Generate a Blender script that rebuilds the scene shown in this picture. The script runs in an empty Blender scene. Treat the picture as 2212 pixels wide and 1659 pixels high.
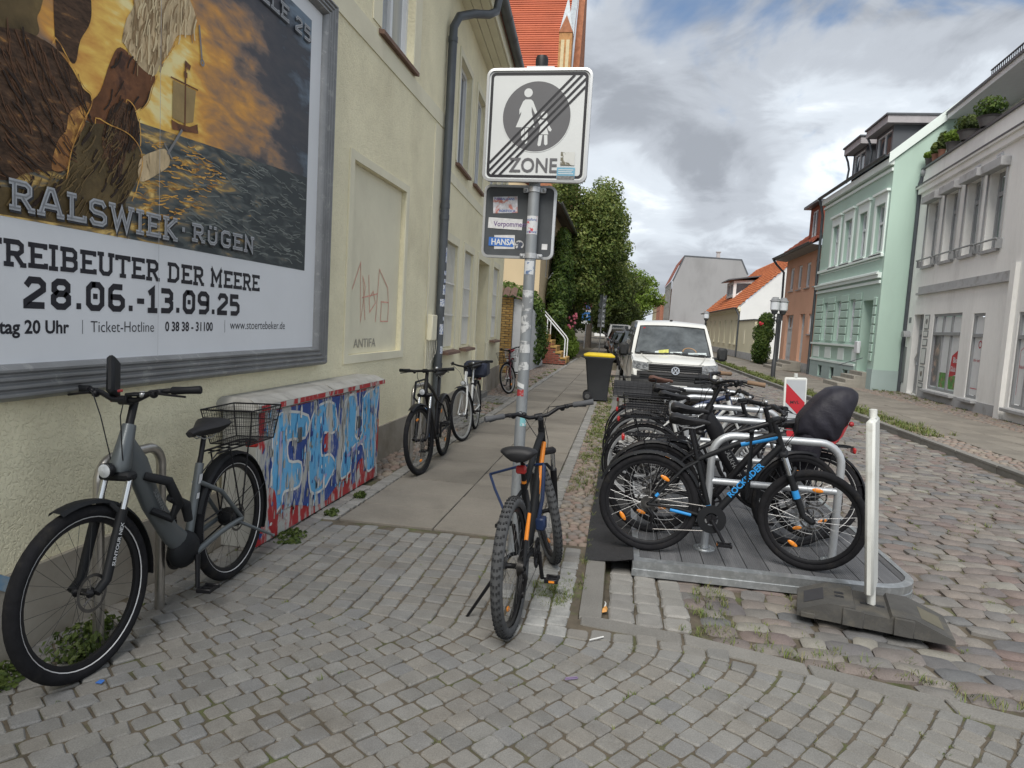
import bpy, math, random
from mathutils import Vector, Matrix
R = math.radians
S = bpy.context.scene
C = S.collection
rng = random.Random(7)

# ---------------------------------------------------------------- camera, sky, sun, exposure
SKY_OFF = (1.9, 0.55, 0.0)
CAM_LOC = Vector((0.0, 0.0, 1.58))
YAW, PITCH, ROLL = R(8.9), math.atan(133 / 1475.0), R(3.3)
cam_d = bpy.data.cameras.new('camera')
cam_d.sensor_fit = 'HORIZONTAL'
cam_d.sensor_width = 36.0
cam_d.lens = 36.0 * 1475.0 / 2212.0
cam_d.clip_start = 0.05
cam_d.clip_end = 3000.0
cam = bpy.data.objects.new('camera', cam_d)
C.objects.link(cam)
fw = Vector((-math.sin(YAW) * math.cos(PITCH), math.cos(YAW) * math.cos(PITCH), -math.sin(PITCH)))
rt = fw.cross(Vector((0, 0, 1))).normalized()
up = rt.cross(fw)
rt2 = rt * math.cos(ROLL) + up * math.sin(ROLL)
up2 = -rt * math.sin(ROLL) + up * math.cos(ROLL)
mw = Matrix((rt2, up2, -fw)).transposed().to_4x4()
mw.translation = CAM_LOC
cam.matrix_world = mw
S.camera = cam

S.view_settings.view_transform = 'Standard'
S.view_settings.look = 'None'
S.view_settings.exposure = EXPO = 0.86
S.view_settings.gamma = 1.0
S.view_settings.use_curve_mapping = False
S.render.engine = 'CYCLES'
S.cycles.use_denoising = True
S.cycles.max_bounces = 6
S.cycles.diffuse_bounces = 3
S.cycles.glossy_bounces = 3
S.cycles.transparent_max_bounces = 12
S.cycles.transmission_bounces = 4

SUN_EL, SUN_AZ = 50.0, 186.0     # azimuth clockwise from +Y (street direction)
world = bpy.data.worlds.new('World')
S.world = world
world.use_nodes = True
wn, wl = world.node_tree.nodes, world.node_tree.links
wn.clear()
wout = wn.new('ShaderNodeOutputWorld')
sky = wn.new('ShaderNodeTexSky')
sky.sky_type = 'NISHITA'
sky.sun_disc = False
sky.sun_elevation = R(SUN_EL)
sky.sun_rotation = R(SUN_AZ)
sky.air_density = 1.0
sky.dust_density = 1.5
bg_blue = wn.new('ShaderNodeBackground'); bg_blue.inputs[1].default_value = 0.075
wl.new(sky.outputs[0], bg_blue.inputs[0])
tc = wn.new('ShaderNodeTexCoord')
sep = wn.new('ShaderNodeSeparateXYZ'); wl.new(tc.outputs['Generated'], sep.inputs[0])
def wmath(op, a, b=None, clamp=False):
    n = wn.new('ShaderNodeMath'); n.operation = op; n.use_clamp = clamp
    for i, v in enumerate((a, b)):
        if v is None: continue
        if isinstance(v, (int, float)): n.inputs[i].default_value = v
        else: wl.new(v, n.inputs[i])
    return n.outputs[0]
zc = wmath('MAXIMUM', sep.outputs[2], 0.0)
den = wmath('ADD', zc, 0.34)
cmb = wn.new('ShaderNodeCombineXYZ')
wl.new(wmath('DIVIDE', sep.outputs[0], den), cmb.inputs[0])
wl.new(wmath('DIVIDE', sep.outputs[1], den), cmb.inputs[1])
def wnoise(scale, detail, rough, off, dist=0.0):
    mp = wn.new('ShaderNodeMapping'); mp.inputs['Location'].default_value = off
    wl.new(cmb.outputs[0], mp.inputs[0])
    n = wn.new('ShaderNodeTexNoise'); n.inputs['Scale'].default_value = scale
    n.inputs['Detail'].default_value = detail; n.inputs['Roughness'].default_value = rough
    n.inputs['Distortion'].default_value = dist
    wl.new(mp.outputs[0], n.inputs['Vector'])
    return n.outputs[0]
def wramp(fac, stops, interp='EASE'):
    n = wn.new('ShaderNodeValToRGB'); n.color_ramp.interpolation = interp
    while len(n.color_ramp.elements) < len(stops): n.color_ramp.elements.new(0.5)
    for e, (p, c) in zip(n.color_ramp.elements, stops):
        e.position = p; e.color = (*c, 1)
    wl.new(fac, n.inputs[0])
    return n.outputs[0]
big = wnoise(1.15, 4.0, 0.50, SKY_OFF, 0.7)
fine = wnoise(3.4, 8.0, 0.60, (0.3, 2.1, 4.0), 0.9)
shade = wmath('ADD', wmath('MULTIPLY', big, 0.68), wmath('MULTIPLY', fine, 0.32))
hor = wmath('MULTIPLY', wmath('SUBTRACT', 0.34, zc, True), 0.36)
shade = wmath('ADD', shade, hor)
cloud_col = wramp(shade, [(0.42, (0.205, 0.222, 0.250)), (0.51, (0.295, 0.318, 0.352)), (0.585, (0.41, 0.445, 0.485)), (0.68, (0.61, 0.645, 0.68))])
bg_cloud = wn.new('ShaderNodeBackground'); bg_cloud.inputs[1].default_value = SKY_K = 1.05
wl.new(cloud_col, bg_cloud.inputs[0])
cover = wramp(wnoise(2.1, 6.0, 0.55, (4.2, 1.4, 2.0), 0.5), [(0.33, (0, 0, 0)), (0.45, (1, 1, 1))])
mixw = wn.new('ShaderNodeMixShader')
wl.new(cover, mixw.inputs[0]); wl.new(bg_blue.outputs[0], mixw.inputs[1]); wl.new(bg_cloud.outputs[0], mixw.inputs[2])
wl.new(mixw.outputs[0], wout.inputs[0])

sun_d = bpy.data.lights.new('sun', 'SUN')
sun_d.energy = 2.0
sun_d.angle = R(35)
sun_d.color = (1.0, 0.96, 0.9)
sun = bpy.data.objects.new('sun', sun_d)
C.objects.link(sun)
sdir = Vector((math.sin(R(SUN_AZ)) * math.cos(R(SUN_EL)), math.cos(R(SUN_AZ)) * math.cos(R(SUN_EL)), math.sin(R(SUN_EL))))
sun.rotation_euler = sdir.to_track_quat('Z', 'Y').to_euler()
sun.location = (0, 0, 30)

# ---------------------------------------------------------------- materials
MATS = {}
WORLD = set()      # things whose parts are modelled in world coordinates
def srgb(r, g, b):
    f = lambda c: c / 12.92 if c <= 0.04045 else ((c + 0.055) / 1.055) ** 2.4
    return (f(r / 255), f(g / 255), f(b / 255))
def M(name, col, rough=0.6, metal=0.0, var=0.12, vscale=5.0, bump=0.0, bscale=60.0, col2=None, mask=(0.45, 0.62),
      mscale=3.0, rnd=0.0, spec=0.4, coat=0.0, palette=None, stretch=None, bdist=0.01, worm=False, alpha=None, trans=0.0, fine=0.0, emit=None):
    """general procedural material: base colour with noise variation, optional second colour in a noise mask, bump"""
    if name in MATS: return MATS[name]
    m = bpy.data.materials.new(name); m.use_nodes = True
    n, l = m.node_tree.nodes, m.node_tree.links
    b = n['Principled BSDF']
    b.inputs['Roughness'].default_value = rough
    b.inputs['Metallic'].default_value = metal
    b.inputs['Specular IOR Level'].default_value = spec
    if coat: b.inputs['Coat Weight'].default_value = coat; b.inputs['Coat Roughness'].default_value = 0.06
    if trans: b.inputs['Transmission Weight'].default_value = trans
    t = n.new('ShaderNodeNewGeometry')
    vec = t.outputs['Position']
    if stretch:
        mp = n.new('ShaderNodeMapping'); mp.inputs['Scale'].default_value = stretch
        l.new(vec, mp.inputs[0]); vec = mp.outputs[0]
    def noise(sc, det=4.0, ro=0.55, dist=0.0):
        q = n.new('ShaderNodeTexNoise'); q.inputs['Scale'].default_value = sc; q.inputs['Detail'].default_value = det
        q.inputs['Roughness'].default_value = ro; q.inputs['Distortion'].default_value = dist
        l.new(vec, q.inputs['Vector']); return q.outputs[0]
    def mixc(fac, a, c2, mode='MIX'):
        q = n.new('ShaderNodeMix'); q.data_type = 'RGBA'; q.blend_type = mode
        for i, v in ((0, fac), (6, a), (7, c2)):
            if hasattr(v, 'links'): l.new(v, q.inputs[i])
            elif i == 0: q.inputs[0].default_value = v
            else: q.inputs[i].default_value = (*v, 1)
        return q.outputs[2]
    def ramp(fac, stops, interp='LINEAR'):
        q = n.new('ShaderNodeValToRGB'); q.color_ramp.interpolation = interp
        while len(q.color_ramp.elements) < len(stops): q.color_ramp.elements.new(0.5)
        for e, (p, c) in zip(q.color_ramp.elements, stops): e.position = p; e.color = (*c, 1)
        l.new(fac, q.inputs[0]); return q.outputs[0]
    base = col
    if palette:
        at = n.new('ShaderNodeAttribute'); at.attribute_name = 'rnd'
        k = len(palette)
        base = ramp(at.outputs['Fac'], [((i + 0.5) / k, c) for i, c in enumerate(palette)], 'LINEAR')
    if col2:
        mk = ramp(noise(mscale, 6.0, 0.65, 0.3), [(mask[0], (0, 0, 0)), (mask[1], (1, 1, 1))])
        base = mixc(mk, base, col2)
    if var:
        v = ramp(noise(vscale, 5.0, 0.6), [(0.3, (1 - var,) * 3), (0.7, (1 + var,) * 3)])
        base = mixc(1.0, base, v, 'MULTIPLY')
    if fine:
        v = ramp(noise(vscale * 22, 3.0, 0.7), [(0.3, (1 - fine,) * 3), (0.7, (1 + fine,) * 3)])
        base = mixc(1.0, base, v, 'MULTIPLY')
    if rnd:
        at = n.new('ShaderNodeAttribute'); at.attribute_name = 'rnd'
        v = ramp(at.outputs['Fac'], [(0.0, (1 - rnd,) * 3), (1.0, (1 + rnd,) * 3)])
        base = mixc(1.0, base, v, 'MULTIPLY')
    if hasattr(base, 'links'): l.new(base, b.inputs['Base Color'])
    else: b.inputs['Base Color'].default_value = (*base, 1)
    if bump:
        bn = n.new('ShaderNodeBump'); bn.inputs['Strength'].default_value = bump; bn.inputs['Distance'].default_value = bdist
        if worm:
            h = noise(bscale, 2.0, 0.45, 1.6)
            h = ramp(h, [(0.36, (0, 0, 0)), (0.52, (1, 1, 1))], 'EASE')
        else:
            h = noise(bscale, 6.0, 0.65)
        l.new(h, bn.inputs['Height']); l.new(bn.outputs[0], b.inputs['Normal'])
    if alpha is not None: b.inputs['Alpha'].default_value = alpha
    if emit:
        b.inputs['Emission Color'].default_value = (*emit[0], 1); b.inputs['Emission Strength'].default_value = emit[1]
    MATS[name] = m
    return m

# ---------------------------------------------------------------- mesh helpers
def frame(o, U=(1, 0, 0), V=(0, 0, 1)):
    """matrix: local u -> U, v -> V, w -> U x V"""
    U = Vector(U).normalized(); V = Vector(V).normalized(); N = U.cross(V)
    m = Matrix((U, V, N)).transposed().to_4x4(); m.translation = Vector(o); return m
def rotz(a): return Matrix.Rotation(R(a), 4, 'Z')
def rotx(a): return Matrix.Rotation(R(a), 4, 'X')
def roty(a): return Matrix.Rotation(R(a), 4, 'Y')
def tr(x, y, z): return Matrix.Translation((x, y, z))
I4 = Matrix.Identity(4)

class MB:
    def __init__(s, T=None): s.v = []; s.f = []; s.T = T or I4; s.rn = None; s.smooth = True
    def add(s, vs, fs):
        k = len(s.v)
        s.v += [tuple(s.T @ Vector(p)) for p in vs]
        s.f += [tuple(i + k for i in q) for q in fs]
        return s
    def box(s, a, b, ch=0.0):
        x0, y0, z0 = [min(p, q) for p, q in zip(a, b)]; x1, y1, z1 = [max(p, q) for p, q in zip(a, b)]
        if ch <= 0:
            return s.add([(x0,y0,z0),(x1,y0,z0),(x1,y1,z0),(x0,y1,z0),(x0,y0,z1),(x1,y0,z1),(x1,y1,z1),(x0,y1,z1)],
                         [(0,3,2,1),(4,5,6,7),(0,1,5,4),(1,2,6,5),(2,3,7,6),(3,0,4,7)])
        c = min(ch, (x1-x0)*.45, (y1-y0)*.45, (z1-z0)*.45)
        # chamfered box: rings along z
        def ring(z, i):
            return [(x0+i+c,y0+i,z),(x1-i-c,y0+i,z),(x1-i,y0+i+c,z),(x1-i,y1-i-c,z),(x1-i-c,y1-i,z),(x0+i+c,y1-i,z),(x0+i,y1-i-c,z),(x0+i,y0+i+c,z)]
        def ring2(z):
            return [(x0+c,y0+c,z),(x1-c,y0+c,z),(x1-c,y0+c,z),(x1-c,y1-c,z),(x1-c,y1-c,z),(x0+c,y1-c,z),(x0+c,y1-c,z),(x0+c,y0+c,z)]
        return s.loft([ring2(z0), ring(z0+c,0), ring(z1-c,0), ring2(z1)], closed=True, caps=True)
    def loft(s, rings, closed=True, caps=False):
        n = len(rings[0]); vs = [p for r in rings for p in r]; fs = []
        for i in range(len(rings)-1):
            for j in range(n if closed else n-1):
                k = (j+1) % n
                fs.append((i*n+j, i*n+k, (i+1)*n+k, (i+1)*n+j))
        if caps: fs.append(tuple(range(n))[::-1]); fs.append(tuple((len(rings)-1)*n+j for j in range(n)))
        return s.add(vs, fs)
    def prism(s, poly, w0, w1):
        """2D polygon (u,v) extruded along w"""
        n = len(poly)
        vs = [(u, v, w0) for u, v in poly] + [(u, v, w1) for u, v in poly]
        fs = [tuple(range(n))[::-1], tuple(range(n, 2*n))] + [(i, (i+1) % n, n+(i+1) % n, n+i) for i in range(n)]
        return s.add(vs, fs)
    def face(s, pts): return s.add(pts, [tuple(range(len(pts)))])
    def poly(s, pts, w=0.0): return s.add([(u, v, w) for u, v in pts], [tuple(range(len(pts)))])
    def rect(s, u0, v0, u1, v1, w=0.0): return s.add([(u0,v0,w),(u1,v0,w),(u1,v1,w),(u0,v1,w)], [(0,1,2,3)])
    def tube(s, path, r, n=8, closed=False, caps=True, flat=1.0):
        P = [Vector(p) for p in path]; m = len(P)
        rs = r if isinstance(r, (list, tuple)) else [r]*m
        rings = []; nrm = None
        for i in range(m):
            if closed: t = P[(i+1) % m] - P[i-1]
            else: t = P[min(i+1, m-1)] - P[max(i-1, 0)]
            if t.length < 1e-9: t = Vector((0,0,1))
            t.normalize()
            if nrm is None:
                a = Vector((0,0,1)) if abs(t.z) < .9 else Vector((0,1,0))
                nrm = (a - t*a.dot(t)).normalized()
            else:
                nn = nrm - t*nrm.dot(t)
                nrm = nn.normalized() if nn.length > 1e-6 else nrm
            b = t.cross(nrm)
            rings.append([tuple(P[i] + (nrm*math.cos(2*math.pi*j/n) + b*math.sin(2*math.pi*j/n)*flat)*rs[i]) for j in range(n)])
        if closed: rings.append(rings[0])
        return s.loft(rings, True, caps and not closed)
    def lathe(s, prof, n=24, axis='Z', caps=False):
        """profile [(r, h)] turned round an axis through the local origin"""
        rings = []
        for r, h in prof:
            ring = []
            for j in range(n):
                a = 2*math.pi*j/n; c, d = r*math.cos(a), r*math.sin(a)
                ring.append((c, d, h) if axis == 'Z' else ((c, h, d) if axis == 'Y' else (h, c, d)))
            rings.append(ring)
        return s.loft(rings, True, caps)
    def ball(s, c, r, n=10, m=6):
        rx, ry, rz = r if isinstance(r, (list, tuple)) else (r, r, r)
        rings = []
        for i in range(m+1):
            a = -math.pi/2 + math.pi*i/m; q = max(math.cos(a), 0.02)
            rings.append([(c[0]+rx*q*math.cos(2*math.pi*j/n), c[1]+ry*q*math.sin(2*math.pi*j/n), c[2]+rz*math.sin(a)) for j in range(n)])
        return s.loft(rings, True, True)
    def disc(s, u, v, r, w=0.0, n=32): return s.poly([(u+r*math.cos(2*math.pi*i/n), v+r*math.sin(2*math.pi*i/n)) for i in range(n)], w)
    def ring2d(s, u, v, r0, r1, w=0.0, n=40, a0=0, a1=360):
        pts = []
        for i in range(n+1):
            a = R(a0 + (a1-a0)*i/n); pts.append((math.cos(a), math.sin(a)))
        for (c0, s0), (c1, s1) in zip(pts, pts[1:]):
            s.add([(u+r0*c0, v+r0*s0, w), (u+r1*c0, v+r1*s0, w), (u+r1*c1, v+r1*s1, w), (u+r0*c1, v+r0*s1, w)], [(0,1,2,3)])
        return s
    def stroke(s, pts, t, w=0.0, closed=False, dw=0.00012):
        """flat mitred line of width t in the u-v plane"""
        P = [Vector(p) for p in pts]; m = len(P); L = []; Rr = []
        for i in range(m):
            d0 = (P[i]-P[i-1]).normalized() if (i > 0 or closed) else (P[1]-P[0]).normalized()
            d1 = (P[(i+1) % m]-P[i]).normalized() if (i < m-1 or closed) else d0
            n0 = Vector((-d0.y, d0.x)); n1 = Vector((-d1.y, d1.x)); nn = (n0+n1)
            if nn.length < 1e-6: nn = n0
            nn.normalize(); k = t/2/max(nn.dot(n0), 0.35)
            L.append(P[i]+nn*k); Rr.append(P[i]-nn*k)
        q = getattr(s, '_w', 0.0); s._w = (q+dw) % (9.5*dw)
        rg = range(m if closed else m-1)
        vs = [(p.x, p.y, w+q) for p in L] + [(p.x, p.y, w+q) for p in Rr]
        return s.add(vs, [(m+i, m+(i+1) % m, (i+1) % m, i) for i in rg])
    def mesh(s, name, mat=None, smooth=40):
        me = bpy.data.meshes.new(name)
        me.from_pydata(s.v, [], s.f)
        if mat: me.materials.append(mat)
        if s.rn is not None:
            at = me.attributes.new('rnd', 'FLOAT', 'POINT'); at.data.foreach_set('value', s.rn)
        if smooth:
            me.polygons.foreach_set('use_smooth', [True]*len(me.polygons))
            try: me.set_sharp_from_angle(angle=R(smooth))
            except Exception: pass
        me.update()
        return me
    def build(s, name, mat, parent=None, smooth=40, kind=None, label=None):
        o = bpy.data.objects.new(name, s.mesh(name, mat, smooth)); C.objects.link(o)
        if parent is not None:
            o.parent = parent
            if parent.name in WORLD: o.matrix_parent_inverse = Matrix.Translation(-parent.location)
        if kind: o['kind'] = kind
        if label: o['label'] = label
        return o
def smoothp(P, n=4):
    """closed Catmull-Rom outline"""
    out = []; m = len(P)
    for i in range(m):
        p0, p1, p2, p3 = [Vector(P[(i+k) % m]) for k in (-1, 0, 1, 2)]
        for j in range(n):
            t = j/n; q = .5*((2*p1)+(p2-p0)*t+(2*p0-5*p1+4*p2-p3)*t*t+(3*p1-p0-3*p2+p3)*t**3); out.append((q.x, q.y))
    return out
def part(name, mat, parent, fn=None, T=None, **kw):
    mb = MB(T); fn(mb); return mb.build(name, mat, parent, **kw)
def tag(o, label, cat, group=None):
    o['label'] = label; o['category'] = cat
    if group: o['group'] = group
    return o
def thing(name, label, cat, loc=(0, 0, 0), rz=0.0, group=None, rot=None):
    o = bpy.data.objects.new(name, None); C.objects.link(o)
    o.location = loc; o.rotation_euler = rot if rot else (0, 0, R(rz)); o.empty_display_size = 0.2
    return tag(o, label, cat, group)
def wthing(name, label, cat, loc, group=None):
    o = thing(name, label, cat, loc, 0, group); WORLD.add(o.name); return o
def structure(name, mb, mat, smooth=0):
    o = mb.build(name, mat, None, smooth); o['kind'] = 'structure'; return o
def dup(o, parent=None):
    c = o.copy(); C.objects.link(c); c.parent = parent
    for ch in list(o.children): dup(ch, c)
    return c

def text_mb(mb, s, size, u, v, w=0.0, bold=0.0, align='LEFT', sx=1.0, font_extr=0.0):
    """flat lettering from the built-in font, appended to a mesh builder in its u-v plane"""
    cu = bpy.data.curves.new('lettering', 'FONT')
    cu.body = s; cu.size = size; cu.offset = bold; cu.align_x = align; cu.resolution_u = 3; cu.extrude = font_extr
    ob = bpy.data.objects.new('lettering', cu)
    me = ob.to_mesh()
    mb.add([(u+p.co.x*sx, v+p.co.y, w+p.co.z) for p in me.vertices], [tuple(f.vertices) for f in me.polygons])
    ob.to_mesh_clear(); bpy.data.objects.remove(ob); bpy.data.curves.remove(cu)
    return mb

# slab lettering drawn with strokes (unit height)
GL = {
 'A': (.86, [[(.10,.06),(.36,.94),(.50,.94),(.76,.06)], [(.22,.34),(.64,.34)], [(-.02,.05),(.24,.05)], [(.62,.05),(.88,.05)]]),
 'B': (.76, [[(.18,.06),(.18,.94)], [(.02,.93),(.52,.93),(.64,.82),(.64,.62),(.54,.52),(.18,.52)], [(.54,.52),(.66,.40),(.66,.18),(.54,.07),(.02,.07)]]),
 'D': (.80, [[(.18,.06),(.18,.94)], [(.02,.93),(.50,.93),(.68,.76),(.68,.24),(.50,.07),(.02,.07)]]),
 'E': (.72, [[(.18,.06),(.18,.94)], [(.02,.92),(.66,.92),(.66,.78)], [(.18,.5),(.54,.5)], [(.02,.08),(.68,.08),(.68,.22)]]),
 'F': (.70, [[(.18,.06),(.18,.94)], [(.02,.92),(.66,.92),(.66,.78)], [(.18,.5),(.54,.5)], [(.02,.06),(.34,.06)]]),
 'G': (.76, [[(.68,.80),(.56,.93),(.26,.93),(.12,.78),(.12,.22),(.26,.07),(.56,.07),(.66,.18),(.66,.46),(.42,.46)]]),
 'I': (.36, [[(.18,.06),(.18,.94)], [(.0,.95),(.36,.95)], [(.0,.05),(.36,.05)]]),
 'K': (.78, [[(.18,.06),(.18,.94)], [(.66,.94),(.24,.50),(.68,.06)], [(.02,.95),(.34,.95)], [(.02,.05),(.34,.05)], [(.54,.95),(.78,.95)], [(.56,.05),(.80,.05)]]),
 'L': (.70, [[(.18,.06),(.18,.94)], [(.02,.95),(.36,.95)], [(.02,.08),(.66,.08),(.66,.26)]]),
 'M': (.94, [[(.16,.06),(.16,.92),(.46,.36),(.76,.92),(.76,.06)], [(.02,.05),(.30,.05)], [(.62,.05),(.90,.05)], [(.02,.95),(.18,.95)], [(.74,.95),(.90,.95)]]),
 'N': (.80, [[(.16,.06),(.16,.92),(.66,.10),(.66,.94)], [(.02,.05),(.30,.05)], [(.52,.95),(.80,.95)]]),
 'P': (.74, [[(.18,.06),(.18,.94)], [(.02,.93),(.52,.93),(.64,.82),(.64,.58),(.52,.46),(.18,.46)], [(.02,.05),(.36,.05)]]),
 'R': (.78, [[(.18,.06),(.18,.94)], [(.02,.93),(.52,.93),(.64,.82),(.64,.60),(.52,.48),(.18,.48)], [(.40,.48),(.66,.06)], [(.02,.05),(.36,.05)], [(.58,.05),(.80,.05)]]),
 'S': (.72, [[(.64,.76),(.54,.93),(.22,.93),(.11,.82),(.11,.62),(.22,.52),(.54,.48),(.65,.38),(.65,.18),(.54,.07),(.20,.07),(.09,.24)]]),
 'T': (.72, [[(.36,.06),(.36,.94)], [(.05,.76),(.05,.92),(.67,.92),(.67,.76)], [(.20,.05),(.52,.05)]]),
 'U': (.80, [[(.16,.94),(.16,.22),(.28,.07),(.52,.07),(.64,.22),(.64,.94)], [(.0,.95),(.30,.95)], [(.50,.95),(.80,.95)]]),
 'Ü': (.80, [[(.16,.80),(.16,.22),(.28,.07),(.52,.07),(.64,.22),(.64,.80)], [(.18,1.0),(.34,1.0)], [(.48,1.0),(.64,1.0)]]),
 'W': (1.06, [[(.12,.94),(.32,.08),(.53,.80),(.74,.08),(.94,.94)], [(-.02,.95),(.26,.95)], [(.80,.95),(1.08,.95)]]),
 '0': (.78, [[(.26,.93),(.52,.93),(.65,.78),(.65,.22),(.52,.07),(.26,.07),(.13,.22),(.13,.78),(.26,.93),(.40,.93)], [(.39,.60),(.39,.40)]]),
 '1': (.52, [[(.08,.76),(.28,.92),(.28,.06)], [(.04,.06),(.50,.06)]]),
 '2': (.76, [[(.12,.72),(.24,.92),(.52,.92),(.64,.80),(.64,.62),(.12,.20),(.12,.08),(.68,.08)]]),
 '3': (.74, [[(.10,.92),(.50,.92),(.62,.80),(.62,.62),(.50,.52),(.28,.52)], [(.50,.52),(.63,.40),(.63,.20),(.50,.07),(.10,.07)]]),
 '5': (.74, [[(.62,.92),(.13,.92),(.13,.55),(.50,.55),(.63,.44),(.63,.20),(.50,.07),(.10,.07)]]),
 '6': (.76, [[(.62,.92),(.26,.92),(.13,.78),(.13,.20),(.26,.07),(.52,.07),(.64,.20),(.64,.40),(.52,.52),(.13,.52)]]),
 '8': (.78, [[(.28,.52),(.16,.64),(.16,.82),(.28,.93),(.50,.93),(.62,.82),(.62,.64),(.50,.52),(.28,.52),(.14,.40),(.14,.20),(.28,.07),(.50,.07),(.64,.20),(.64,.40),(.50,.52)]]),
 '9': (.76, [[(.12,.08),(.50,.08),(.64,.22),(.64,.80),(.50,.93),(.24,.93),(.12,.80),(.12,.60),(.24,.48),(.64,.48)]]),
 '.': (.30, [[(.15,.0),(.15,.22)]]), '-': (.44, [[(.06,.42),(.38,.42)]]), '·': (.36, [[(.18,.40),(.18,.62)]]), ' ': (.34, []),
}
def slab(mb, s, h, u, v, w=0.0, t=0.19, sx=1.0, gap=0.06, u1=None):
    """slab letters of height h from u to u1"""
    tot = sum(GL[c][0] + gap for c in s) - gap
    if u1 is not None: sx = (u1-u)/(tot*h)
    x = u
    for c in s:
        wd, st = GL[c]
        for line in st: mb.stroke([(x+p[0]*h*sx, v+p[1]*h) for p in line], t*h*(1 if len(line) > 2 else .95), w)
        x += (wd+gap)*h*sx
    return x
# ================================================================= GROUND AND PAVING
def rn(a, b): return rng.uniform(a, b)
soil = M('joint_soil', (0.108, 0.090, 0.066), 0.95, var=0.3, vscale=9, bump=0.5, bscale=120, col2=(0.085, 0.10, 0.035), mask=(0.52, 0.66), mscale=4)
earth = M('earth', (0.13, 0.115, 0.09), 0.95, var=0.25, vscale=3, bump=0.4, bscale=60)
granite = M('granite_sett', (0.2, 0.2, 0.2), 0.82, var=0.10, vscale=9, fine=0.22, bump=0.35, bscale=150, bdist=0.004,
            palette=[(0.174,0.171,0.162),(0.206,0.202,0.189),(0.195,0.186,0.169),(0.226,0.222,0.209),(0.183,0.183,0.181),(0.211,0.200,0.180)],
            col2=(0.13,0.117,0.10), mask=(0.52,0.80), mscale=1.5)
fieldstone = M('field_stone', (0.2, 0.15, 0.13), 0.78, var=0.16, vscale=7, fine=0.20, bump=0.35, bscale=90, bdist=0.006,
            palette=[(0.160,0.141,0.128),(0.189,0.158,0.141),(0.145,0.144,0.141),(0.206,0.185,0.161),(0.165,0.125,0.113),(0.125,0.128,0.131),(0.197,0.181,0.160),(0.159,0.132,0.123),(0.225,0.214,0.187)])
pebble = M('round_cobble', (0.2, 0.16, 0.13), 0.85, var=0.15, vscale=9, bump=0.3, bscale=90, bdist=0.004,
            palette=[(0.22,0.17,0.14),(0.25,0.20,0.165),(0.18,0.165,0.15),(0.27,0.235,0.19),(0.225,0.165,0.14),(0.19,0.175,0.16)])
slabmat = M('concrete_slab', (0.205, 0.186, 0.157), 0.9, var=0.08, vscale=2.5, fine=0.10, bump=0.12, bscale=180, bdist=0.003, rnd=0.12,
            col2=(0.145,0.13,0.11), mask=(0.5,0.75), mscale=1.2)
kerbmat = M('kerb_granite', (0.19, 0.183, 0.168), 0.85, var=0.10, vscale=5, fine=0.18, bump=0.25, bscale=110, bdist=0.004, rnd=0.08)

def stone(poly, zt, h=0.07, inset=0.012, edge=0.008, dome=0.0, tilt=(0, 0)):
    """one paving stone from an outline: side wall, rounded shoulder, top; returns verts and faces"""
    n = len(poly); cx = sum(p[0] for p in poly)/n; cy = sum(p[1] for p in poly)/n
    zz = lambda x, y, z: z + (x-cx)*tilt[0] + (y-cy)*tilt[1]
    vs = []
    def ringat(k, z):
        for x, y in poly:
            dx, dy = cx-x, cy-y; L = math.hypot(dx, dy) or 1
            x2, y2 = x+dx/L*k, y+dy/L*k
            vs.append((x2, y2, zz(x2, y2, z)))
    ringat(0, zt-h); ringat(0, zt-edge); ringat(inset, zt)
    vs.append((cx, cy, zz(cx, cy, zt+dome)))
    fs = []
    for r in range(2):
        for i in range(n): fs.append((r*n+i, r*n+(i+1) % n, (r+1)*n+(i+1) % n, (r+1)*n+i))
    fs += [(2*n+i, 2*n+(i+1) % n, 3*n) for i in range(n)]
    return vs, fs
def round_quad(q, gap, cut=0.22, jit=0.0):
    """shrink a quad by the joint width and cut its corners"""
    n = len(q); cx = sum(p[0] for p in q)/n; cy = sum(p[1] for p in q)/n
    p2 = []
    for x, y in q:
        L = math.hypot(x-cx, y-cy) or 1; k = max(0.3, 1 - gap*0.9/L)
        p2.append((cx+(x-cx)*k + rn(-jit, jit), cy+(y-cy)*k + rn(-jit, jit)))
    out = []
    for i in range(n):
        a, b, c = p2[i-1], p2[i], p2[(i+1) % n]; k1 = cut*rn(.6, 1.3); k2 = cut*rn(.6, 1.3)
        out.append((b[0]+(a[0]-b[0])*k1, b[1]+(a[1]-b[1])*k1)); out.append((b[0]+(c[0]-b[0])*k2, b[1]+(c[1]-b[1])*k2))
    return out
def seen(x, y, z=0.0):
    d = Vector((x, y, z)) - CAM_LOC; zz = d.dot(fw)
    if zz < 0.3: return 0.0
    u = d.dot(rt2)/zz*1475/1106; v = d.dot(up2)/zz*1475/829.5
    return 1.0/zz**2 if abs(u) < 1.03 and abs(v) < 1.05 else 0.0
def near_view(x, y, z=0.0):
    """the camera's field with a wide margin, so that the paving goes on beyond the frame"""
    d = Vector((x, y, z)) - CAM_LOC; zz = d.dot(fw)
    return zz > 0.2 and abs(d.dot(rt2)/zz) < 1.35 and abs(d.dot(up2)/zz) < 1.2
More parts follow.
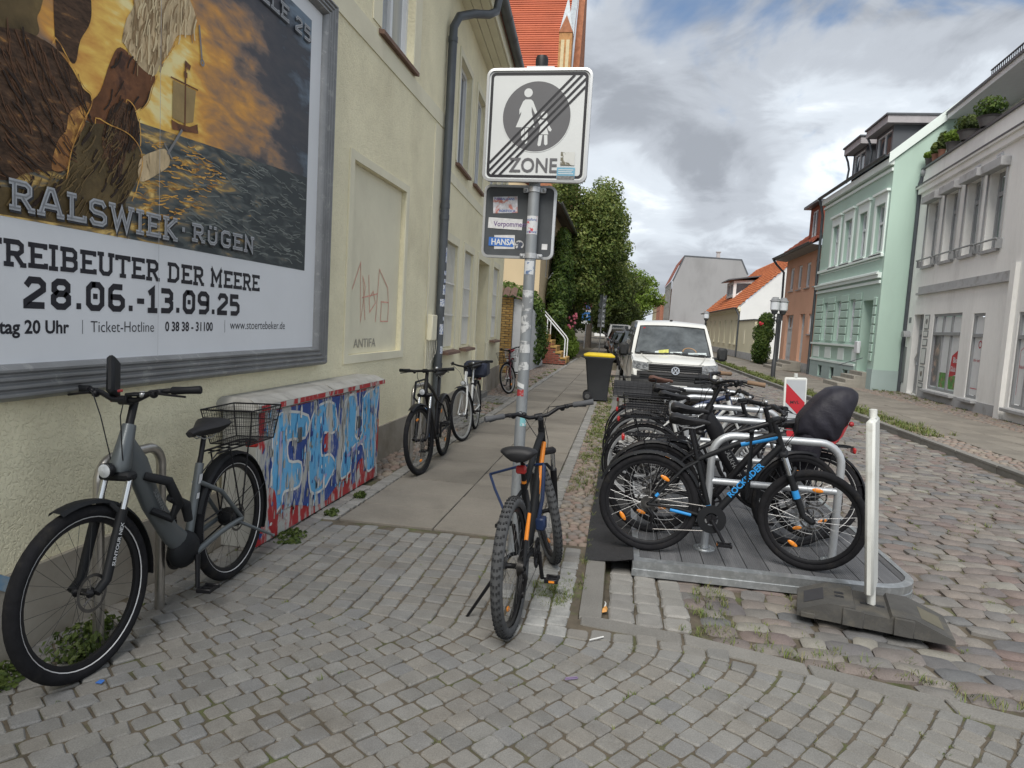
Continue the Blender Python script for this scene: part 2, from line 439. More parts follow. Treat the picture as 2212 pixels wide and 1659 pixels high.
def lay(stones, single, many, mat, parent, limit=300, smooth=22, matfn=None):
    """stones = [(cx, cy, verts, faces)]: those that show largest become parts of their own, the rest one joined part"""
    order = sorted(stones, key=lambda s: -seen(s[0], s[1]))
    for cx, cy, vs, fs in order[:limit]:
        mb = MB(); mb.add([(p[0]-cx, p[1]-cy, p[2]) for p in vs], fs); mb.rn = [rng.random()]*len(vs)
        o = mb.build(single, matfn(cx, cy) if matfn else mat, parent, smooth); o.location = (cx, cy, 0)
    rest = order[limit:]
    if rest:
        mb = MB(); mb.rn = []
        for cx, cy, vs, fs in rest: mb.add(vs, fs); mb.rn += [rng.random()]*len(vs)
        mb.build(many, mat, parent, smooth, kind='stuff')

ROAD_Z = -0.085
def road_z(x, y):
    """the carriageway rises to meet the square in front of it"""
    by = 3.62 - 0.30*(x-0.2)
    t = max(0.0, min(1.0, (y-by)/1.1)); t = t*t*(3-2*t)
    return -0.012 + (ROAD_Z+0.012)*t
# base sheets
mb = MB(); mb.rect(-900, -300, 900, 1500, -0.30); structure('ground', mb, earth)
mb = MB()
N = 40
for i in range(N):
    for j in range(60):
        x0, x1 = -0.01+5.2*i/N, -0.01+5.2*(i+1)/N; y0, y1 = 2.0+7*j/60, 2.0+7*(j+1)/60
        mb.add([(x0,y0,road_z(x0,y0)-.024),(x1,y0,road_z(x1,y0)-.024),(x1,y1,road_z(x1,y1)-.024),(x0,y1,road_z(x0,y1)-.024)], [(0,1,2,3)])
mb.add([(-.01,9,ROAD_Z-.024),(5.19,9,ROAD_Z-.024),(5.19,46,ROAD_Z-.024),(-.01,46,ROAD_Z-.024)], [(0,1,2,3)])
road = structure('road', mb, soil)
# far carriageway, too far to tell the stones apart
mb = MB(); mb.rect(-0.01, 46, 5.19, 400, ROAD_Z)
far_cob = M('far_cobbles', (0.2, 0.175, 0.155), 0.85, var=0.25, vscale=5, bump=0.6, bscale=9, bdist=0.03)
structure('far_road', mb, far_cob)

# --- square in the foreground: setts laid in curved rows
mb = MB()
SQ = [(-2.62, -3), (6, -3), (6, 1.9), (1.82+.02, 3.13), (0.2, 3.62), (0.0, 3.62), (-0.13, 3.62), (-0.13, 4.86), (-2.62, 4.86)]
mb.poly(SQ, -0.0095)
square = structure('square', mb, soil)
def gcurve(t): return 0.75*(math.sqrt(t*t+0.04)-0.2)
def border_y(x): return 3.62 - 0.30*(x-0.2)
def in_square(x, y):
    if x < -2.53: return False
    if x < -0.14: return y < 4.80
    if x < 0.2: return y < 3.53
    return y < border_y(x) - 0.09
stones = []
pit = 0.117
rows = {}
for k in range(-40, 56):
    x0 = k*pit
    y = 1.0 + rn(0, .1); pts = []; yc = 3.4
    while y < 5.0:
        t = max(0.0, yc-y); sl = 0.75*t/math.sqrt(t*t+.04)
        pts.append(y); y += rn(.090, .122)/math.sqrt(1+sl*sl)
    rows[k] = pts
    for ya, yb in zip(pts, pts[1:]):
        # cross joints lie square to the row
        def pt(xs, yy):
            t = max(0.0, yc-yy); sl = 0.75*t/math.sqrt(t*t+.04)
            d = (xs-0.5)*pit; y2 = yy - d*sl/(1+sl*sl)
            return (x0 - gcurve(max(0.0, yc-y2)) + d, y2)
        q = [pt(0, ya), pt(1, ya), pt(1, yb), pt(0, yb)]
        cx = sum(p[0] for p in q)/4; cy = sum(p[1] for p in q)/4
        if not in_square(cx, cy): continue
        if (cx+0.62)**2+(cy-4.6)**2 < 0.05**2: continue
        poly = round_quad(q, rn(.004, .009), 0.10, 0.005)
        vs, fs = stone(poly, rn(-.005, .004), 0.05, 0.007, 0.007, rn(0, .0015), (rn(-.035,.035), rn(-.035,.035)))
        if near_view(cx, cy): stones.append((cx, cy, vs, fs))
lime = M('lime_stained_sett', (0.25, 0.25, 0.24), .85, var=.12, vscale=9, fine=.2, bump=.3, bscale=120, bdist=.004, col2=(.34,.34,.325), mask=(.44,.64), mscale=7)
stained = [s for s in stones if ((s[0]+.28)/.30)**2+((s[1]-3.85)/.55)**2 < 1+rn(-.7,.5)]
stones = [s for s in stones if s not in stained]
lay(stained, 'stained_sett', 'stained_setts', lime, square, 60)
lay(stones, 'sett', 'setts', granite, square, 300)

# --- flat granite border between square and carriageway
bs = []
L0 = Vector((0.0, 3.63)); 
xs = [-0.12, 0.42, 1.0, 1.55, 2.2, 3.0, 3.9]
for a, b in zip(xs, xs[1:]):
    ya, yb = border_y(max(a, .1)), border_y(b)
    q = [(a+.004, ya-.10), (b-.004, yb-.10), (b-.004, yb+.03), (a+.004, ya+.03)]
    vs, fs = stone(round_quad(q, 0.002, .03, .003), rn(-.002, .002), .08, .006, .006)
    bs.append(((a+b)/2, (ya+yb)/2, vs, fs))
lay(bs, 'border_stone', 'border_stones', kerbmat, square)

# --- left footway: slabs, sett edging, round cobbles, kerb
mb = MB(); mb.rect(-3.4, 4.86, -0.13, 62, -0.022)
pavement = structure('pavement', mb, soil)
sl = []
y = 4.88; j = 0
while y < 46:
    ln = 0.50
    for i in range(2):
        off = 0.0 if i else 0.0
        a = -2.055 + i*0.75; q = [(a, y), (a+.75, y), (a+.75, y+ln), (a, y+ln)]
        if y > 33 or True:
            vs, fs = stone(round_quad(q, .006, .012, .0025), rn(-.005, .003), .04, .005, .005, 0, (rn(-.008,.008), rn(-.008,.008)))
            sl.append((a+.37, y+ln/2, vs, fs))
    y += ln
lay(sl, 'slab', 'slabs', slabmat, pavement, 170)
mb = MB(); mb.rect(-2.055, 46, -0.56, 62, -0.004)
far_slab = mb.build('slab_surface', slabmat, pavement, 0)
es = []
for xa, xb, y0 in ((-2.20, -2.065, 5.9), (-0.555, -0.425, 4.88)):
    y = y0
    while y < 34:
        ln = rn(.09, .14); q = [(xa, y), (xb+rn(-.006,.006), y), (xb, y+ln), (xa+rn(-.008,.008), y+ln)]
        vs, fs = stone(round_quad(q, .008, .16, .004), rn(-.006, .002), .05, .009, .006, 0, (rn(-.04,.04), rn(-.04,.04)))
        es.append(((xa+xb)/2, y+ln/2, vs, fs)); y += ln
# transition setts in front of the cabinet, left of the slabs
y = 4.86
while y < 5.95:
    x = -2.30 + (0.0)
    while x < -2.07:
        q = [(x, y), (x+.115, y), (x+.115, y+.11), (x, y+.11)]
        vs, fs = stone(round_quad(q, .008, .16, .006), rn(-.006, .002), .05, .009, .006)
        es.append((x+.05, y+.05, vs, fs)); x += .115
    y += .11
egranite = M('edging_sett', (0.22, 0.22, 0.22), 0.85, var=0.12, vscale=9, fine=0.2, bump=0.3, bscale=120, bdist=0.004,
             palette=[(0.22,0.215,0.20),(0.27,0.262,0.245),(0.24,0.232,0.215),(0.20,0.195,0.185)])
lay(es, 'edging_sett', 'edging_setts', egranite, pavement, 200)
def cobble_field(x0, x1, y0, y1, size, zt, skip=None, squash=1.0):
    out = []; y = y0; r = 0
    while y < y1:
        h = size*rn(.85, 1.1)*squash; x = x0 + (size*.5*(r % 2)) - size*.3
        while x < x1:
            w = size*rn(.8, 1.35); cx, cy = x+w/2, y+h/2+rn(-.12,.12)*size
            if x0 < cx < x1 and not (skip and skip(cx, cy)):
                n = 8; a0 = rn(0, 1); poly = []
                for i in range(n):
                    a = 2*math.pi*i/n + a0*.3; k = rn(.82, 1.05)
                    ca, sa = math.cos(a), math.sin(a)
                    e = (abs(ca)**3.2+abs(sa)**3.2)**(-1/3.2)
                    poly.append((cx+w*.47*ca*k*e, cy+h*.47*sa*k*e))
                z = zt(cx, cy) if callable(zt) else zt
                vs, fs = stone(poly, z+rn(-.004,.003)-size*.02, .05, size*.16, size*.09, size*.045, (rn(-.05,.05), rn(-.05,.05)))
                out.append((cx, cy, vs, fs))
            x += w
        y += h; r += 1
    return out
st = cobble_field(-.42, -.14, 4.88, 26, .072, 0.0)
lay(st, 'round_cobble', 'round_cobbles', pebble, pavement, 200, 60)
wallx = lambda y: -2.55 if y < 9.2 else -2.58-(y-9.2)*.0556
st = cobble_field(-3.1, -2.21, 6.3, 27, .085, 0.0, skip=lambda x, y: x < wallx(y)+.02 or (9.7 < y < 11.5 and x > -2.6) or (13.1 < y < 14.3))
lay(st, 'wall_cobble', 'wall_cobbles', pebble, pavement, 150, 60)
# small setts at the doorway and between
st = []
for (xa, xb, ya, yb) in ((-2.62, -2.21, 9.75, 11.4), (-2.95, -2.21, 13.15, 14.25)):
    y = ya
    while y < yb:
        x = xa
        while x < xb-.03:
            q = [(x, y), (x+.10, y), (x+.10, y+.10), (x, y+.10)]
            vs, fs = stone(round_quad(q, .008, .16, .006), rn(-.004, .002), .05, .009, .006); st.append((x+.05, y+.05, vs, fs)); x += .10
        y += .10
lay(st, 'small_sett', 'small_setts', granite, pavement, 100)
# kerb
ks = []; y = 3.64
while y < 60:
    ln = rn(.95, 1.25); q = [(-.128, y), (-.004, y), (-.004, y+ln-.008), (-.128, y+ln-.008)]
    vs, fs = stone(round_quad(q, .001, .02, .0015), rn(-.003, .003), .16, .008, .010)
    ks.append((-.066, y+ln/2, vs, fs)); y += ln
mb = MB(); mb.rect(-.13, 3.62, -.0, 60, -.02)
kerb = structure('kerb', mb, soil)
lay(ks, 'kerb_stone', 'kerb_stones', kerbmat, kerb, 60)
# gutter rows of setts along the kerb, then the field stones of the carriageway
gs = []
for i in range(3):
    y = border_y(.2)+.04; xa, xb = .03+i*.155, .03+(i+1)*.155
    while y < 40:
        ln = rn(.13, .19); q = [(xa, y), (xb, y), (xb, y+ln), (xa, y+ln)]
        vs, fs = stone(round_quad(q, .012, .14, .008), road_z((xa+xb)/2, y)+rn(-.008,.004), .06, .014, .010, .003, (rn(-.04,.04), rn(-.04,.04)))
        gs.append(((xa+xb)/2, y+ln/2, vs, fs)); y += ln
lay(gs, 'gutter_sett', 'gutter_setts', egranite, road, 150)
rs = []; y = 1.6; r = 0
while y < 46:
    h = rn(.13, .17)*(1 if y < 25 else 1.25); x = .50 - rn(0, .1)
    while x < 5.16:
        w = rn(.14, .25); cx, cy = x+w/2, y+h/2
        if cx > .5 and cx < 5.14 and cy > border_y(cx)+.09 and near_view(cx, cy, ROAD_Z):
            dz = rn(-.008, .006)
            sk = rn(-.03, .03)
            q = [(x, y+rn(-.012,.012)), (x+w, y+rn(-.012,.012)), (x+w+sk, y+h+rn(-.012,.012)), (x+sk, y+h+rn(-.012,.012))]
            vs, fs = stone(round_quad(q, rn(.005,.011), .17, .013), road_z(cx, cy)+dz-.004, .06, .020, .011, .004, (rn(-.06,.06), rn(-.06,.06)))
            rs.append((cx, cy, vs, fs))
        x += w
    y += h; r += 1
lay(rs, 'field_stone', 'field_stones', fieldstone, road, 300, 38)

# --- right-hand footway: kerb, cobbles, slabs, cobbles by the houses
mb = MB(); mb.rect(5.19, 4, 11.6, 46, -.022); mb.rect(5.19, 46, 12.5, 400, -.02)
rpav = structure('right_pavement', mb, soil)
ks = []; y = 5.0
while y < 70:
    ln = rn(.95, 1.25); q = [(5.195, y), (5.32, y), (5.32, y+ln-.01), (5.195, y+ln-.01)]
    vs, fs = stone(round_quad(q, .001, .02, .0015), rn(-.004, .004)+.01, .14, .01, .012); ks.append((5.26, y+ln/2, vs, fs)); y += ln
lay(ks, 'kerb_stone', 'kerb_stones', kerbmat, rpav, 70)
sl = []; y = 6.0
while y < 44:
    for i in range(4):
        a = 5.85+i*.5; q = [(a, y), (a+.5, y), (a+.5, y+.5), (a, y+.5)]
        vs, fs = stone(round_quad(q, .004, .012, .002), rn(-.005, .003), .04, .005, .005, 0, (rn(-.008,.008), rn(-.008,.008)))
        if near_view(a, y): sl.append((a+.25, y+.25, vs, fs))
    y += .5
lay(sl, 'slab', 'slabs', slabmat, rpav, 200)
st = [s for s in cobble_field(5.33, 5.84, 6, 30, .10, 0.0) if near_view(s[0], s[1])]
lay(st, 'verge_cobble', 'verge_cobbles', pebble, rpav, 120, 60)
st = [s for s in cobble_field(7.86, 9.7, 10, 34, .12, 0.0, squash=.9) if near_view(s[0], s[1])]
lay(st, 'house_cobble', 'house_cobbles', pebble, rpav, 200, 60)
mb = MB(); mb.rect(5.85, 44, 8.0, 400, -.004); mb.build('slab_surface', slabmat, rpav, 0)

# --- grass and moss in the joints and verges
GRASS = M('grass_blade', (0.10, 0.15, 0.03), 0.7, var=0.25, vscale=3, palette=[(0.075,0.115,0.022),(0.12,0.16,0.03),(0.16,0.18,0.05),(0.09,0.14,0.03),(0.20,0.18,0.08)])
def tuft(mb, x, y, z, n, h, spread):
    n = int(n*1.3)
    for _ in range(n):
        a = rn(0, 6.28); r = spread*math.sqrt(rng.random()); bx, by = x+r*math.cos(a), y+r*math.sin(a)
        hh = h*rn(.5, 1.15); b = rn(0, 6.28); ln = hh*rn(.3, 1.6); w = rn(.0010, .0024)*max(1.0, y/5.0)
        dx, dy = math.cos(b), math.sin(b); px, py = -dy*w, dx*w
        k = len(mb.v)
        mb.v += [(bx-px, by-py, z), (bx+px, by+py, z), (bx+dx*ln*.4+px*.7, by+dy*ln*.4+py*.7, z+hh*.65), (bx+dx*ln*.4-px*.7, by+dy*ln*.4-py*.7, z+hh*.65), (bx+dx*ln, by+dy*ln, z+hh)]
        mb.f += [(k, k+1, k+2, k+3), (k+3, k+2, k+4)]
        mb.rn += [rng.random()]*5
def grass(name, label, spots, parent=None):
    mb = MB(); mb.rn = []
    for s in spots: tuft(mb, *s)
    o = mb.build(name, GRASS, parent, 0); o['kind'] = 'stuff'; tag(o, label, 'grass'); return o
sp = []
# joints of the square: short moss and grass, denser to the right
for _ in range(900):
    k = rng.randint(-30, 40); yy = rn(1.8, 4.7); t = 3.4-yy; x = (k-.5)*pit - gcurve(t)
    pr = 0.18 + 0.55*max(0, min(1, (x+.2)/1.2))
    if in_square(x, yy) and rng.random() < pr and seen(x, yy): sp.append((x, yy, -.009, rng.randint(4, 12), rn(.010, .022), .016))
for _ in range(60):      # round the bike at the sign post
    a = rn(0, 6.28); r = rn(0, .16); sp.append((-.30+r*math.cos(a)*.8, 3.95+r*math.sin(a)*1.6, -.01, 14, rn(.02, .04), .035))
grass('joint_grass', 'moss and short grass in the joints of the sett square', sp)
sp = []
for _ in range(700):
    yy = 3.7+rng.random()**1.6*22; x = rn(.55, 5.1)
    if yy > border_y(x)+.1: sp.append((x, yy, road_z(x, yy)-.02, rng.randint(6, 14), rn(.015, .035), .03))
for _ in range(85):
    x = rn(.42, 2.6); sp.append((x, border_y(x)+.08+abs(rng.gauss(0, .10)), -.02, rng.randint(4, 16), rn(.02, .045), .035))
for _ in range(30):
    x = rn(.5, .75); sp.append((x, rn(3.65, 4.5), -.05, rng.randint(8, 18), rn(.02, .05), .03))
grass('road_grass', 'grass tufts between the field stones of the carriageway', sp)
sp = []
for _ in range(700):
    yy = 6.2+rng.random()*17; dense = math.exp(-((yy-10.5)/4.0)**2)
    if rng.random() < .25+.75*dense: sp.append((rn(-.40, -.14), yy, -.01, rng.randint(8, 22), rn(.02, .05), .045))
for _ in range(120): sp.append((rn(-.145, -.125), rn(3.7, 14), -.01, 8, rn(.02, .04), .02))
for _ in range(60): sp.append((rn(-2.5, -2.2), rn(7.5, 24), -.01, 14, rn(.02, .06), .05))
for _ in range(40): sp.append((rn(.03, .5), rn(9.5, 26), -.09, 14, rn(.02, .05), .04))
grass('verge_grass', 'green grass growing through the cobble strip by the kerb', sp)
sp = []
for _ in range(900):
    yy = 13+rng.random()*30; sp.append((5.36+abs(rng.gauss(0, .22)), yy, -.01, rng.randint(8, 20), rn(.05, .12), .08))
for _ in range(300):
    sp.append((rn(8.8, 9.6), rn(27.5, 37), -.01, 20, rn(.08, .25), .12))
for _ in range(160):
    sp.append((rn(8.4, 9.6), rn(14, 26), -.01, 8, rn(.03, .07), .05))
grass('kerbside_grass', 'grass strip along the kerb of the footway opposite', sp)
# ================================================================= LEFT SIDE
def facade(mb, u0, u1, v0, v1, holes=(), reveal=0.15, niche=()):
    """front face with rectangular openings and their reveals (w = 0 is the front, inwards is -w)"""
    hs = list(holes)+list(niche)
    us = sorted({u0, u1, *[h[0] for h in hs], *[h[1] for h in hs]}); vs = sorted({v0, v1, *[h[2] for h in hs], *[h[3] for h in hs]})
    for a, b in zip(us, us[1:]):
        for c, d in zip(vs, vs[1:]):
            mu, mv = (a+b)/2, (c+d)/2
            if any(h[0] < mu < h[1] and h[2] < mv < h[3] for h in hs): continue
            mb.rect(a, c, b, d)
    for k, h in enumerate(hs):
        a, b, c, d = h[:4]; r = -(h[4] if len(h) > 4 else reveal)
        mb.add([(a,c,0),(b,c,0),(b,d,0),(a,d,0),(a,c,r),(b,c,r),(b,d,r),(a,d,r)], [(0,4,7,3),(1,2,6,5),(3,7,6,2),(0,1,5,4)])
        if h in niche: mb.rect(a, c, b, d, r)
    return mb
glass = M('window_glass', (0.055, 0.065, 0.075), 0.06, spec=0.8, var=0.25, vscale=1.2)
glass_pale = M('window_glass_curtain', (0.36, 0.38, 0.39), 0.10, spec=0.7, var=0.18, vscale=3, stretch=(6, 6, .4))
glass_green = M('window_glass_green', (0.20, 0.25, 0.23), 0.08, spec=0.8, var=0.25, vscale=2.0, stretch=(5, 5, .5))
white_pvc = M('white_frame', (0.72, 0.74, 0.76), 0.35, var=0.04)
def window(parent, T, a, b, c, d, depth, fm=None, gm=None, mull=1, trans=None, fw_=0.06, sashes=None, sill=None, name='window'):
    """frame in the opening with one pane per light; window > pane, sill"""
    fm = fm or white_pvc; gm = gm or glass
    mb = MB(T); t = fw_; w0, w1 = -depth-.05, -depth+.015
    mb.box((a, c, w0), (b, c+t, w1)); mb.box((a, d-t, w0), (b, d, w1))
    mb.box((a, c+t, w0), (a+t, d-t, w1)); mb.box((b-t, c+t, w0), (b, d-t, w1))
    vs = [c+t, d-t]
    if trans: vs = [c+t, c+(d-c)*trans, d-t]; mb.box((a+t, vs[1]-t*.6, w0+.004), (b-t, vs[1]+t*.6, w1+.012))
    us = [a+t+(b-a-2*t)*i/(mull+1) for i in range(mull+2)]
    for u in us[1:-1]: mb.box((u-t*.55, c+t, w0+.002), (u+t*.55, d-t, w1-.004))
    wo = mb.build(name, fm, parent, 30)
    for i in range(len(us)-1):
        for j in range(len(vs)-1):
            p = MB(T); p.box((us[i]+t*.3, vs[j]+t*.3, w0+.012), (us[i+1]-t*.3, vs[j+1]-t*.3, w0+.022)); p.build('pane', gm, wo, 0)
    if sill:
        s = MB(T); ov, mat = sill
        s.add([(a-.06,c-.05,-depth),(b+.06,c-.05,-depth),(b+.06,c-.0,-depth),(a-.06,c-.0,-depth),(a-.06,c-.075,ov),(b+.06,c-.075,ov),(b+.06,c-.035,ov),(a-.06,c-.035,ov)],
              [(0,1,2,3),(7,6,5,4),(3,2,6,7),(4,5,1,0),(0,3,7,4),(2,1,5,6)])
        s.build('sill', mat, wo, 0)
    return wo

render_cream = M('rough_cream_render', (0.88, 0.82, 0.59), 0.92, var=0.05, vscale=1.6, bump=0.5, bscale=36, bdist=0.010, worm=True,
                 col2=(0.70, 0.64, 0.45), mask=(0.46, 0.78), mscale=0.9, fine=0.04)
smooth_cream = M('smooth_cream_render', (0.78, 0.74, 0.57), 0.85, var=0.05, vscale=1.5, bump=0.15, bscale=40, col2=(0.66, 0.61, 0.47), mask=(0.5, 0.85), mscale=1.1)
plinth_m = M('plinth_render', (0.34, 0.31, 0.26), 0.9, var=0.10, vscale=1.8, bump=0.3, bscale=30, col2=(0.20, 0.165, 0.12), mask=(0.45, 0.7), mscale=1.0)
zinc = M('dark_zinc', (0.095, 0.105, 0.115), 0.45, metal=0.35, var=0.15, vscale=4, bump=0.1, bscale=50)
clay = M('clay_sill', (0.20, 0.125, 0.095), 0.8, var=0.15, vscale=8, bump=0.2, bscale=50)
bar_m = M('white_bar', (0.80, 0.79, 0.74), 0.5, var=0.05)
T1 = frame((-2.55, 0, 0), (0, 1, 0), (0, 0, 1))
D2 = Vector((-.4, 7.2, 0)).normalized()
T2 = frame((-2.58, 9.2, 0), D2, (0, 0, 1))
house = wthing('cream_house', 'cream rough-rendered house with billboard and barred ground-floor windows', 'house', (-2.55, 5, 0))
mb = MB(T1); facade(mb, -4, 9.2, 0.0, 6.6, [(6.68, 7.72, 4.38, 6.0)], 0.16, niche=[(6.12, 7.66, 1.18, 2.99, 0.05)])
mb.rect(-4, 6.6, -4, 6.6)
mb.build('wall', render_cream, house, 0)
def _band(mb):
    mb.box((-4, 4.10, .001), (6.55, 4.32, .012)); mb.box((6.55, 4.10, .001), (9.2, 4.28, .012))
    for a, b, c, d in ((6.02, 6.12, 1.10, 3.07), (7.66, 7.76, 1.10, 3.07), (6.12, 7.66, 2.99, 3.07), (6.12, 7.66, 1.10, 1.18)): mb.box((a, c, .001), (b, d, .014))
    mb.box((8.72, 0.38, .001), (9.2, 4.08, .010)); mb.box((7.72, 4.38, .001), (7.95, 6.1, .01)); mb.box((6.45, 4.38, .001), (6.68, 6.1, .01))
    mb.rect(6.125, 1.185, 7.655, 2.985, -.048)
part('render_band', smooth_cream, house, _band, T1, smooth=0)
part('plinth', plinth_m, house, lambda m: m.box((-4, -.05, .0), (9.18, .37, .025)), T1, smooth=0)
WA, WB_, DR, WC = (.55, 1.45, 1.12, 2.72), (2.08, 2.95, 1.12, 2.74), (3.62, 5.02, 0.0, 2.74), (5.75, 6.72, 1.18, 2.78)
UP = [(1.0, 1.95, 3.93, 5.46), (2.6, 3.5, 3.95, 5.5), (4.5, 5.4, 3.95, 5.5), (6.2, 7.1, 3.95, 5.5)]
mb = MB(T2); facade(mb, 0, 7.62, 0, 6.6, [h + (.22,) for h in (WA, WB_, WC)] + [DR + (.55,)] + [h+(.14,) for h in UP], .2)
mb.build('wall', render_cream, house, 0)
mb = MB(); p1 = T2 @ Vector((7.62, 0, 0)); mb.add([(p1.x, p1.y, 0), (p1.x-7, p1.y+.3, 0), (p1.x-7, p1.y+.3, 6.6), (p1.x, p1.y, 6.6)], [(3, 2, 1, 0)])
mb.build('wall', smooth_cream, house, 0)
def _band2(mb):
    for a, b, c, d in (WA, WB_, WC):
        mb.box((a-.10, d, .001), (b+.10, d+.12, .014)); mb.box((a-.10, c, .001), (a, d, .014)); mb.box((b, c, .001), (b+.10, d, .014))
    mb.box((3.50, 0.48, .001), (3.62, 2.86, .014)); mb.box((5.02, 0.48, .001), (5.14, 2.86, .014)); mb.box((3.62, 2.74, .001), (5.02, 2.86, .014))
    mb.box((0, 3.55, .001), (7.62, 3.70, .014))
    for a, b, c, d in UP: mb.box((a-.1, d, .001), (b+.1, d+.1, .014)); mb.box((a-.1, c, .001), (a, d, .014)); mb.box((b, c, .001), (b+.1, d, .014))
    mb.box((3.46, .52, .0), (3.62, 1.12, .05)); mb.box((5.02, .52, 0), (5.2, 1.12, .05))
part('render_band', smooth_cream, house, _band2, T2, smooth=0)
part('plinth', plinth_m, house, lambda m: (m.box((0, -.05, 0), (3.4, .40, .03)), m.box((3.4, -.05, 0), (3.62, .52, .06)), m.box((5.02, -.05, 0), (5.25, .52, .06)), m.box((5.25, -.05, 0), (7.62, .50, .03))), T2, smooth=0)
window(house, T1, 6.68, 7.72, 4.38, 6.0, .10, gm=glass_pale, sill=(.06, clay))
for h in UP: window(house, T2, *h, .09, gm=glass, sill=(.07, clay))
for h in (WA, WB_, WC):
    w = window(house, T2, *h, .17, gm=M('window_glass_grey', (.20,.21,.215), .1, spec=.7, var=.3, vscale=2), mull=0, trans=.62, sill=(.12, clay))
    a, b, c, d = h
    mb = MB(T2); n = 9
    for i in range(n): u = a+.04+(b-a-.08)*i/(n-1); mb.box((u-.007, c+.03, -.045), (u+.007, d-.02, -.031))
    for v in (c+.52, c+1.0): mb.box((a-.02, v-.012, -.030), (b+.02, v+.012, -.022))
    mb.build('window_bars', bar_m, house, 0)
door_m = M('old_door', (0.30, 0.26, 0.19), 0.7, var=0.1, vscale=3, stretch=(8, 8, 1))
dd = part('door', door_m, house, lambda m: (m.box((3.62, 0.1, -.55), (5.02, 2.74, -.50)), m.box((3.8, .3, -.50), (4.25, 1.1, -.48), .01), m.box((4.4, .3, -.5), (4.85, 1.1, -.48), .01), m.box((3.8, 1.25, -.50), (4.25, 2.5, -.48), .01), m.box((4.4, 1.25, -.5), (4.85, 2.5, -.48), .01)), T2, smooth=0)
part('door_step', kerbmat, house, lambda m: m.box((3.55, -.02, -.5), (5.1, .10, .10), .01), T2, smooth=0)
# eaves: soffit boards, half-round gutter with brackets, roof
def eave(T, u0, u1):
    for i in range(3):
        part('soffit_board', smooth_cream, house, lambda m: m.box((u0, 6.16+.012*i, .13*i+.002), (u1, 6.19+.012*i, .13*(i+1)-.006)), T, smooth=0)
    mb = MB(T)
    prof = [(.52+.085*math.cos(R(a)), 6.45+.085*math.sin(R(a))) for a in range(180, 361, 20)]
    prof += [(x*.0+.52+(x-.52)*.9, y+.006) for x, y in reversed(prof)]
    mb.loft([[(u0, v, w) for w, v in prof], [(u1, v, w) for w, v in prof]], True, True)
    for i in range(int((u1-u0)/.8)):
        u = u0+.4+i*.8
        mb.loft([[(u-.014, 6.45+.093*math.sin(R(a)), .52+.093*math.cos(R(a))) for a in range(170, 372, 20)], [(u+.014, 6.45+.093*math.sin(R(a)), .52+.093*math.cos(R(a))) for a in range(170, 372, 20)]], False)
    mb.build('gutter', zinc, house, 50)
    part('fascia', smooth_cream, house, lambda m: m.box((u0, 6.20, .39), (u1, 6.44, .415)), T, smooth=0)
    rf = MB(T); rf.add([(u0,6.50,.50),(u1,6.50,.50),(u1,9.2,-3.0),(u0,9.2,-3.0)], [(0,1,2,3)]); rf.add([(u0,6.47,.50),(u1,6.47,.50),(u1,9.15,-3.0),(u0,9.15,-3.0)], [(3,2,1,0)])
    rf.build('roof', M('house_roof', (0.30, 0.10, 0.06), .8, var=.2, bump=.5, bscale=20), house, 0)
eave(T1, 7.6, 9.2); eave(T2, 0.0, 7.8)
def _pipe(m):
    m.tube([(-2.47, 9.08, 0.02), (-2.47, 9.08, 5.22)], .058, 14)
    for z in (.9, 2.9, 3.05, 5.2): m.tube([(-2.47, 9.08, z), (-2.47, 9.08, z+.07)], .064, 14)
    m.tube([(-2.47, 9.08, 5.20), (-2.47, 9.09, 5.40), (-2.42, 9.16, 5.56), (-2.30, 9.45, 5.72), (-2.16, 9.8, 5.86), (-2.10, 9.98, 5.98), (-2.08, 10.02, 6.15), (-2.08, 10.02, 6.42)], .056, 14)
pipe = part('downpipe', zinc, house, _pipe)
stk = M('worn_sticker', (0.62, 0.64, 0.66), .6, var=.2, vscale=30, col2=(0.16, 0.22, 0.42), mask=(.5, .56), mscale=45)
for z, h, a0, a1 in ((1.10, .1, -20, 60), (1.36, .14, -40, 30), (1.55, .05, 0, 70), (1.74, .10, -50, 40), (1.90, .13, -20, 55), (2.06, .05, -10, 70), (2.16, .06, -10, 60), (2.33, .2, 0, 60)):
    ps = [(math.cos(R(a-30)), math.sin(R(a-30))) for a in range(a0, a1+1, 12)]
    part('sticker', stk, pipe, lambda m: m.loft([[(-2.47+.0592*c, 9.08+.0592*q, z) for c, q in ps], [(-2.47+.0592*c, 9.08+.0592*q, z+h) for c, q in ps]], False))
cb = part('cable_box', smooth_cream, house, lambda m: m.box((8.70, 1.28, .012), (8.93, 1.62, .09), .01), T1)
def _cables(m):
    for k in range(5):
        pts = [(8.74+.02*k, 1.30, .05)]
        for i in range(9): a = i/8*math.pi; pts.append((8.66+.04*k+.10*(1-math.cos(a))*.6, 1.28-.36*math.sin(a)*(1-.12*k), .05+.01*k))
        m.tube(pts, .004, 5)
    m.tube([(8.62, 3.0, .02), (8.63, 2.2, .02), (8.66, 1.7, .02), (8.66, 1.5, .03)], .005, 5)
part('cable', M('pale_cable', (.55, .53, .45), .6), cb, _cables, T1)
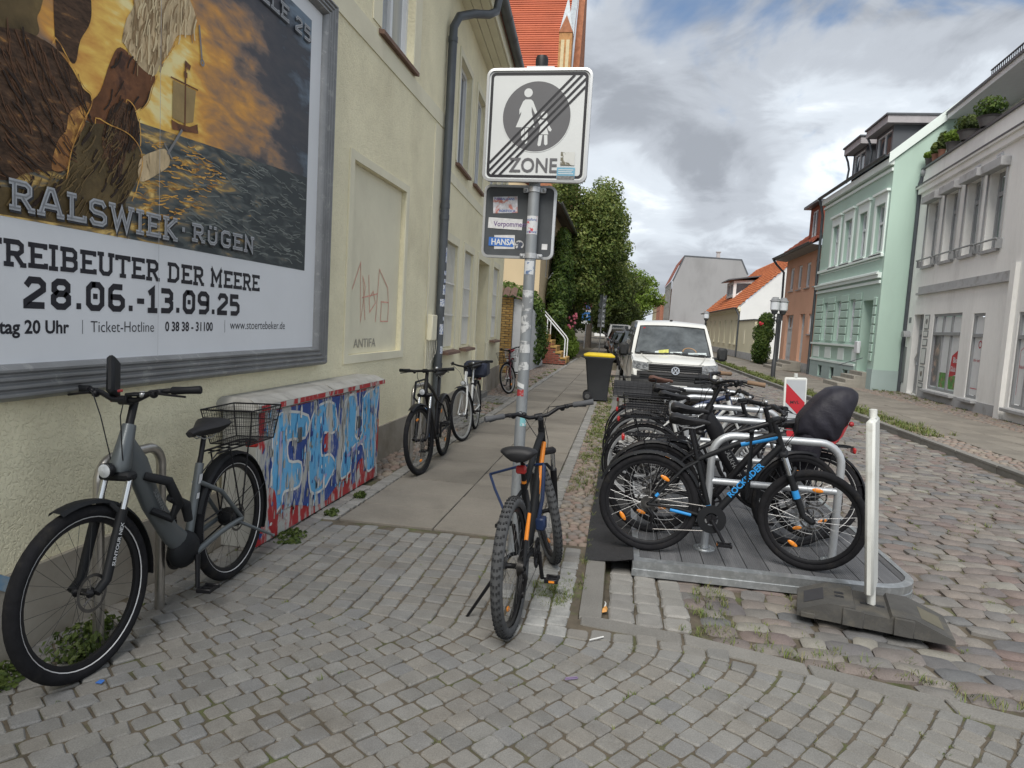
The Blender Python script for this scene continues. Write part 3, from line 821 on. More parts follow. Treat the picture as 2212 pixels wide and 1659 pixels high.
# felt-pen tags in the blind window
redpen = M('red_marker', (0.74, 0.40, 0.31), .8, var=.2, vscale=20); blkpen = M('grey_marker', (0.36, 0.34, 0.29), .8)
def _tag(m):
    L = lambda P: m.stroke([(u-.06, v) for u, v in P], .013, -.044)
    L([(6.36,1.81),(6.55,2.08),(6.60,1.50),(6.70,1.85),(6.62,1.95),(6.72,1.52)]); L([(6.78,1.98),(6.84,1.60),(7.0,1.70),(6.92,1.82),(6.84,1.76)]); L([(6.62,1.74),(7.05,1.80)])
    L([(7.02,1.50),(7.08,2.06),(7.36,1.88),(7.40,1.72),(7.16,1.72)]); L([(7.18,1.72),(7.17,1.51),(7.40,1.51),(7.41,1.72)])
part('graffiti_tag', redpen, house, _tag, T1, smooth=0)
def _tag2(m):
    text_mb(m, 'ANTIFA', .13, 6.38, 1.24, -.043, 0, sx=1.35)
part('graffiti_tag', blkpen, house, _tag2, T1, smooth=0)
part('graffiti_tag', M('blue_spray', (.16,.32,.5), .8, col2=(.5,.48,.38), mask=(.4,.7), mscale=8), house, lambda m: m.stroke([(2.20,.52),(2.30,.46),(2.40,.38),(2.48,.33)], .06, .003), T1 @ tr(0, 0, .028), smooth=0)

# ---- billboard
bb = wthing('billboard', 'large festival poster billboard in a ridged grey metal frame on the cream wall', 'billboard', (-2.53, 3.5, 1.14))
metal_f = M('ridged_metal', (0.26, 0.265, 0.27), 0.5, metal=0.55, var=0.15, vscale=4, col2=(0.36, 0.36, 0.36), mask=(.56, .66), mscale=14, bump=.1, bscale=60)
TB = frame((-2.55, 0, 0), (0, 1, 0), (0, 0, 1))
BY0, BY1, BZ0, BZ1 = 1.35, 5.50, 1.13, 4.06
prof = [(0, .0), (0, .05), (.012, .075)]
for i in range(4):
    d = .02+i*.048; prof += [(d, .085), (d+.014, .098), (d+.028, .098), (d+.040, .085)]
prof += [(.215, .075), (.22, .04)]
rings = []
for (cu, cv, su, sv) in ((BY0, BZ0, 1, 1), (BY1, BZ0, -1, 1), (BY1, BZ1, -1, -1), (BY0, BZ1, 1, -1), (BY0, BZ0, 1, 1)):
    rings.append([(cu+su*d*(1 if True else 1), cv+sv*d*.72, h) for d, h in prof])
mb = MB(TB); mb.loft(rings, False); mb.build('metal_frame', metal_f, bb, 50)
TP = frame((-2.503, 0, 0), (0, 1, 0), (0, 0, 1))
paper = M('poster_paper', (0.74, 0.76, 0.79), .55, var=.04, vscale=1.2, bump=.05, bscale=6, spec=.3)
poster = part('poster', paper, bb, lambda m: m.box((1.55, 1.28, -.02), (5.30, 3.90, 0)), TP, smooth=0)
def _print_mat(name, sky_):
    m = bpy.data.materials.new(name); m.use_nodes = True; n, l = m.node_tree.nodes, m.node_tree.links
    b = n['Principled BSDF']; b.inputs['Roughness'].default_value = .5; b.inputs['Specular IOR Level'].default_value = .3
    t = n.new('ShaderNodeTexCoord')
    def mth(op, a, c=None):
        q = n.new('ShaderNodeMath'); q.operation = op
        for i, v in enumerate((a, c)):
            if v is None: continue
            if isinstance(v, (int, float)): q.inputs[i].default_value = v
            else: l.new(v, q.inputs[i])
        return q.outputs[0]
    def noise(sc, st, det=6, dist=.4):
        mp = n.new('ShaderNodeMapping'); mp.inputs['Scale'].default_value = st; l.new(t.outputs['Object'], mp.inputs[0])
        q = n.new('ShaderNodeTexNoise'); q.inputs['Scale'].default_value = sc; q.inputs['Detail'].default_value = det; q.inputs['Distortion'].default_value = dist; l.new(mp.outputs[0], q.inputs[0]); return q.outputs[0]
    def ramp(f, st):
        q = n.new('ShaderNodeValToRGB')
        while len(q.color_ramp.elements) < len(st): q.color_ramp.elements.new(.5)
        for e, (p, c) in zip(q.color_ramp.elements, st): e.position = p; e.color = (*c, 1)
        l.new(f, q.inputs[0]); return q.outputs[0]
    s = n.new('ShaderNodeSeparateXYZ'); l.new(t.outputs['Object'], s.inputs[0])
    if sky_:
        dx = mth('SUBTRACT', s.outputs[1], 3.30); dz = mth('SUBTRACT', s.outputs[2], 2.66)
        d = mth('SQRT', mth('ADD', mth('MULTIPLY', dx, dx), mth('MULTIPLY', mth('MULTIPLY', dz, dz), 1.1)))
        f = mth('ADD', mth('ADD', mth('MULTIPLY', d, .40), mth('MULTIPLY', mth('SUBTRACT', noise(2.6, (1, 1.0, 2.1)), .5), .85)), mth('MULTIPLY', mth('SUBTRACT', noise(9.0, (1, .7, 2.6)), .5), .30))
        col = ramp(f, [(.0, (1.0,.86,.42)), (.09, (.95,.62,.14)), (.21, (.74,.36,.08)), (.33, (.46,.25,.11)), (.42, (.24,.17,.13)), (.52, (.085,.08,.09)), (.70, (.055,.06,.075)), (.92, (.17,.23,.30))])
    else:
        f = mth('ADD', noise(5.5, (1, .8, 3.2), 8, .8), mth('MULTIPLY', mth('SUBTRACT', 3.4, s.outputs[1]), .13))
        col = ramp(f, [(.32, (.04,.05,.055)), (.46, (.10,.115,.115)), (.54, (.20,.17,.12)), (.60, (.48,.31,.10)), (.68, (.88,.62,.22))])
    l.new(col, b.inputs['Base Color']); return m
IY0, IY1, IZ0, IZ1 = 1.70, 5.10, 1.89, 3.78
hz = lambda y: 2.50+(y-3.47)*.066
part('printed_sky', _print_mat('print_sunset', True), poster, lambda m: m.poly([(IY0, hz(IY0)), (IY1, hz(IY1)), (IY1, IZ1), (IY0, IZ1)], .001), TP, smooth=0)
part('printed_sea', _print_mat('print_sea', False), poster, lambda m: m.poly([(IY0, IZ0), (IY1, IZ0), (IY1, hz(IY1)), (IY0, hz(IY0))], .001), TP, smooth=0)
hair = M('print_dark_brown', (0.085, 0.048, 0.028), .5, var=.7, vscale=9, stretch=(1, 1.6, 5), spec=.2, col2=(.22, .11, .035), mask=(.58, .72), mscale=9)
coatm = M('print_olive', (0.11, 0.078, 0.036), .5, var=.5, vscale=6, spec=.2, col2=(.17, .12, .05), mask=(.52, .75), mscale=5)
skin = M('print_glow', (0.30, 0.14, 0.05), .5, var=.5, vscale=11, spec=.2, col2=(.70, .38, .10), mask=(.50, .64), mscale=9)
linen = M('print_linen', (0.62, 0.48, 0.29), .5, var=.35, vscale=6, stretch=(1, 2.4, 1), spec=.2, col2=(.25, .17, .09), mask=(.55, .66), mscale=9)
leather = M('print_leather', (0.20, 0.085, 0.038), .5, var=.5, vscale=6, spec=.2, col2=(.06, .03, .02), mask=(.5, .65), mscale=6)
figs = [('printed_figure', coatm, [(1.72,2.6),(1.9,3.0),(2.2,3.3),(2.43,3.2),(2.46,2.77),(2.63,2.85),(2.63,2.78),(2.61,2.73),(2.62,2.68),(2.58,2.64),(2.43,2.58)]),
 ('printed_figure', hair, [(2.70,2.69),(2.71,3.1),(2.86,3.3),(2.90,2.97),(2.90,2.84),(2.84,2.73),(2.81,2.62),(2.75,2.64)]),
 ('printed_figure', leather, [(3.09,2.80),(3.23,2.76),(3.34,2.75),(3.31,2.68),(3.28,2.60),(3.22,2.55),(3.02,2.40),(2.86,2.40),(2.89,2.47),(2.96,2.55),(3.02,2.70)]),
 ('printed_figure', linen, [(3.10,2.84),(3.12,2.82),(3.22,2.76),(3.33,2.75),(3.38,2.83),(3.46,2.93),(3.52,3.03),(3.65,3.09),(3.67,3.20),(3.55,3.30),(3.35,3.32),(3.19,3.20),(3.18,3.04),(3.13,2.95)]),
 ('printed_figure', coatm, [(1.72,1.90),(3.02,1.92),(3.13,2.07),(3.23,2.24),(3.23,2.34),(3.15,2.40),(3.02,2.41),(2.92,2.39),(2.83,2.35),(2.74,2.10),(2.4,2.0),(1.72,2.0)]),
 ('printed_figure', hair, [(1.9,2.0),(1.95,2.4),(2.15,2.55),(2.43,2.62),(2.54,2.65),(2.68,2.65),(2.78,2.60),(2.85,2.53),(2.90,2.51),(2.89,2.45),(2.83,2.35),(2.78,2.23),(2.74,2.13),(2.68,2.12),(2.54,2.08),(2.43,2.03)]),
 ('printed_figure', skin, [(2.78,2.40),(2.89,2.47),(2.86,2.36),(2.80,2.26),(2.76,2.15),(2.68,2.13),(2.71,2.25),(2.76,2.32)]),
 ('printed_figure', hair, [(3.00,2.44),(3.04,2.51),(3.12,2.55),(3.18,2.54),(3.22,2.46),(3.21,2.36),(3.13,2.31),(3.09,2.18),(3.02,2.20),(2.97,2.32)]),
 ('printed_figure', linen, [(3.23,2.30),(3.34,2.37),(3.43,2.40),(3.46,2.33),(3.37,2.26),(3.23,2.19)]),
 ('printed_ship', leather, [(3.47,2.57),(3.53,2.565),(3.63,2.575),(3.70,2.61),(3.71,2.56),(3.60,2.54),(3.48,2.52)]),
 ('printed_ship', M('print_sail', (.36,.25,.10), .5, var=.2, vscale=8), [(3.48,2.78),(3.68,2.79),(3.66,2.61),(3.58,2.58),(3.48,2.58)])]
for i, (nm, mt, P) in enumerate(figs): part(nm, mt, poster, lambda m: m.poly(smoothp(P) if nm == 'printed_figure' else P, .0022+.0004*i), TP, smooth=0)
def strokes(nm, mt, region, n, ang, ln, wd, w0):
    """brush strokes of the print inside an outline"""
    us = [p[0] for p in region]; vs_ = [p[1] for p in region]
    def inside(x, y):
        c = False
        for (x0, y0), (x1, y1) in zip(region, region[1:]+region[:1]):
            if (y0 > y) != (y1 > y) and x < (x1-x0)*(y-y0)/(y1-y0)+x0: c = not c
        return c
    def f(m):
        k = 0
        while k < n:
            x, y = rn(min(us), max(us)), rn(min(vs_), max(vs_))
            if not inside(x, y): continue
            a = R(ang(x, y)+rn(-14, 14)); q = ln*rn(.5, 1.3); b = rn(-.5, .5)
            pts = [(x+q*t*math.cos(a+b*t), y+q*t*math.sin(a+b*t)) for t in (-.5, -.2, .1, .5)]
            if all(IY0+.02 < p[0] < IY1-.01 and IZ0+.01 < p[1] < IZ1-.01 for p in pts): m.stroke(pts, wd*rn(.5, 1.3), w0)
            k += 1
    part(nm, mt, poster, f, TP, smooth=0, kind='stuff')
glow = M('print_rim_light', (.80,.44,.10), .5, spec=.2, var=.2, vscale=30, col2=(.35,.17,.05), mask=(.45,.6), mscale=12); brn = M('print_hair_mid', (.13,.065,.035), .5, spec=.2, var=.3, vscale=30); drk = M('print_hair_deep', (.038,.024,.017), .5, spec=.2)
HEAD, BOY = figs[5][2], figs[7][2]
strokes('hair_strokes', brn, HEAD, 170, lambda x, y: 150-80*(y-2.1), .11, .006, .0062)
strokes('hair_strokes', drk, HEAD, 60, lambda x, y: 150-80*(y-2.1), .12, .008, .0085)
strokes('hair_strokes', brn, BOY, 60, lambda x, y: 70, .08, .005, .0062); strokes('hair_strokes', drk, BOY, 40, lambda x, y: 75, .07, .006, .0085)
strokes('cloth_strokes', drk, figs[4][2], 35, lambda x, y: 60, .12, .012, .0062); strokes('cloth_strokes', M('print_cloth_light', (.17,.115,.05), .5, spec=.2), figs[4][2], 80, lambda x, y: 55, .10, .006, .0085)
strokes('cloth_strokes', M('print_linen_shade', (.34,.23,.12), .5, spec=.2), figs[3][2], 60, lambda x, y: 78, .12, .007, .0062); strokes('cloth_strokes', M('print_linen_light', (.78,.64,.40), .5, spec=.2), figs[3][2], 50, lambda x, y: 80, .10, .009, .0085)
strokes('cloth_strokes', drk, figs[2][2], 12, lambda x, y: 60, .10, .008, .0062); strokes('sea_strokes', glow, [(3.2,1.95),(3.25,2.40),(3.6,2.48),(4.0,2.40),(3.7,2.1)], 150, lambda x, y: 8, .07, .006, .0030); strokes('sea_strokes', M('print_sea_light', (.20,.22,.21), .5, spec=.2), [(3.6,1.95),(3.6,2.5),(5.08,2.58),(5.08,1.95)], 190, lambda x, y: -2, .12, .007, .0030)
for P in ([(2.68,2.655),(2.78,2.605),(2.85,2.535),(2.90,2.51),(2.89,2.45),(2.83,2.35),(2.78,2.23),(2.74,2.12)], [(3.12,2.55),(3.18,2.545),(3.22,2.46),(3.215,2.36)], [(3.38,2.83),(3.46,2.93),(3.52,3.03)], [(3.34,2.75),(3.31,2.68),(3.28,2.60),(3.22,2.55)], [(2.92,2.39),(3.02,2.41),(3.15,2.40),(3.23,2.34),(3.23,2.24),(3.13,2.07)]):
    part('rim_light', glow, poster, lambda m: m.stroke(smoothp(P)[:-4], .0055, .0112), TP, smooth=0)
part('printed_ship', leather, poster, lambda m: (m.stroke([(3.585,2.56),(3.585,2.92)], .012, .007), m.stroke([(3.46,2.79),(3.70,2.80)], .008, .007), m.poly([(3.57,2.86),(3.60,2.86),(3.60,2.83),(3.575,2.83)], .0075), m.poly([(3.585,2.92),(3.63,2.91),(3.62,2.88),(3.585,2.89)], .0075)), TP, smooth=0)
part('printed_sword', M('print_steel', (.22,.22,.22), .4), poster, lambda m: (m.stroke([(3.44,2.38),(3.56,2.54)], .016, .008), m.stroke([(3.41,2.43),(3.48,2.36)], .010, .0085)), TP, smooth=0)
part('printed_whistle', M('print_steel', (.22,.22,.22), .4), poster, lambda m: (m.stroke([(3.70,3.16),(3.73,2.98)], .014, .008), m.ring2d(3.735,2.965,.008,.02,.008,16)), TP, smooth=0)
inkm = M('poster_ink', (0.014, 0.014, 0.022), .5, var=.05); silver = M('print_silver', (0.42, 0.44, 0.47), .5, var=.15, vscale=20); shadow_i = M('print_letter_edge', (0.03, 0.03, 0.035), .5)
silver2 = M('print_silver_dark', (0.24, 0.25, 0.27), .5, var=.1)
for word, hh, u0, z0, u1, gp in (('RALSWIEK', .118, 2.455, 1.925, 3.52, .10), ('·', .118, 3.555, 1.935, None, .1), ('RÜGEN', .100, 3.65, 1.945, 4.325, .10), ('SPIELE 25', .105, 3.98, 3.60, 5.075, .08)):
    for mt, dx, w, tk in ((shadow_i, .006, .0115, .27), (silver, 0, .0140, .20), (silver2, 0, .0165, .05)):
        part('lettering', mt, poster, lambda m: slab(m, word, hh, u0+dx, z0-dx, w, tk, gap=gp, u1=u1+dx if u1 else None), TP, smooth=0)
part('lettering', inkm, poster, lambda m: slab(m, 'FREIBEUTER DER MEERE', .105, 2.335, 1.695, .001, .20, gap=.07, u1=4.43), TP, smooth=0)
part('lettering', inkm, poster, lambda m: slab(m, '28.06.-13.09.25', .128, 2.53, 1.525, .001, .23, gap=.07, u1=4.19), TP, smooth=0)
for s_, sz, u0, v0, bo, sx_ in (('tag 20 Uhr', .080, 2.42, 1.415, .0022, 1.02), ('Ticket-Hotline', .078, 2.905, 1.418, -.0004, .98), ('0 38 38 - 31100', .074, 3.445, 1.422, .0018, .94), ('www.stoertebeker.de', .080, 4.08, 1.432, -.0002, 1.03)):
    part('lettering', inkm, poster, lambda m: text_mb(m, s_, sz, u0, v0, .001, bo, sx=sx_), TP, smooth=0)
for u0, v1 in ((2.855, 1.475), (4.02, 1.49)): part('divider', inkm, poster, lambda m: m.rect(u0, 1.41, u0+.003, v1, .001), TP, smooth=0)
part('paper_seam', M('paper_seam', (.45,.46,.48), .6), poster, lambda m: m.rect(3.36, 1.285, 3.363, 3.88, .019), TP, smooth=0)

# ---- graffiti-covered junction cabinet
cab = wthing('junction_cabinet', 'grey street cabinet covered in peeling blue and red graffiti against the cream wall', 'cabinet', (-2.4, 5.2, 0))
peel = (0.48, 0.48, 0.45)
concrete_c = M('cabinet_grey', (0.40, 0.40, 0.37), .8, var=.12, vscale=4, bump=.25, bscale=50, col2=(.24,.23,.20), mask=(.5,.7), mscale=3, stretch=(1,1,.4))
def pm(name, col, lo=.52, hi=.56, sc=6.0): return M(name, col, .5, var=.12, vscale=3, col2=peel, mask=(lo, hi), mscale=sc, stretch=(1, 1.3, .32), bump=.12, bscale=40)
redp, darkp, lightp, whitep = pm('graffiti_red', (.42,.03,.035), .50, .55), pm('graffiti_dark_blue', (.03,.075,.30), .50, .55), pm('graffiti_light_blue', (.13,.44,.74), .53, .58), pm('graffiti_white', (.70,.70,.68), .55, .60)
TC = frame((-2.28, 0, 0), (0, 1, 0), (0, 0, 1))
def _body(m):
    m.box((4.06, 0.0, -.25), (5.165, .92, -.004), .006); m.box((5.18, 0.0, -.25), (6.32, .92, -.004), .006)
part('cabinet_body', concrete_c, cab, _body, TC, smooth=30)
def _lid(m):
    for a, b in ((4.02, 5.168), (5.178, 6.36)):
        m.loft([[(a,.915,.03),(a,.955,.03),(a+.03,.995,-.06),(a+.03,.995,-.25),(a,.955,-.28),(a,.915,-.28)], [(b,.915,.03),(b,.955,.03),(b-.03,.995,-.06),(b-.03,.995,-.25),(b,.955,-.28),(b,.915,-.28)]], True, True)
part('cabinet_lid', M('cabinet_lid_grey', (.40,.39,.36), .75, var=.12, vscale=3, bump=.2, bscale=40, col2=(.27,.26,.235), mask=(.48,.68), mscale=5), cab, _lid, TC, smooth=0)
part('lid_edge_paint', redp, cab, lambda m: (m.rect(4.05, .917, 5.165, .953, .0315), m.rect(5.18, .917, 6.355, .953, .0315)), TC, smooth=0)
for a, c, b, d in ((4.08, .17, 4.62, .90), (4.628, .17, 5.15, .90), (5.195, .14, 5.755, .90), (5.765, .14, 6.30, .90)): part('door_panel', redp, cab, lambda m: m.box((a, c, -.004), (b, d, .004)), TC, smooth=0)
for a, c, b, d in ((4.07, .01, 5.16, .155), (5.19, .01, 6.31, .125)): part('base_panel', redp, cab, lambda m: m.box((a, c, -.004), (b, d, .003)), TC, smooth=0)
part('graffiti', darkp, cab, lambda m: m.poly([(4.25,.895),(5.21,.898),(5.8,.88),(6.29,.895),(6.29,.6),(6.18,.52),(6.29,.21),(5.68,.06),(5.6,.25),(5.16,.06),(4.95,.06),(4.41,.21),(4.10,.05),(4.08,.31),(4.09,.6),(4.16,.68)], .006), TC, smooth=0)
FL = [[(4.28,.86),(4.76,.80),(4.72,.64),(4.47,.66),(4.48,.51),(4.67,.46),(4.65,.29),(4.42,.30),(4.38,.21),(4.21,.19),(4.24,.53)],
      [(4.82,.77),(4.97,.86),(5.22,.84),(5.30,.64),(5.20,.60),(5.03,.62),(5.02,.45),(5.18,.43),(5.29,.32),(5.17,.22),(5.07,.17),(4.84,.20),(4.79,.51)],
      [(5.45,.83),(5.70,.84),(5.70,.50),(5.86,.50),(5.86,.82),(6.12,.88),(6.27,.89),(6.20,.58),(6.20,.16),(6.00,.13),(5.89,.39),(5.64,.40),(5.61,.20),(5.38,.19),(5.44,.39)]]
for k, P in enumerate(FL):
    part('graffiti_letter', lightp, cab, lambda m: m.poly(smoothp(P, 3), .008), TC, smooth=0)
    part('graffiti_outline', whitep, cab, lambda m: m.stroke(smoothp(P, 3), .020, .0095, closed=True), TC, smooth=0)
lil = pm('graffiti_lilac', (.36,.34,.58), .5, .62, 9)
for Pq, tq in (([(4.36,.74),(4.34,.30)], .05), ([(4.90,.30),(5.0,.22),(5.12,.28)], .03), ([(5.50,.34),(5.98,.46)], .035), ([(6.05,.80),(6.10,.30)], .035)): part('graffiti_shade', lil, cab, lambda m: m.stroke(Pq, tq, .0115), TC, smooth=0)
for Pq in ([(4.09,.10),(4.30,.14),(4.28,.34),(4.15,.36)], [(5.05,.58),(5.14,.62),(5.16,.5),(5.06,.47)], [(5.78,.10),(5.92,.13),(5.90,.26),(5.77,.23)]): part('graffiti_blot', redp, cab, lambda m: m.poly(smoothp(Pq[::-1])[::-1], .0125), TC, smooth=0)
def flakes(mt, n, w):
    def f(m):
        for _ in range(n):
            u, v = rn(4.12, 6.26), rn(.08, .86); hgt = rn(.02, .13); wd = rn(.004, .018)
            if abs(u-5.17) < .03: continue
            m.poly([(u-wd, v), (u+wd*.6, v+rn(-.01, .01)), (u+wd, v+hgt*.6), (u+wd*.2, v+hgt), (u-wd*.8, v+hgt*.7)], w)
    part('paint_flakes', mt, cab, f, TC, smooth=0, kind='stuff')
flakes(concrete_c, 90, .0132); flakes(darkp, 60, .0138); flakes(whitep, 45, .0144); flakes(lightp, 90, .0150)
for a, c in ((4.60, .62), (5.74, .56)): part('door_handle', zinc, cab, lambda m: m.box((a, c, .004), (a+.055, c+.11, .02), .005), TC)
# ================================================================= RIGHT SIDE OF THE STREET
def wallbox(mb, x0, x1, y0, y1, z1, z0=-.1):
    """the hidden sides of a house body behind its facade (no face on the -x side)"""
    mb.add([(x0,y0,z0),(x1,y0,z0),(x1,y1,z0),(x0,y1,z0),(x0,y0,z1),(x1,y0,z1),(x1,y1,z1),(x0,y1,z1)], [(0,1,5,4),(1,2,6,5),(2,3,7,6),(4,5,6,7)])
def tiled_roof(house, P0, P1, P2, P3, nu, nv, mat, name='tile', limit=300, th=.03):
    """pantiles on a slope P0-P1 (eave) to P3-P2 (ridge); courses from the eave upwards"""
    P0, P1, P2, P3 = map(Vector, (P0, P1, P2, P3)); nrm = (P1-P0).cross(P3-P0).normalized()
    ts = []
    for j in range(nv):
        for i in range(nu):
            q = []
            for a, b in ((i, j), (i+1, j), (i+1, j+1.15), (i, j+1.15)):
                s, t = a/nu, min(b/nv, 1.0); q.append((P0.lerp(P1, s)).lerp(P3.lerp(P2, s), t))
            up_ = [th*1.6, th*1.6, th*.3, th*.3]
            mid0 = (q[0]+q[1])/2 + nrm*(th*2.6); mid1 = (q[2]+q[3])/2 + nrm*(th*1.2)
            a, b, c, d = [p + nrm*u for p, u in zip(q, up_)]
            vs = [a, mid0, b, c, mid1, d, q[0]+nrm*.003, (q[0]+q[1])/2+nrm*.003, q[1]+nrm*.003]
            ts.append((tuple(q[0]), [tuple(p) for p in vs], [(0,1,4,5),(1,2,3,4),(6,7,1,0),(7,8,2,1)]))
    ts.sort(key=lambda t: -seen(*t[0]))
    for c, vs, fs in ts[:limit]:
        m = MB(); m.add(vs, fs); m.rn = [rng.random()]*len(vs); m.build(name, mat, house, 0)
    if ts[limit:]:
        m = MB(); m.rn = []
        for c, vs, fs in ts[limit:]: m.add(vs, fs); m.rn += [rng.random()]*len(vs)
        m.build(name+'s', mat, house, 0, kind='stuff')
def gutter_pipe(house, pts, r=.06): part('downpipe', zinc, house, lambda m: m.tube(pts, r, 10))
def gutter(house, a, b, r=.08):
    def g(m):
        A, B = Vector(a), Vector(b); d = (B-A).normalized(); s = d.cross(Vector((0, 0, 1)))
        pr = [(r*math.cos(R(t)), r*math.sin(R(t))) for t in range(180, 361, 22)]
        m.loft([[tuple(P+s*c+Vector((0, 0, h))) for c, h in pr+[(c*.85, h+.01) for c, h in reversed(pr)]] for P in (A, B)], True, True)
    part('gutter', zinc, house, g)
roof_or = M('orange_pantile', (0.50, 0.15, 0.055), .75, var=.15, vscale=1.5, palette=[(.47,.14,.05),(.55,.18,.07),(.50,.155,.055),(.42,.12,.05),(.58,.20,.085)], bump=.2, bscale=20)
roof_rd = M('dark_red_tile', (0.30, 0.085, 0.05), .8, var=.2, vscale=2, palette=[(.28,.08,.045),(.34,.10,.055),(.24,.07,.045)], bump=.2, bscale=20)
slate = M('dark_dormer_zinc', (0.10, 0.107, 0.118), .5, metal=.2, var=.12, vscale=1.5)
stone_step = M('step_stone', (0.30, 0.28, 0.24), .85, var=.15, vscale=4, bump=.3, bscale=40)
# ---- mint house
mint = M('mint_render', (0.46, 0.61, 0.525), .85, var=.05, vscale=.8, bump=.08, bscale=60, col2=(.41,.54,.465), mask=(.5,.8), mscale=.7, stretch=(1,1,.35))
mint_l = M("mint_trim", (0.78, 0.86, 0.82), .8, var=.04, vscale=1)
mint_g = M('mint_plinth', (0.38, 0.47, 0.45), .9, var=.08, vscale=1, bump=.1, bscale=40)
mh = wthing('mint_house', 'mint green two-storey house with pale stucco trim and two dark dormers', 'house', (8.5, 28.8, 0))
TM = frame((8.5, 32.7, 0), (0, -1, 0), (0, 0, 1)); mu = lambda y: 32.7-y
up_w = [(mu(31.05), mu(30.2), 4.72, 6.35), (mu(29.45), mu(28.6), 4.72, 6.35), (mu(27.78), mu(26.93), 4.72, 6.35), (mu(26.08), mu(25.22), 4.72, 6.35)]
gf_w = [(mu(31.42), mu(30.85), 1.58, 3.18), (mu(29.7), mu(29.08), 1.58, 3.18), (mu(28.02), mu(27.38), 1.58, 3.18)]
door_h = (mu(26.55), mu(25.5), .55, 3.08)
base_w = [(mu(y+.28), mu(y-.28), .06, .50) for y in (31.1, 29.4, 27.7)]
mb = MB(TM); facade(mb, 0, mu(24.9), 0, 7.75, [h+(.2,) for h in up_w+gf_w]+[door_h+(.7,)]+[h+(.12,) for h in base_w])
wallb = MB(); wallb.add([(8.5,24.9,0),(11.4,25.1,0),(11.4,25.1,10.1),(8.5,24.9,7.75)], [(0,1,2,3)]); 
mb.build('wall', mint, mh, 0); wallb.build('wall', mint, mh, 0)
part('wall', mint, mh, lambda m: m.add([(8.5,32.7,0),(14,32.7,0),(14,32.7,7.7),(8.5,32.7,7.7)], [(3,2,1,0)]), smooth=0)
part('plinth', mint_g, mh, lambda m: m.box((0, -.05, 0), (mu(26.75), .05, .03)), TM, smooth=0)
part('plinth', mint_g, mh, lambda m: m.box((0, .52, .0), (mu(26.75), .70, .035)), TM, smooth=0)
def _pl(m):
    us = [0]+[q for h in base_w for q in h[:2]]+[mu(26.75)]
    return us
us_ = _pl(None)
for a, b in zip(us_[::2], us_[1::2]): part('plinth', mint_g, mh, lambda m: m.box((a, .05, 0), (b, .52, .03)), TM, smooth=0)
part('plinth', mint_g, mh, lambda m: m.box((mu(25.4), -.05, 0), (mu(24.87), .70, .035)), TM, smooth=0)
part('plinth', mint_g, mh, lambda m: m.add([(8.46,24.86,-.05),(9.7,24.95,-.05),(9.7,24.95,.68),(8.46,24.86,.68)], [(0,1,2,3)]), smooth=0)
for h in base_w: part('basement_window', glass, mh, lambda m: m.rect(h[0], h[2], h[1], h[3], -.11), TM, smooth=0); part('grille', zinc, mh, lambda m: [m.box((h[0]+.06*k+.05, h[2], -.05), (h[0]+.06*k+.06, h[3], -.04)) for k in range(8)], TM, smooth=0)
for h in up_w+gf_w: window(mh, TM, *h, .13, gm=glass_green, mull=0 if h[1]-h[0] < .7 else 1, trans=.62, fw_=.07)
for h in up_w:
    a, b, c, d = h
    part('window_surround', mint_l, mh, lambda m: (m.box((a-.16, c-.06, 0), (a, d, .05)), m.box((b, c-.06, 0), (b+.16, d, .05)), m.box((a-.16, d, 0), (b+.16, d+.34, .05)), m.box((a-.24, d+.34, 0), (b+.24, d+.42, .13)), m.box((a-.16, c-.14, 0), (b+.16, c-.06, .09))), TM, smooth=0)
def _trim(m):
    m.box((.0, 4.52, .0), (mu(25.0), 4.62, .09)); m.box((0, 3.80, 0), (mu(25.0), 3.92, .12)); m.box((0, 3.92, 0), (mu(25.0), 3.98, .17)); m.box((0, 3.62, 0), (mu(25.0), 3.72, .06))
    m.box((0, 7.32, 0), (mu(24.9), 7.42, .06)); m.box((0, 7.52, 0), (mu(24.9), 7.74, .16)); m.box((.0, 1.40, 0), (mu(26.75), 1.48, .09)); m.box((0, .70, 0), (mu(26.75), .78, .06))
    m.box((mu(32.4), 4.02, 0), (mu(25.3), 4.06, .02)); m.box((mu(32.4), 4.44, 0), (mu(25.3), 4.48, .02))
part('stucco_band', mint_l, mh, _trim, TM, smooth=0)
for y0, y1 in ((32.5, 31.5), (30.75, 29.8), (28.98, 28.12), (27.28, 26.65)):
    for k in range(6): part('rusticated_block', mint, mh, lambda m: m.box((mu(y0), 1.56+.31*k, 0), (mu(y1), 1.83+.31*k, .045), .02), TM, smooth=0)
    part('panel', mint_l, mh, lambda m: m.box((mu(y0)+.1, .86, 0), (mu(y1)-.02, 1.32, .02)), TM, smooth=0)
for k in range(7): part('rusticated_block', mint, mh, lambda m: m.box((mu(25.42), .95+.32*k, 0), (mu(25.12), 1.23+.32*k, .045), .02), TM, smooth=0)
part('door', M('green_door', (.13,.2,.17), .5, var=.1), mh, lambda m: (m.box((door_h[0], .55, -.74), (door_h[1], 2.5, -.70)), m.box((door_h[0]+.12, .75, -.70), (door_h[1]-.12, 1.4, -.68), .01), m.box((door_h[0]+.12, 1.5, -.70), (door_h[1]-.12, 2.35, -.68), .01)), TM, smooth=0)
part('mailbox', white_pvc, mh, lambda m: m.box((mu(26.68), 1.18, .0), (mu(26.32), 1.62, .12), .02), TM)
for k in range(4): part('door_step', stone_step, mh, lambda m: m.box((mu(26.75)-.12*(3-k), -.02+.002*k, 0.002*k), (mu(25.35)-.004*k, .14*(k+1), .95-.26*k), .015), TM)
part('handrail', zinc, mh, lambda m: m.tube([(mu(25.4), 1.05, .2), (mu(25.45), .75, .95), (mu(25.45), .72, .5)], .014, 6), TM)
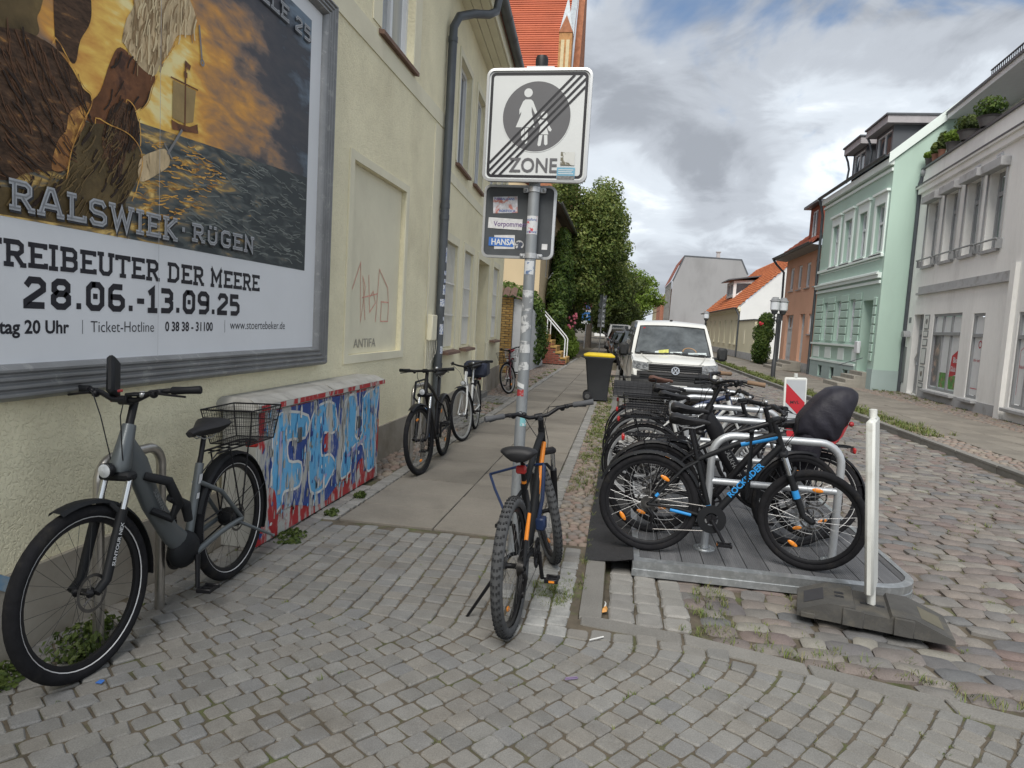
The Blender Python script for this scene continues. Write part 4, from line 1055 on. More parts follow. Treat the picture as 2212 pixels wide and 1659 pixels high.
# roof, dormers, verge, gutter
def _mroof(m): m.add([(8.28,24.9,7.78),(8.28,32.75,7.78),(11.6,32.75,10.6),(11.6,24.9,10.6)], [(0,3,2,1)])
part('roof', slate, mh, _mroof, smooth=0)
part('verge', mint_l, mh, lambda m: m.add([(8.3,24.82,7.55),(11.6,25.0,10.35),(11.6,25.0,10.72),(8.3,24.82,7.88),(8.3,25.02,7.88),(11.6,25.2,10.72)], [(0,1,2,3),(3,2,5,4)]), smooth=0)
gutter(mh, (8.24, 24.9, 7.86), (8.24, 32.8, 7.86))
gutter_pipe(mh, [(8.24, 32.75, 7.8), (8.34, 32.78, 7.5), (8.44, 32.8, 7.1), (8.44, 32.8, .0)])
for y0, y1 in ((28.4, 29.9), (25.75, 27.35)):
    a, b = mu(y1), mu(y0)
    d = part('dormer', slate, mh, lambda m: (facade(m, a, b, 7.9, 9.05, [(a+.12, b-.12, 8.05, 8.95)], .1), m.add([(a,7.9,0),(a,9.05,0),(a,9.3,-2.2),(b,7.9,0),(b,9.05,0),(b,9.3,-2.2)], [(0,1,2),(5,4,3)])), TM @ tr(0, 0, -.15), smooth=0)
    window(mh, TM @ tr(0, 0, -.15), a+.12, b-.12, 8.05, 8.95, .04, gm=glass, mull=1, name='dormer_window')
    part('dormer_roof', M('dormer_fascia', (.38,.36,.37), .7), mh, lambda m: (m.box((a-.25, 9.05, -2.6), (b+.25, 9.30, .3)),), TM @ tr(0, 0, -.15), smooth=0)
    part('dormer_roof', slate, mh, lambda m: (m.box((a-.29, 9.30, -2.7), (b+.29, 9.36, .36)),), TM @ tr(0, 0, -.15), smooth=0)
    gutter_pipe(mh, [(8.4, y1+.22, 9.1), (8.5, y1+.15, 8.8), (8.55, y1+.1, 8.5), (8.5, y1+.1, 7.95)], .04)

# ---- light grey house with shop windows
grey_r = M('grey_render', (0.87, 0.855, 0.82), .88, var=.05, vscale=.7, bump=.12, bscale=70, col2=(.71,.695,.66), mask=(.52,.82), mscale=1.1, stretch=(1,1,.3), fine=.03)
grey_d = M('grey_trim', (0.44, 0.44, 0.44), .75, var=.08, vscale=2, col2=(.30,.29,.28), mask=(.52,.7), mscale=3)
grey_f = M('grey_window_frame', (0.30, 0.305, 0.31), .5, var=.05)
gh = wthing('grey_house', 'light grey rendered house with shop windows and a planted roof terrace', 'house', (9.1, 21, 0))
GD = Vector((-.75, -9.5, 0)).normalized(); GO = Vector((9.49, 25.78, 0)); GL_ = 9.41
TG = frame(GO, GD, (0, 0, 1)); gu = lambda u: GL_-u
door_g = (gu(7.85), gu(6.95), 0.02, 2.58); shop = (gu(6.1), gu(3.95), .30, 2.55); win2 = (gu(3.22), gu(2.5), .30, 2.5); win3 = (gu(.75), gu(-.35), .30, 2.47); win4 = (gu(-1.2), gu(-2.3), .3, 2.45)
upg = [(gu(7.55), gu(6.62), 4.12, 6.1), (gu(6.05), gu(5.12), 4.12, 6.1), (gu(4.52), gu(3.6), 4.12, 6.1), (gu(3.12), gu(2.2), 4.10, 6.05), (gu(-.2), gu(-1.1), 4.1, 6.05)]
mb = MB(TG); facade(mb, 0, 13.5, -.1, 7.35, [h+(.22,) for h in (door_g, shop, win2, win3, win4)]+[h+(.25,) for h in upg]); mb.build('wall', grey_r, gh, 0)
part('plinth', grey_d, gh, lambda m: (m.box((gu(6.75), -.1, 0), (gu(1.3), .26, .02)),), TG, smooth=0)
part('pilaster', grey_r, gh, lambda m: m.box((gu(1.2), -.1, 0), (gu(.95), 3.6, .10)), TG, smooth=0)
part('ledge', grey_d, gh, lambda m: (m.box((gu(7.66), 3.20, 0), (gu(1.2), 3.26, .10)), m.box((gu(7.66), 3.26, 0), (gu(1.2), 3.46, .03))), TG, smooth=0)
part('cornice', grey_r, gh, lambda m: (m.box((.1, 6.55, 0), (13.5, 6.72, .10)), m.box((.1, 6.72, 0), (13.5, 6.78, .16))), TG, smooth=0)
part('cornice', slate, gh, lambda m: (m.box((.1, 6.78, 0), (13.5, 6.82, .18)), m.box((-.05, 7.35, -.25), (13.5, 7.41, .06))), TG, smooth=0)
for h in upg:
    window(gh, TG, *h, .2, fm=grey_f, gm=glass_green, mull=0, trans=.72, fw_=.09)
    a, b, c, d = h
    part('shutter_box', grey_d, gh, lambda m: m.box((a-.12, d-.02, 0), (b+.12, d+.20, .22), .01), TG, smooth=0)
    part('sill', grey_d, gh, lambda m: m.box((a-.05, c-.10, -.1), (b+.05, c-.02, .08)), TG, smooth=0)
    for q_ in (a-.07, b+.04): part('guide_rail', grey_f, gh, lambda m: m.box((q_, c, .02), (q_+.03, d, .06)), TG, smooth=0)
    part('window_rail', grey_f, gh, lambda m: (m.tube([(a-.2, c+.18, .15), (b+.2, c+.18, .15)], .025, 6), m.box((a-.16, c-.05, .0), (a-.13, c+.17, .15)), m.box((b+.13, c-.05, 0), (b+.16, c+.17, .15))), TG)
for u in (4.2, 2.9): part('vent', white_pvc, gh, lambda m: [m.box((gu(u), 6.28+.05*k, .0), (gu(u)+.35, 6.31+.05*k, .03)) for k in range(4)], TG, smooth=0)
# shop glazing and doors
shopg = M('shop_glass_print', (0.74, 0.75, 0.75), .3, spec=.5, var=.06, vscale=1.5)
def shopwin(h, mull):
    w = window(gh, TG, *h, .04, fm=grey_f, gm=shopg, mull=mull, trans=.74, fw_=.075, name='shop_window'); part('sill', grey_d, w, lambda m: m.box((h[0]-.08, h[2]-.10, -.15), (h[1]+.08, h[2]-.02, .14), .01), TG, smooth=0); return w
w1 = shopwin(shop, 2); w2 = shopwin(win2, 0); w3 = shopwin(win3, 1); shopwin(win4, 1)
TGs = TG @ tr(0, 0, -.0655)
photo_d = M('window_photo_dark', (.13,.12,.13), .35, var=.8, vscale=3.5, col2=(.34,.24,.19), mask=(.52,.6), mscale=3); photo_r = M('window_photo_red', (.55,.03,.045), .35, var=.15); photo_g = M('window_photo_green', (.10,.30,.06), .4, var=.5, vscale=9, col2=(.28,.19,.10), mask=(.5,.6), mscale=5)
sa, sb, sc_, sd = shop; th = (sb-sa)/3
part('window_print', photo_d, w1, lambda m: m.rect(sa+.12, sc_+.12, sa+th-.05, sc_+1.62, 0), TGs, smooth=0)
part('window_print', photo_g, w1, lambda m: (m.rect(sa+th+.06, sc_+.12, sa+2*th-.07, sc_+.55, 0), m.rect(sa+2*th+.05, sc_+.12, sb-.11, sc_+.5, 0)), TGs, smooth=0)
part('window_print', photo_r, w1, lambda m: (m.poly([(sa+2*th+.05, sc_+.45), (sb-.11, sc_+.55), (sb-.11, sc_+1.25), (sa+2*th+.15, sc_+1.05)], .001),), TGs, smooth=0)
part('lettering', white_pvc, w1, lambda m: text_mb(m, 'Bio', .22, sa+2*th+.25, sc_+.87, .003, .004), TGs, smooth=0)
part('lettering', white_pvc, w1, lambda m: text_mb(m, 'Glück', .20, sa+2*th+.12, sc_+.62, .003, .004, sx=.8), TGs, smooth=0)
redi = M('red_print', (.50,.04,.06), .5)
part('window_print', redi, w2, lambda m: (m.ring2d(win2[0]+.45, .30+1.40, .07, .10, .001, 24), text_mb(m, 'Wir sind', .11, win2[0]+.14, .30+.95, .001), m.rect(win2[0]+.12, .55, win2[1]-.12, .57, .001)), TGs, smooth=0)
part('window_print', redi, w3, lambda m: (m.stroke([(win3[0]+.15, .6), (win3[0]+.15, 1.6), (win3[0]+.4, 1.75)], .012, .001), text_mb(m, 'Nach', .11, win3[0]+.16, 1.2, .001)), TGs, smooth=0)
gd = window(gh, TG, *door_g, .2, fm=grey_f, gm=glass_green, mull=0, trans=.78, fw_=.12, name='door')
part('door_panel', grey_f, gd, lambda m: m.box((door_g[0]+.12, .14, -.24), (door_g[1]-.12, .75, -.20)), TG, smooth=0)
part('door_handle', M('steel', (.5,.5,.5), .3, metal=.9), gd, lambda m: m.tube([(door_g[0]+.12, .95, -.18), (door_g[0]+.08, 1.15, -.12), (door_g[0]+.12, 1.35, -.18)], .018, 8), TG)
plate_d = M('plate_grey', (.18,.19,.19), .5); plate_w = M('plate_white', (.68,.68,.66), .4, var=.1, vscale=15)
for v0, v1, mt in ((2.1, 2.55, plate_w), (1.86, 2.06, plate_w), (1.58, 1.80, plate_w), (1.02, 1.52, plate_w), (.48, .95, plate_w), (.28, .44, plate_w)):
    pf = part('name_plate', plate_d, gh, lambda m: m.box((gu(6.8), v0, 0), (gu(6.4), v1, .015)), TG, smooth=0); part('plate_face', mt, pf, lambda m: m.rect(gu(6.77), v0+.03, gu(6.43), v1-.03, .018), TG, smooth=0)
for v0 in (2.22, .60): part('plate_crest', photo_d, gh, lambda m: m.disc(gu(6.6), v0+.12, .09, .021, 14), TG, smooth=0)
part('letterbox_panel', plate_d, gh, lambda m: m.box((gu(8.62), .32, 0), (gu(8.25), 1.52, .03), .01), TG)
part('house_number', plate_d, gh, lambda m: m.box((gu(8.3), 2.32, 0), (gu(8.12), 2.5, .015)), TG, smooth=0)
part('lettering', white_pvc, gh, lambda m: text_mb(m, '1', .13, gu(8.24), 2.36, .018), TG, smooth=0)
part('porch_lamp', grey_f, gh, lambda m: m.loft([[(gu(8.2)+.18*math.cos(R(a)), 1.85+.2*math.sin(R(a)), w) for a in range(0, 181, 20)] for w in (0, .2)], True, True), TG)
gutter_pipe(gh, [(GO.x-.06, GO.y-.9, 7.2), (GO.x-.12, GO.y-.85, 6.9), (GO.x-.10, GO.y-.85, 6.0), (GO.x-.10, GO.y-.85, 0)], .07)
part('gutter_head', grey_f, gh, lambda m: m.ball((GO.x-.05, GO.y-.95, 7.25), .14, 10, 6))
# terrace storey set back under a wide eave
part('attic_wall', grey_r, gh, lambda m: (m.rect(.2, 7.2, 13.5, 9.35, -2.2),), TG, smooth=0)
part('attic_side', mint, gh, lambda m: m.add([(.05, 7.3, 0), (.05, 7.3, -2.2), (.05, 9.0, -2.2), (.05, 8.2, 0)], [(0,1,2,3)]), TG, smooth=0)
part('terrace_floor', grey_d, gh, lambda m: m.add([(0,7.2,-.22),(13.5,7.2,-.22),(13.5,7.2,-2.2),(0,7.2,-2.2)], [(3,2,1,0)]), TG, smooth=0)
part('soffit', M('white_soffit', (.74,.74,.74), .7, var=.04), gh, lambda m: m.add([(.35,9.0,-.55),(13.5,9.0,-.55),(13.5,9.30,-2.3),(.35,9.30,-2.3),(.35,9.20,-.53),(13.5,9.20,-.53)], [(3,2,1,0),(0,1,5,4)]), TG, smooth=0)
part('roof', slate, gh, lambda m: m.add([(.25,9.22,-.49),(13.5,9.22,-.49),(13.5,11.6,-4.2),(.25,11.6,-4.2),(.25,9.14,-.49),(13.5,9.14,-.49)], [(0,1,2,3),(4,5,1,0)]), TG, smooth=0)
part('snow_guard', zinc, gh, lambda m: ([m.box((3.6+.12*k, 9.28, -.70), (3.62+.12*k, 9.56, -.68)) for k in range(50)], m.box((3.55, 9.54, -.71), (9.8, 9.57, -.67))), TG, smooth=0)
gutter_pipe(gh, [tuple(TG @ Vector(p)) for p in ((.42, 9.1, -.5), (.46, 8.8, -.45), (.50, 8.5, -.3), (.50, 7.4, -.25))], .05)

# ---- orange house
orange = M('salmon_render', (0.68, 0.40, 0.275), .88, var=.06, vscale=.8, bump=.1, bscale=60)
oh = wthing('orange_house', 'salmon orange two-storey house with white framed windows between mint house and rose bush', 'house', (8.75, 36.5, 0))
TO = frame((8.75, 40.2, 0), (0, -1, 0), (0, 0, 1)); ou = lambda y: 40.2-y
ow = [(ou(39.35), ou(38.45), 4.12, 5.33), (ou(37.65), ou(36.8), 4.12, 5.33), (ou(36.05), ou(35.2), 4.12, 5.33), (ou(34.45), ou(33.55), 4.12, 5.33)]
od = [(ou(39.35), ou(37.75), .32, 2.82), (ou(36.4), ou(35.45), .45, 2.82)]; os_ = (ou(34.75), ou(34.15), 1.85, 2.8)
mb = MB(TO); facade(mb, 0, ou(32.8), -.1, 5.9, [h+(.14,) for h in ow+[os_]]+[h+(.25,) for h in od]); mb.build('wall', orange, oh, 0)
part('wall', orange, oh, lambda m: m.add([(8.75,40.2,0),(14,40.2,0),(14,40.2,8),(8.75,40.2,5.9)], [(3,2,1,0)]), smooth=0)
part('plinth', grey_d, oh, lambda m: (m.box((0, -.1, 0), (od[0][0]-.05, .42, .03)), m.box((od[0][1]+.05, -.1, 0), (od[1][0]-.05, .42, .03)), m.box((od[1][1]+.05, -.1, 0), (ou(32.85), .42, .03))), TO, smooth=0)
for h in ow+[os_]: window(oh, TO, *h, .08, gm=glass_pale, mull=0, sill=(.06, grey_d), fw_=.09)
door_w = M('white_door', (.55,.58,.60), .5, var=.05)
for h in od:
    d = window(oh, TO, *h, .15, fm=door_w, gm=glass, mull=1 if h[1]-h[0] > 1.2 else 0, trans=.72, name='door', fw_=.1)
    part('door_panel', door_w, d, lambda m: (m.box((h[0]+.1, h[2]+.1, -.2), (h[1]-.1, h[2]+1.72, -.155)), [m.box((h[0]+.16+.36*k, h[2]+.25+.75*j, -.155), (h[0]+.42+.36*k, h[2]+.85+.75*j, -.13), .015) for k in range(int((h[1]-h[0]-.2)/.36)) for j in range(2)]), TO, smooth=0)
for k in range(3): part('door_step', stone_step, oh, lambda m: m.box((od[0][1]-.3+.004*k, -.02+.002*k, .002*k), (od[1][1]+.15-.004*k, .15*(k+1), 1.25-.38*k), .015), TO)
part('eave', M('eave_grey', (.26,.25,.24), .8, var=.15), oh, lambda m: m.add([(-.3,5.80,0),(ou(32.8),5.80,0),(ou(32.8),5.86,.62),(-.3,5.86,.62),(-.3,5.98,.66),(ou(32.8),5.98,.66)], [(3,2,1,0),(3,2,5,4)][:1]+[(3,4,5,2)]), TO, smooth=0)
gutter(oh, (8.05, 32.9, 5.98), (8.05, 40.6, 5.98)); gutter_pipe(oh, [(8.05, 40.5, 5.9), (8.25, 40.42, 5.6), (8.62, 40.3, 5.2), (8.66, 40.28, 3.0), (8.66, 40.28, 0)])
tiled_roof(oh, (8.08, 32.85, 5.96), (8.08, 40.5, 5.96), (12.6, 40.5, 9.6), (12.6, 32.85, 9.6), 30, 18, roof_rd, limit=60)
part('dormer', roof_rd, oh, lambda m: (facade(m, ou(37.0), ou(35.0), 6.3, 8.1, [(ou(36.6), ou(35.6), 6.6, 7.9)], .1), m.add([(ou(35.0),6.3,0),(ou(35.0),8.1,0),(ou(35.0),8.1,-2.4)], [(0,2,1)]), m.add([(ou(37.0),6.3,0),(ou(37.0),8.1,0),(ou(37.0),8.1,-2.4)], [(0,1,2)])), TO @ tr(0, 0, -.2), smooth=0)
window(oh, TO @ tr(0, 0, -.2), ou(36.6), ou(35.6), 6.6, 7.9, .05, mull=1, name='dormer_window')
part('dormer_roof', slate, oh, lambda m: m.box((ou(37.25), 8.1, -2.8), (ou(34.75), 8.22, .3)), TO @ tr(0, 0, -.2), smooth=0)

# ---- low cream house with orange roof, white gable, garden wall and gate
lh = wthing('low_house', 'low cream house with orange pantile roof, dormer and white gable wall', 'house', (8.4, 57, 0))
cream2 = M('pale_cream_render', (0.74, 0.69, 0.50), .88, var=.05, vscale=.6); white_r = M('white_render', (0.72, 0.73, 0.72), .88, var=.06, vscale=.6)
TLh = frame((8.4, 74, 0), (0, -1, 0), (0, 0, 1)); lu = lambda y: 74-y
lw = [(lu(y+.35), lu(y-.35), .95, 2.75) for y in (72, 68.8, 65.6, 62.4, 59.2, 56.0, 53.8)]
mb = MB(TLh); facade(mb, 0, lu(52.3), -.2, 3.6, [h+(.18,) for h in lw]); mb.build('wall', cream2, lh, 0)
for h in lw: window(lh, TLh, *h, .14, gm=glass_pale, mull=0, trans=.6, sill=(.1, smooth_cream))
part('plinth', grey_d, lh, lambda m: m.box((0, -.2, 0), (lu(52.32), .45, .03)), TLh, smooth=0)
part('gable_wall', white_r, lh, lambda m: m.add([(8.4,52.3,-.2),(17.6,52.3,-.2),(17.6,52.3,3.6),(13.0,52.3,8.25),(8.4,52.3,3.7)], [(0,1,2,3,4)]), smooth=0)
TGb = frame((0, 52.3, 0), (1, 0, 0), (0, 0, 1)); window(lh, TGb, 11.6, 12.4, 3.55, 4.45, -.06, mull=1, trans=.5)
part('cornice', smooth_cream, lh, lambda m: (m.box((0, 3.35, 0), (lu(52.25), 3.5, .12)), m.box((0, 3.5, 0), (lu(52.25), 3.66, .22))), TLh, smooth=0)
tiled_roof(lh, (8.05, 52.2, 3.62), (8.05, 74.2, 3.62), (13.1, 74.2, 8.4), (13.1, 52.2, 8.4), 64, 20, roof_or, limit=240, th=.04)
gutter(lh, (8.0, 52.2, 3.62), (8.0, 74, 3.62)); gutter_pipe(lh, [(8.0, 52.4, 3.6), (8.2, 52.35, 3.3), (8.33, 52.33, 3.0), (8.33, 52.33, 0)])
part('dormer', white_r, lh, lambda m: (facade(m, lu(66.4), lu(62.6), 4.9, 6.3, [(lu(66.1), lu(64.6), 5.1, 6.15), (lu(64.4), lu(62.9), 5.1, 6.15)], .1), m.add([(lu(62.6),4.6,0),(lu(62.6),6.3,0),(lu(62.6),6.5,-2.3)], [(2,1,0)])), TLh @ tr(0, 0, -.9), smooth=0)
for a, b in ((66.1, 64.6), (64.4, 62.9)): window(lh, TLh @ tr(0, 0, -.9), lu(a), lu(b), 5.1, 6.15, .05, mull=1, name='dormer_window')
part('dormer_window', glass, lh, lambda m: m.add([(lu(62.58),5.15,-.25),(lu(62.58),6.1,-.25),(lu(62.58),6.15,-1.6)], [(2,1,0)]), TLh @ tr(0, 0, -.9), smooth=0)
part('dormer_roof', slate, lh, lambda m: m.add([(lu(66.8),6.32,.5),(lu(62.2),6.32,.5),(lu(62.2),6.9,-3.2),(lu(66.8),6.9,-3.2),(lu(66.8),6.42,.5),(lu(62.2),6.42,.5),(lu(62.2),7.0,-3.2),(lu(66.8),7.0,-3.2)], [(4,5,6,7),(0,3,2,1),(0,1,5,4),(1,2,6,5)]), TLh @ tr(0, 0, -.9), smooth=0)
gw = wthing('garden_wall', 'pale cream garden wall between low house and dark gate', 'wall', (8.4, 49, 0))
part('wall', cream2, gw, lambda m: m.box((8.4, 46.2, -.2), (8.65, 52.28, 2.62)), smooth=0); part('coping', slate, gw, lambda m: m.box((8.34, 46.1, 2.62), (8.7, 52.28, 2.70)), smooth=0)
part('plinth', grey_d, gw, lambda m: m.box((8.37, 46.2, -.2), (8.4, 52.2, .45)), smooth=0)
part('panel', smooth_cream, gw, lambda m: m.box((8.375, 49.6, 1.0), (8.405, 50.0, 2.0)), smooth=0)
wg = wthing('wooden_gate', 'dark brown board gate beside the rose bush', 'gate', (8.5, 45, 0))
for k in range(9): part('board', M('dark_gate_wood', (.075,.055,.05), .7, var=.2, vscale=6, stretch=(1,1,.2)), wg, lambda m: m.box((8.5, 44.1+.22*k, 0), (8.55, 44.31+.22*k, 2.3)), smooth=0)
part('post', slate, wg, lambda m: m.box((8.46, 43.95, -.1), (8.6, 44.08, 2.4)), smooth=0)
part('notice', plate_w, wg, lambda m: m.box((8.485, 44.9, 1.35), (8.498, 45.2, 1.75)), smooth=0)

# ---- grey gable building and further houses
fh = wthing('gable_building', 'tall bare grey gable building with mansard roof at the bend of the street', 'building', (12, 110, 0))
grey_g = M('bare_grey_render', (0.33, 0.33, 0.335), .9, var=.08, vscale=.25, col2=(.26,.26,.26), mask=(.48,.75), mscale=.35, stretch=(1,1,.4))
GP = [(7.0, -.5), (18.3, -.5), (18.3, 10.9), (17.2, 13.1), (8.7, 13.35), (7.15, 9.4)]
part('gable_wall', grey_g, fh, lambda m: m.poly(GP, 0), frame((0, 110, 0), (1, 0, 0), (0, 0, 1)), smooth=0)
part('coping', slate, fh, lambda m: (m.stroke(GP[2:], .22, .02),), frame((0, 110, 0), (1, 0, 0), (0, 0, 1)), smooth=0)
TF = frame((7.0, 126, 0), (0, -1, 0), (0, 0, 1))
fwn = [(1+3.7*i, 2.2+3.7*i, .9+3.0*j, 2.6+3.0*j) for i in range(4) for j in range(3)]
mb = MB(TF); facade(mb, 0, 16, -.5, 9.4, [h+(.15,) for h in fwn]); mb.build('wall', M('far_beige_render', (.42,.40,.36), .9, var=.06), fh, 0)
for h in fwn: window(fh, TF, *h, .1, mull=1)
part('roof', roof_rd, fh, lambda m: (m.add([(6.8,110,9.3),(6.8,126,9.3),(8.6,126,13.4),(8.6,110,13.4)], [(0,3,2,1)]), m.add([(8.6,110,13.4),(8.6,126,13.4),(17.2,126,13.15),(17.2,110,13.15)], [(0,3,2,1)])), smooth=0)
part('flue', grey_d, fh, lambda m: (m.box((13.6, 111, 13.2), (14.1, 111.5, 14.2)), m.box((13.5, 110.9, 14.2), (14.2, 111.6, 14.35))), smooth=0)
part('brick_base', M('far_brick', (.30,.12,.09), .9, var=.2, vscale=3), fh, lambda m: m.box((7.0, 109.7, -.5), (11.6, 109.99, 3.0)), smooth=0)
for (y0, y1, z1, cm, nm, lb) in ((126.5, 140, 9.0, M('far_red_render', (.45,.20,.13), .9), 'far_house', 'reddish rendered house with red tile roof just past the grey gable building'),
                                 (140.5, 158, 8.2, M('far_yellow_render', (.55,.47,.30), .9), 'far_house', 'yellowish house with orange roof farthest down the right side')):
    f = wthing(nm, lb, 'house', (7, y0, 0), 'houses far down the street')
    Tf = frame((6.4, y1, 0), (0, -1, 0), (0, 0, 1)); L = y1-y0
    wn_ = [(1+3.4*i, 2.2+3.4*i, .9+2.9*j, 2.5+2.9*j) for i in range(int(L/3.4)) for j in range(2)]
    mb = MB(Tf); facade(mb, 0, L, -.5, z1-1.5, [h+(.15,) for h in wn_]); mb.add([(L,-.5,0),(L,-.5,-9),(L,z1+3.0,-4.5),(L,z1-1.5,0)], [(0,1,2,3)]); mb.build('wall', cm, f, 0)
    for h in wn_: window(f, Tf, *h, .1)
    part('roof', roof_or if y0 > 140 else roof_rd, f, lambda m: m.add([(6.1,y0-.2,z1-1.6),(6.1,y1,z1-1.6),(11.0,y1,z1+3.2),(11.0,y0-.2,z1+3.2)], [(0,3,2,1)]), smooth=0)
ch = wthing('end_house', 'small house with orange roof closing the view at the end of the street', 'house', (-1.5, 150, 0))
part('wall', white_r, ch, lambda m: m.box((-6, 150, -1), (3.0, 158, 3.5)), smooth=0)
part('roof', roof_or, ch, lambda m: m.add([(-6.4,149.6,3.4),(3.4,149.6,3.4),(3.4,154,6.4),(-6.4,154,6.4),(3.4,158.4,3.4),(-6.4,158.4,3.4)], [(0,1,2,3),(3,2,4,5)]), smooth=0)
part('gable', white_r, ch, lambda m: m.add([(3.01,150,3.4),(3.01,158,3.4),(3.01,154,6.2)], [(0,1,2)]), smooth=0)

# ---- double-headed street lamps
lamp_m = M('lamp_post_paint', (0.055, 0.058, 0.062), .45, metal=.2, var=.1); opal = M('opal_glass', (0.62, 0.65, 0.68), .35, var=.04, spec=.5)
def street_lamp(x, y, rz, label, h=2.62):
    t = thing('street_lamp', label, 'street lamp', (x, y, 0), rz, 'twin-headed lamps on the far footway')
    part('post', lamp_m, t, lambda m: m.lathe([(.085, 0), (.085, .7), (.06, .75), (.052, h-.5), (.07, h-.45), (.07, h-.3), (.05, h-.28), (.05, h-.1)], 14))
    part('bracket', lamp_m, t, lambda m: (m.tube([(-.22, 0, h-.12), (-.2, 0, h-.35), (0, 0, h-.42), (.2, 0, h-.35), (.22, 0, h-.12)], .03, 8), m.tube([(-.22, 0, h-.25), (.22, 0, h-.25)], .02, 6)))
    for s in (-.22, .22):
        l = part('lantern', opal, t, lambda m: m.lathe([(.02, h-.02), (.13, h), (.17, h+.04), (.175, h+.36), (.15, h+.38)], 18), T=tr(s, 0, 0))
        part('lantern_cap', M('lamp_cap', (.30,.31,.32), .5, var=.1), l, lambda m: m.lathe([(.20, h+.36), (.205, h+.39), (.15, h+.42), (.16, h+.45), (.12, h+.47), (.12, h+.52), (.01, h+.53)], 18), T=tr(s, 0, 0))
        part('lantern_collar', lamp_m, l, lambda m: m.lathe([(.02, h-.16), (.10, h-.12), (.13, h-.02), (.14, h+.02)], 14), T=tr(s, 0, 0))
    return t
street_lamp(5.97, 28.2, 35, 'dark twin-headed street lamp on the footway in front of the mint house')
street_lamp(5.75, 50.0, 80, 'twin-headed street lamp in front of the low cream house')
# ================================================================= CHURCH, BEIGE HOUSE, PLANTS, STEPS, TREES
brick_far = M('church_brick', (0.36, 0.15, 0.08), .9, var=.25, vscale=2.5, bump=.4, bscale=6)
tile_ch = M('church_tile', (0.46, 0.125, 0.065), .8, var=.12, vscale=.4, palette=[(.44,.12,.06),(.48,.135,.07),(.41,.11,.06)])
chu = wthing('church', 'big brick church with steep red tile roof and pointed gable turret behind the cream house', 'church', (-14, 66, 0))
part('nave_wall', brick_far, chu, lambda m: m.box((-40, 60, 0), (-6.3, 80, 16)), smooth=0)
rows_ = 80
A, B = Vector((-40, 59.6, 15.6)), Vector((-40, 70, 36))
for k in range(rows_):
    p, q = A.lerp(B, k/rows_), A.lerp(B, (k+1.1)/rows_)
    m = MB(); m.add([(-40, p.y-.06, p.z+.05), (-6.4, p.y-.06, p.z+.05), (-6.4, q.y, q.z), (-40, q.y, q.z), (-40, p.y, p.z), (-6.4, p.y, p.z)], [(0,1,2,3),(4,5,1,0)]); m.rn = [rng.random()]*6
    m.build('tile_course', tile_ch, chu, 0)
part('gable_wall', brick_far, chu, lambda m: m.add([(-6.4,59.3,0),(-6.4,80.7,0),(-6.4,70,37),(-5.8,59.3,0),(-5.8,80.7,0),(-5.8,70,37)], [(0,2,1),(3,4,5),(0,3,5,2)]), smooth=0)
TT = tr(-6.5, 60.4, 0)
lead = M('lead_grey', (.30,.33,.35), .5, metal=.3, var=.2)
part('turret', M('turret_brick', (.46,.24,.10), .9, var=.3, vscale=3, bump=.3, bscale=10), chu, lambda m: m.box((-.55, -.55, 14), (.55, .55, 26.2)), TT, smooth=0)
for sx in (-.22, .22): part('blind_arch', M('cream_arch', (.62,.52,.32), .9), chu, lambda m: m.box((sx-.14, -.58, 22.2), (sx+.14, -.555, 25.6)), TT, smooth=0)
part('turret_gablet', brick_far, chu, lambda m: m.prism([(-.6, 26.2), (.6, 26.2), (0, 27.6)], .0, .6), TT @ frame((0, 0, 0), (1, 0, 0), (0, 0, 1)), smooth=0)
part('turret_spire', lead, chu, lambda m: m.add([(-.58,-.58,26.2),(.58,-.58,26.2),(.58,.58,26.2),(-.58,.58,26.2),(0,0,29.4)], [(0,1,4),(1,2,4),(2,3,4),(3,0,4)]), TT, smooth=0)
part('finial', zinc, chu, lambda m: (m.tube([(0,0,29.3),(0,0,30.6)], .05, 6), m.box((-.3,-.03,30.0),(.3,.03,30.1))), TT)
part('lead_flashing', lead, chu, lambda m: m.add([(-6.95,59.6,15.9),(-6.4,59.6,15.9),(-6.4,70,36.4),(-6.95,70,36.4)], [(0,1,2,3)]), T=tr(0, -.12, .1), smooth=0)

# ---- leaf clouds
def leaf(n): return None
def leaves(mb, blobs, n, size, droop=.3, shape='leaf'):
    """leaf-sized faces through ellipsoid clumps; blobs = [(c, r, weight)]"""
    W = [b[2] for b in blobs]; tot = sum(W)
    for c, r, w in blobs:
        for _ in range(int(n*w/tot)):
            a = rn(0, 6.283); z = rn(-1, 1); q = math.sqrt(1-z*z); k = rng.random()**.35
            d = Vector((q*math.cos(a), q*math.sin(a), z))
            p = Vector((c[0]+d.x*r[0]*k, c[1]+d.y*r[1]*k, c[2]+d.z*r[2]*k))
            nr = (d + Vector((rn(-.9,.9), rn(-.9,.9), rn(-.5,1.0)))).normalized()
            t = nr.cross(Vector((rn(-1,1), rn(-1,1), rn(-1,1)))).normalized(); b = nr.cross(t)
            s = size*rn(.6, 1.3)
            i = len(mb.v)
            mb.v += [tuple(p-t*s*.5), tuple(p+b*s*.32+nr*s*.06), tuple(p+t*s*.55-nr*s*.1), tuple(p-b*s*.32+nr*s*.06)]
            mb.f.append((i, i+1, i+2, i+3)); mb.rn += [max(0.0, min(1.0, .5+.30*d.z+rn(-.35,.35)))]*4  # upper leaves of a clump get lighter colours: light from above painted in
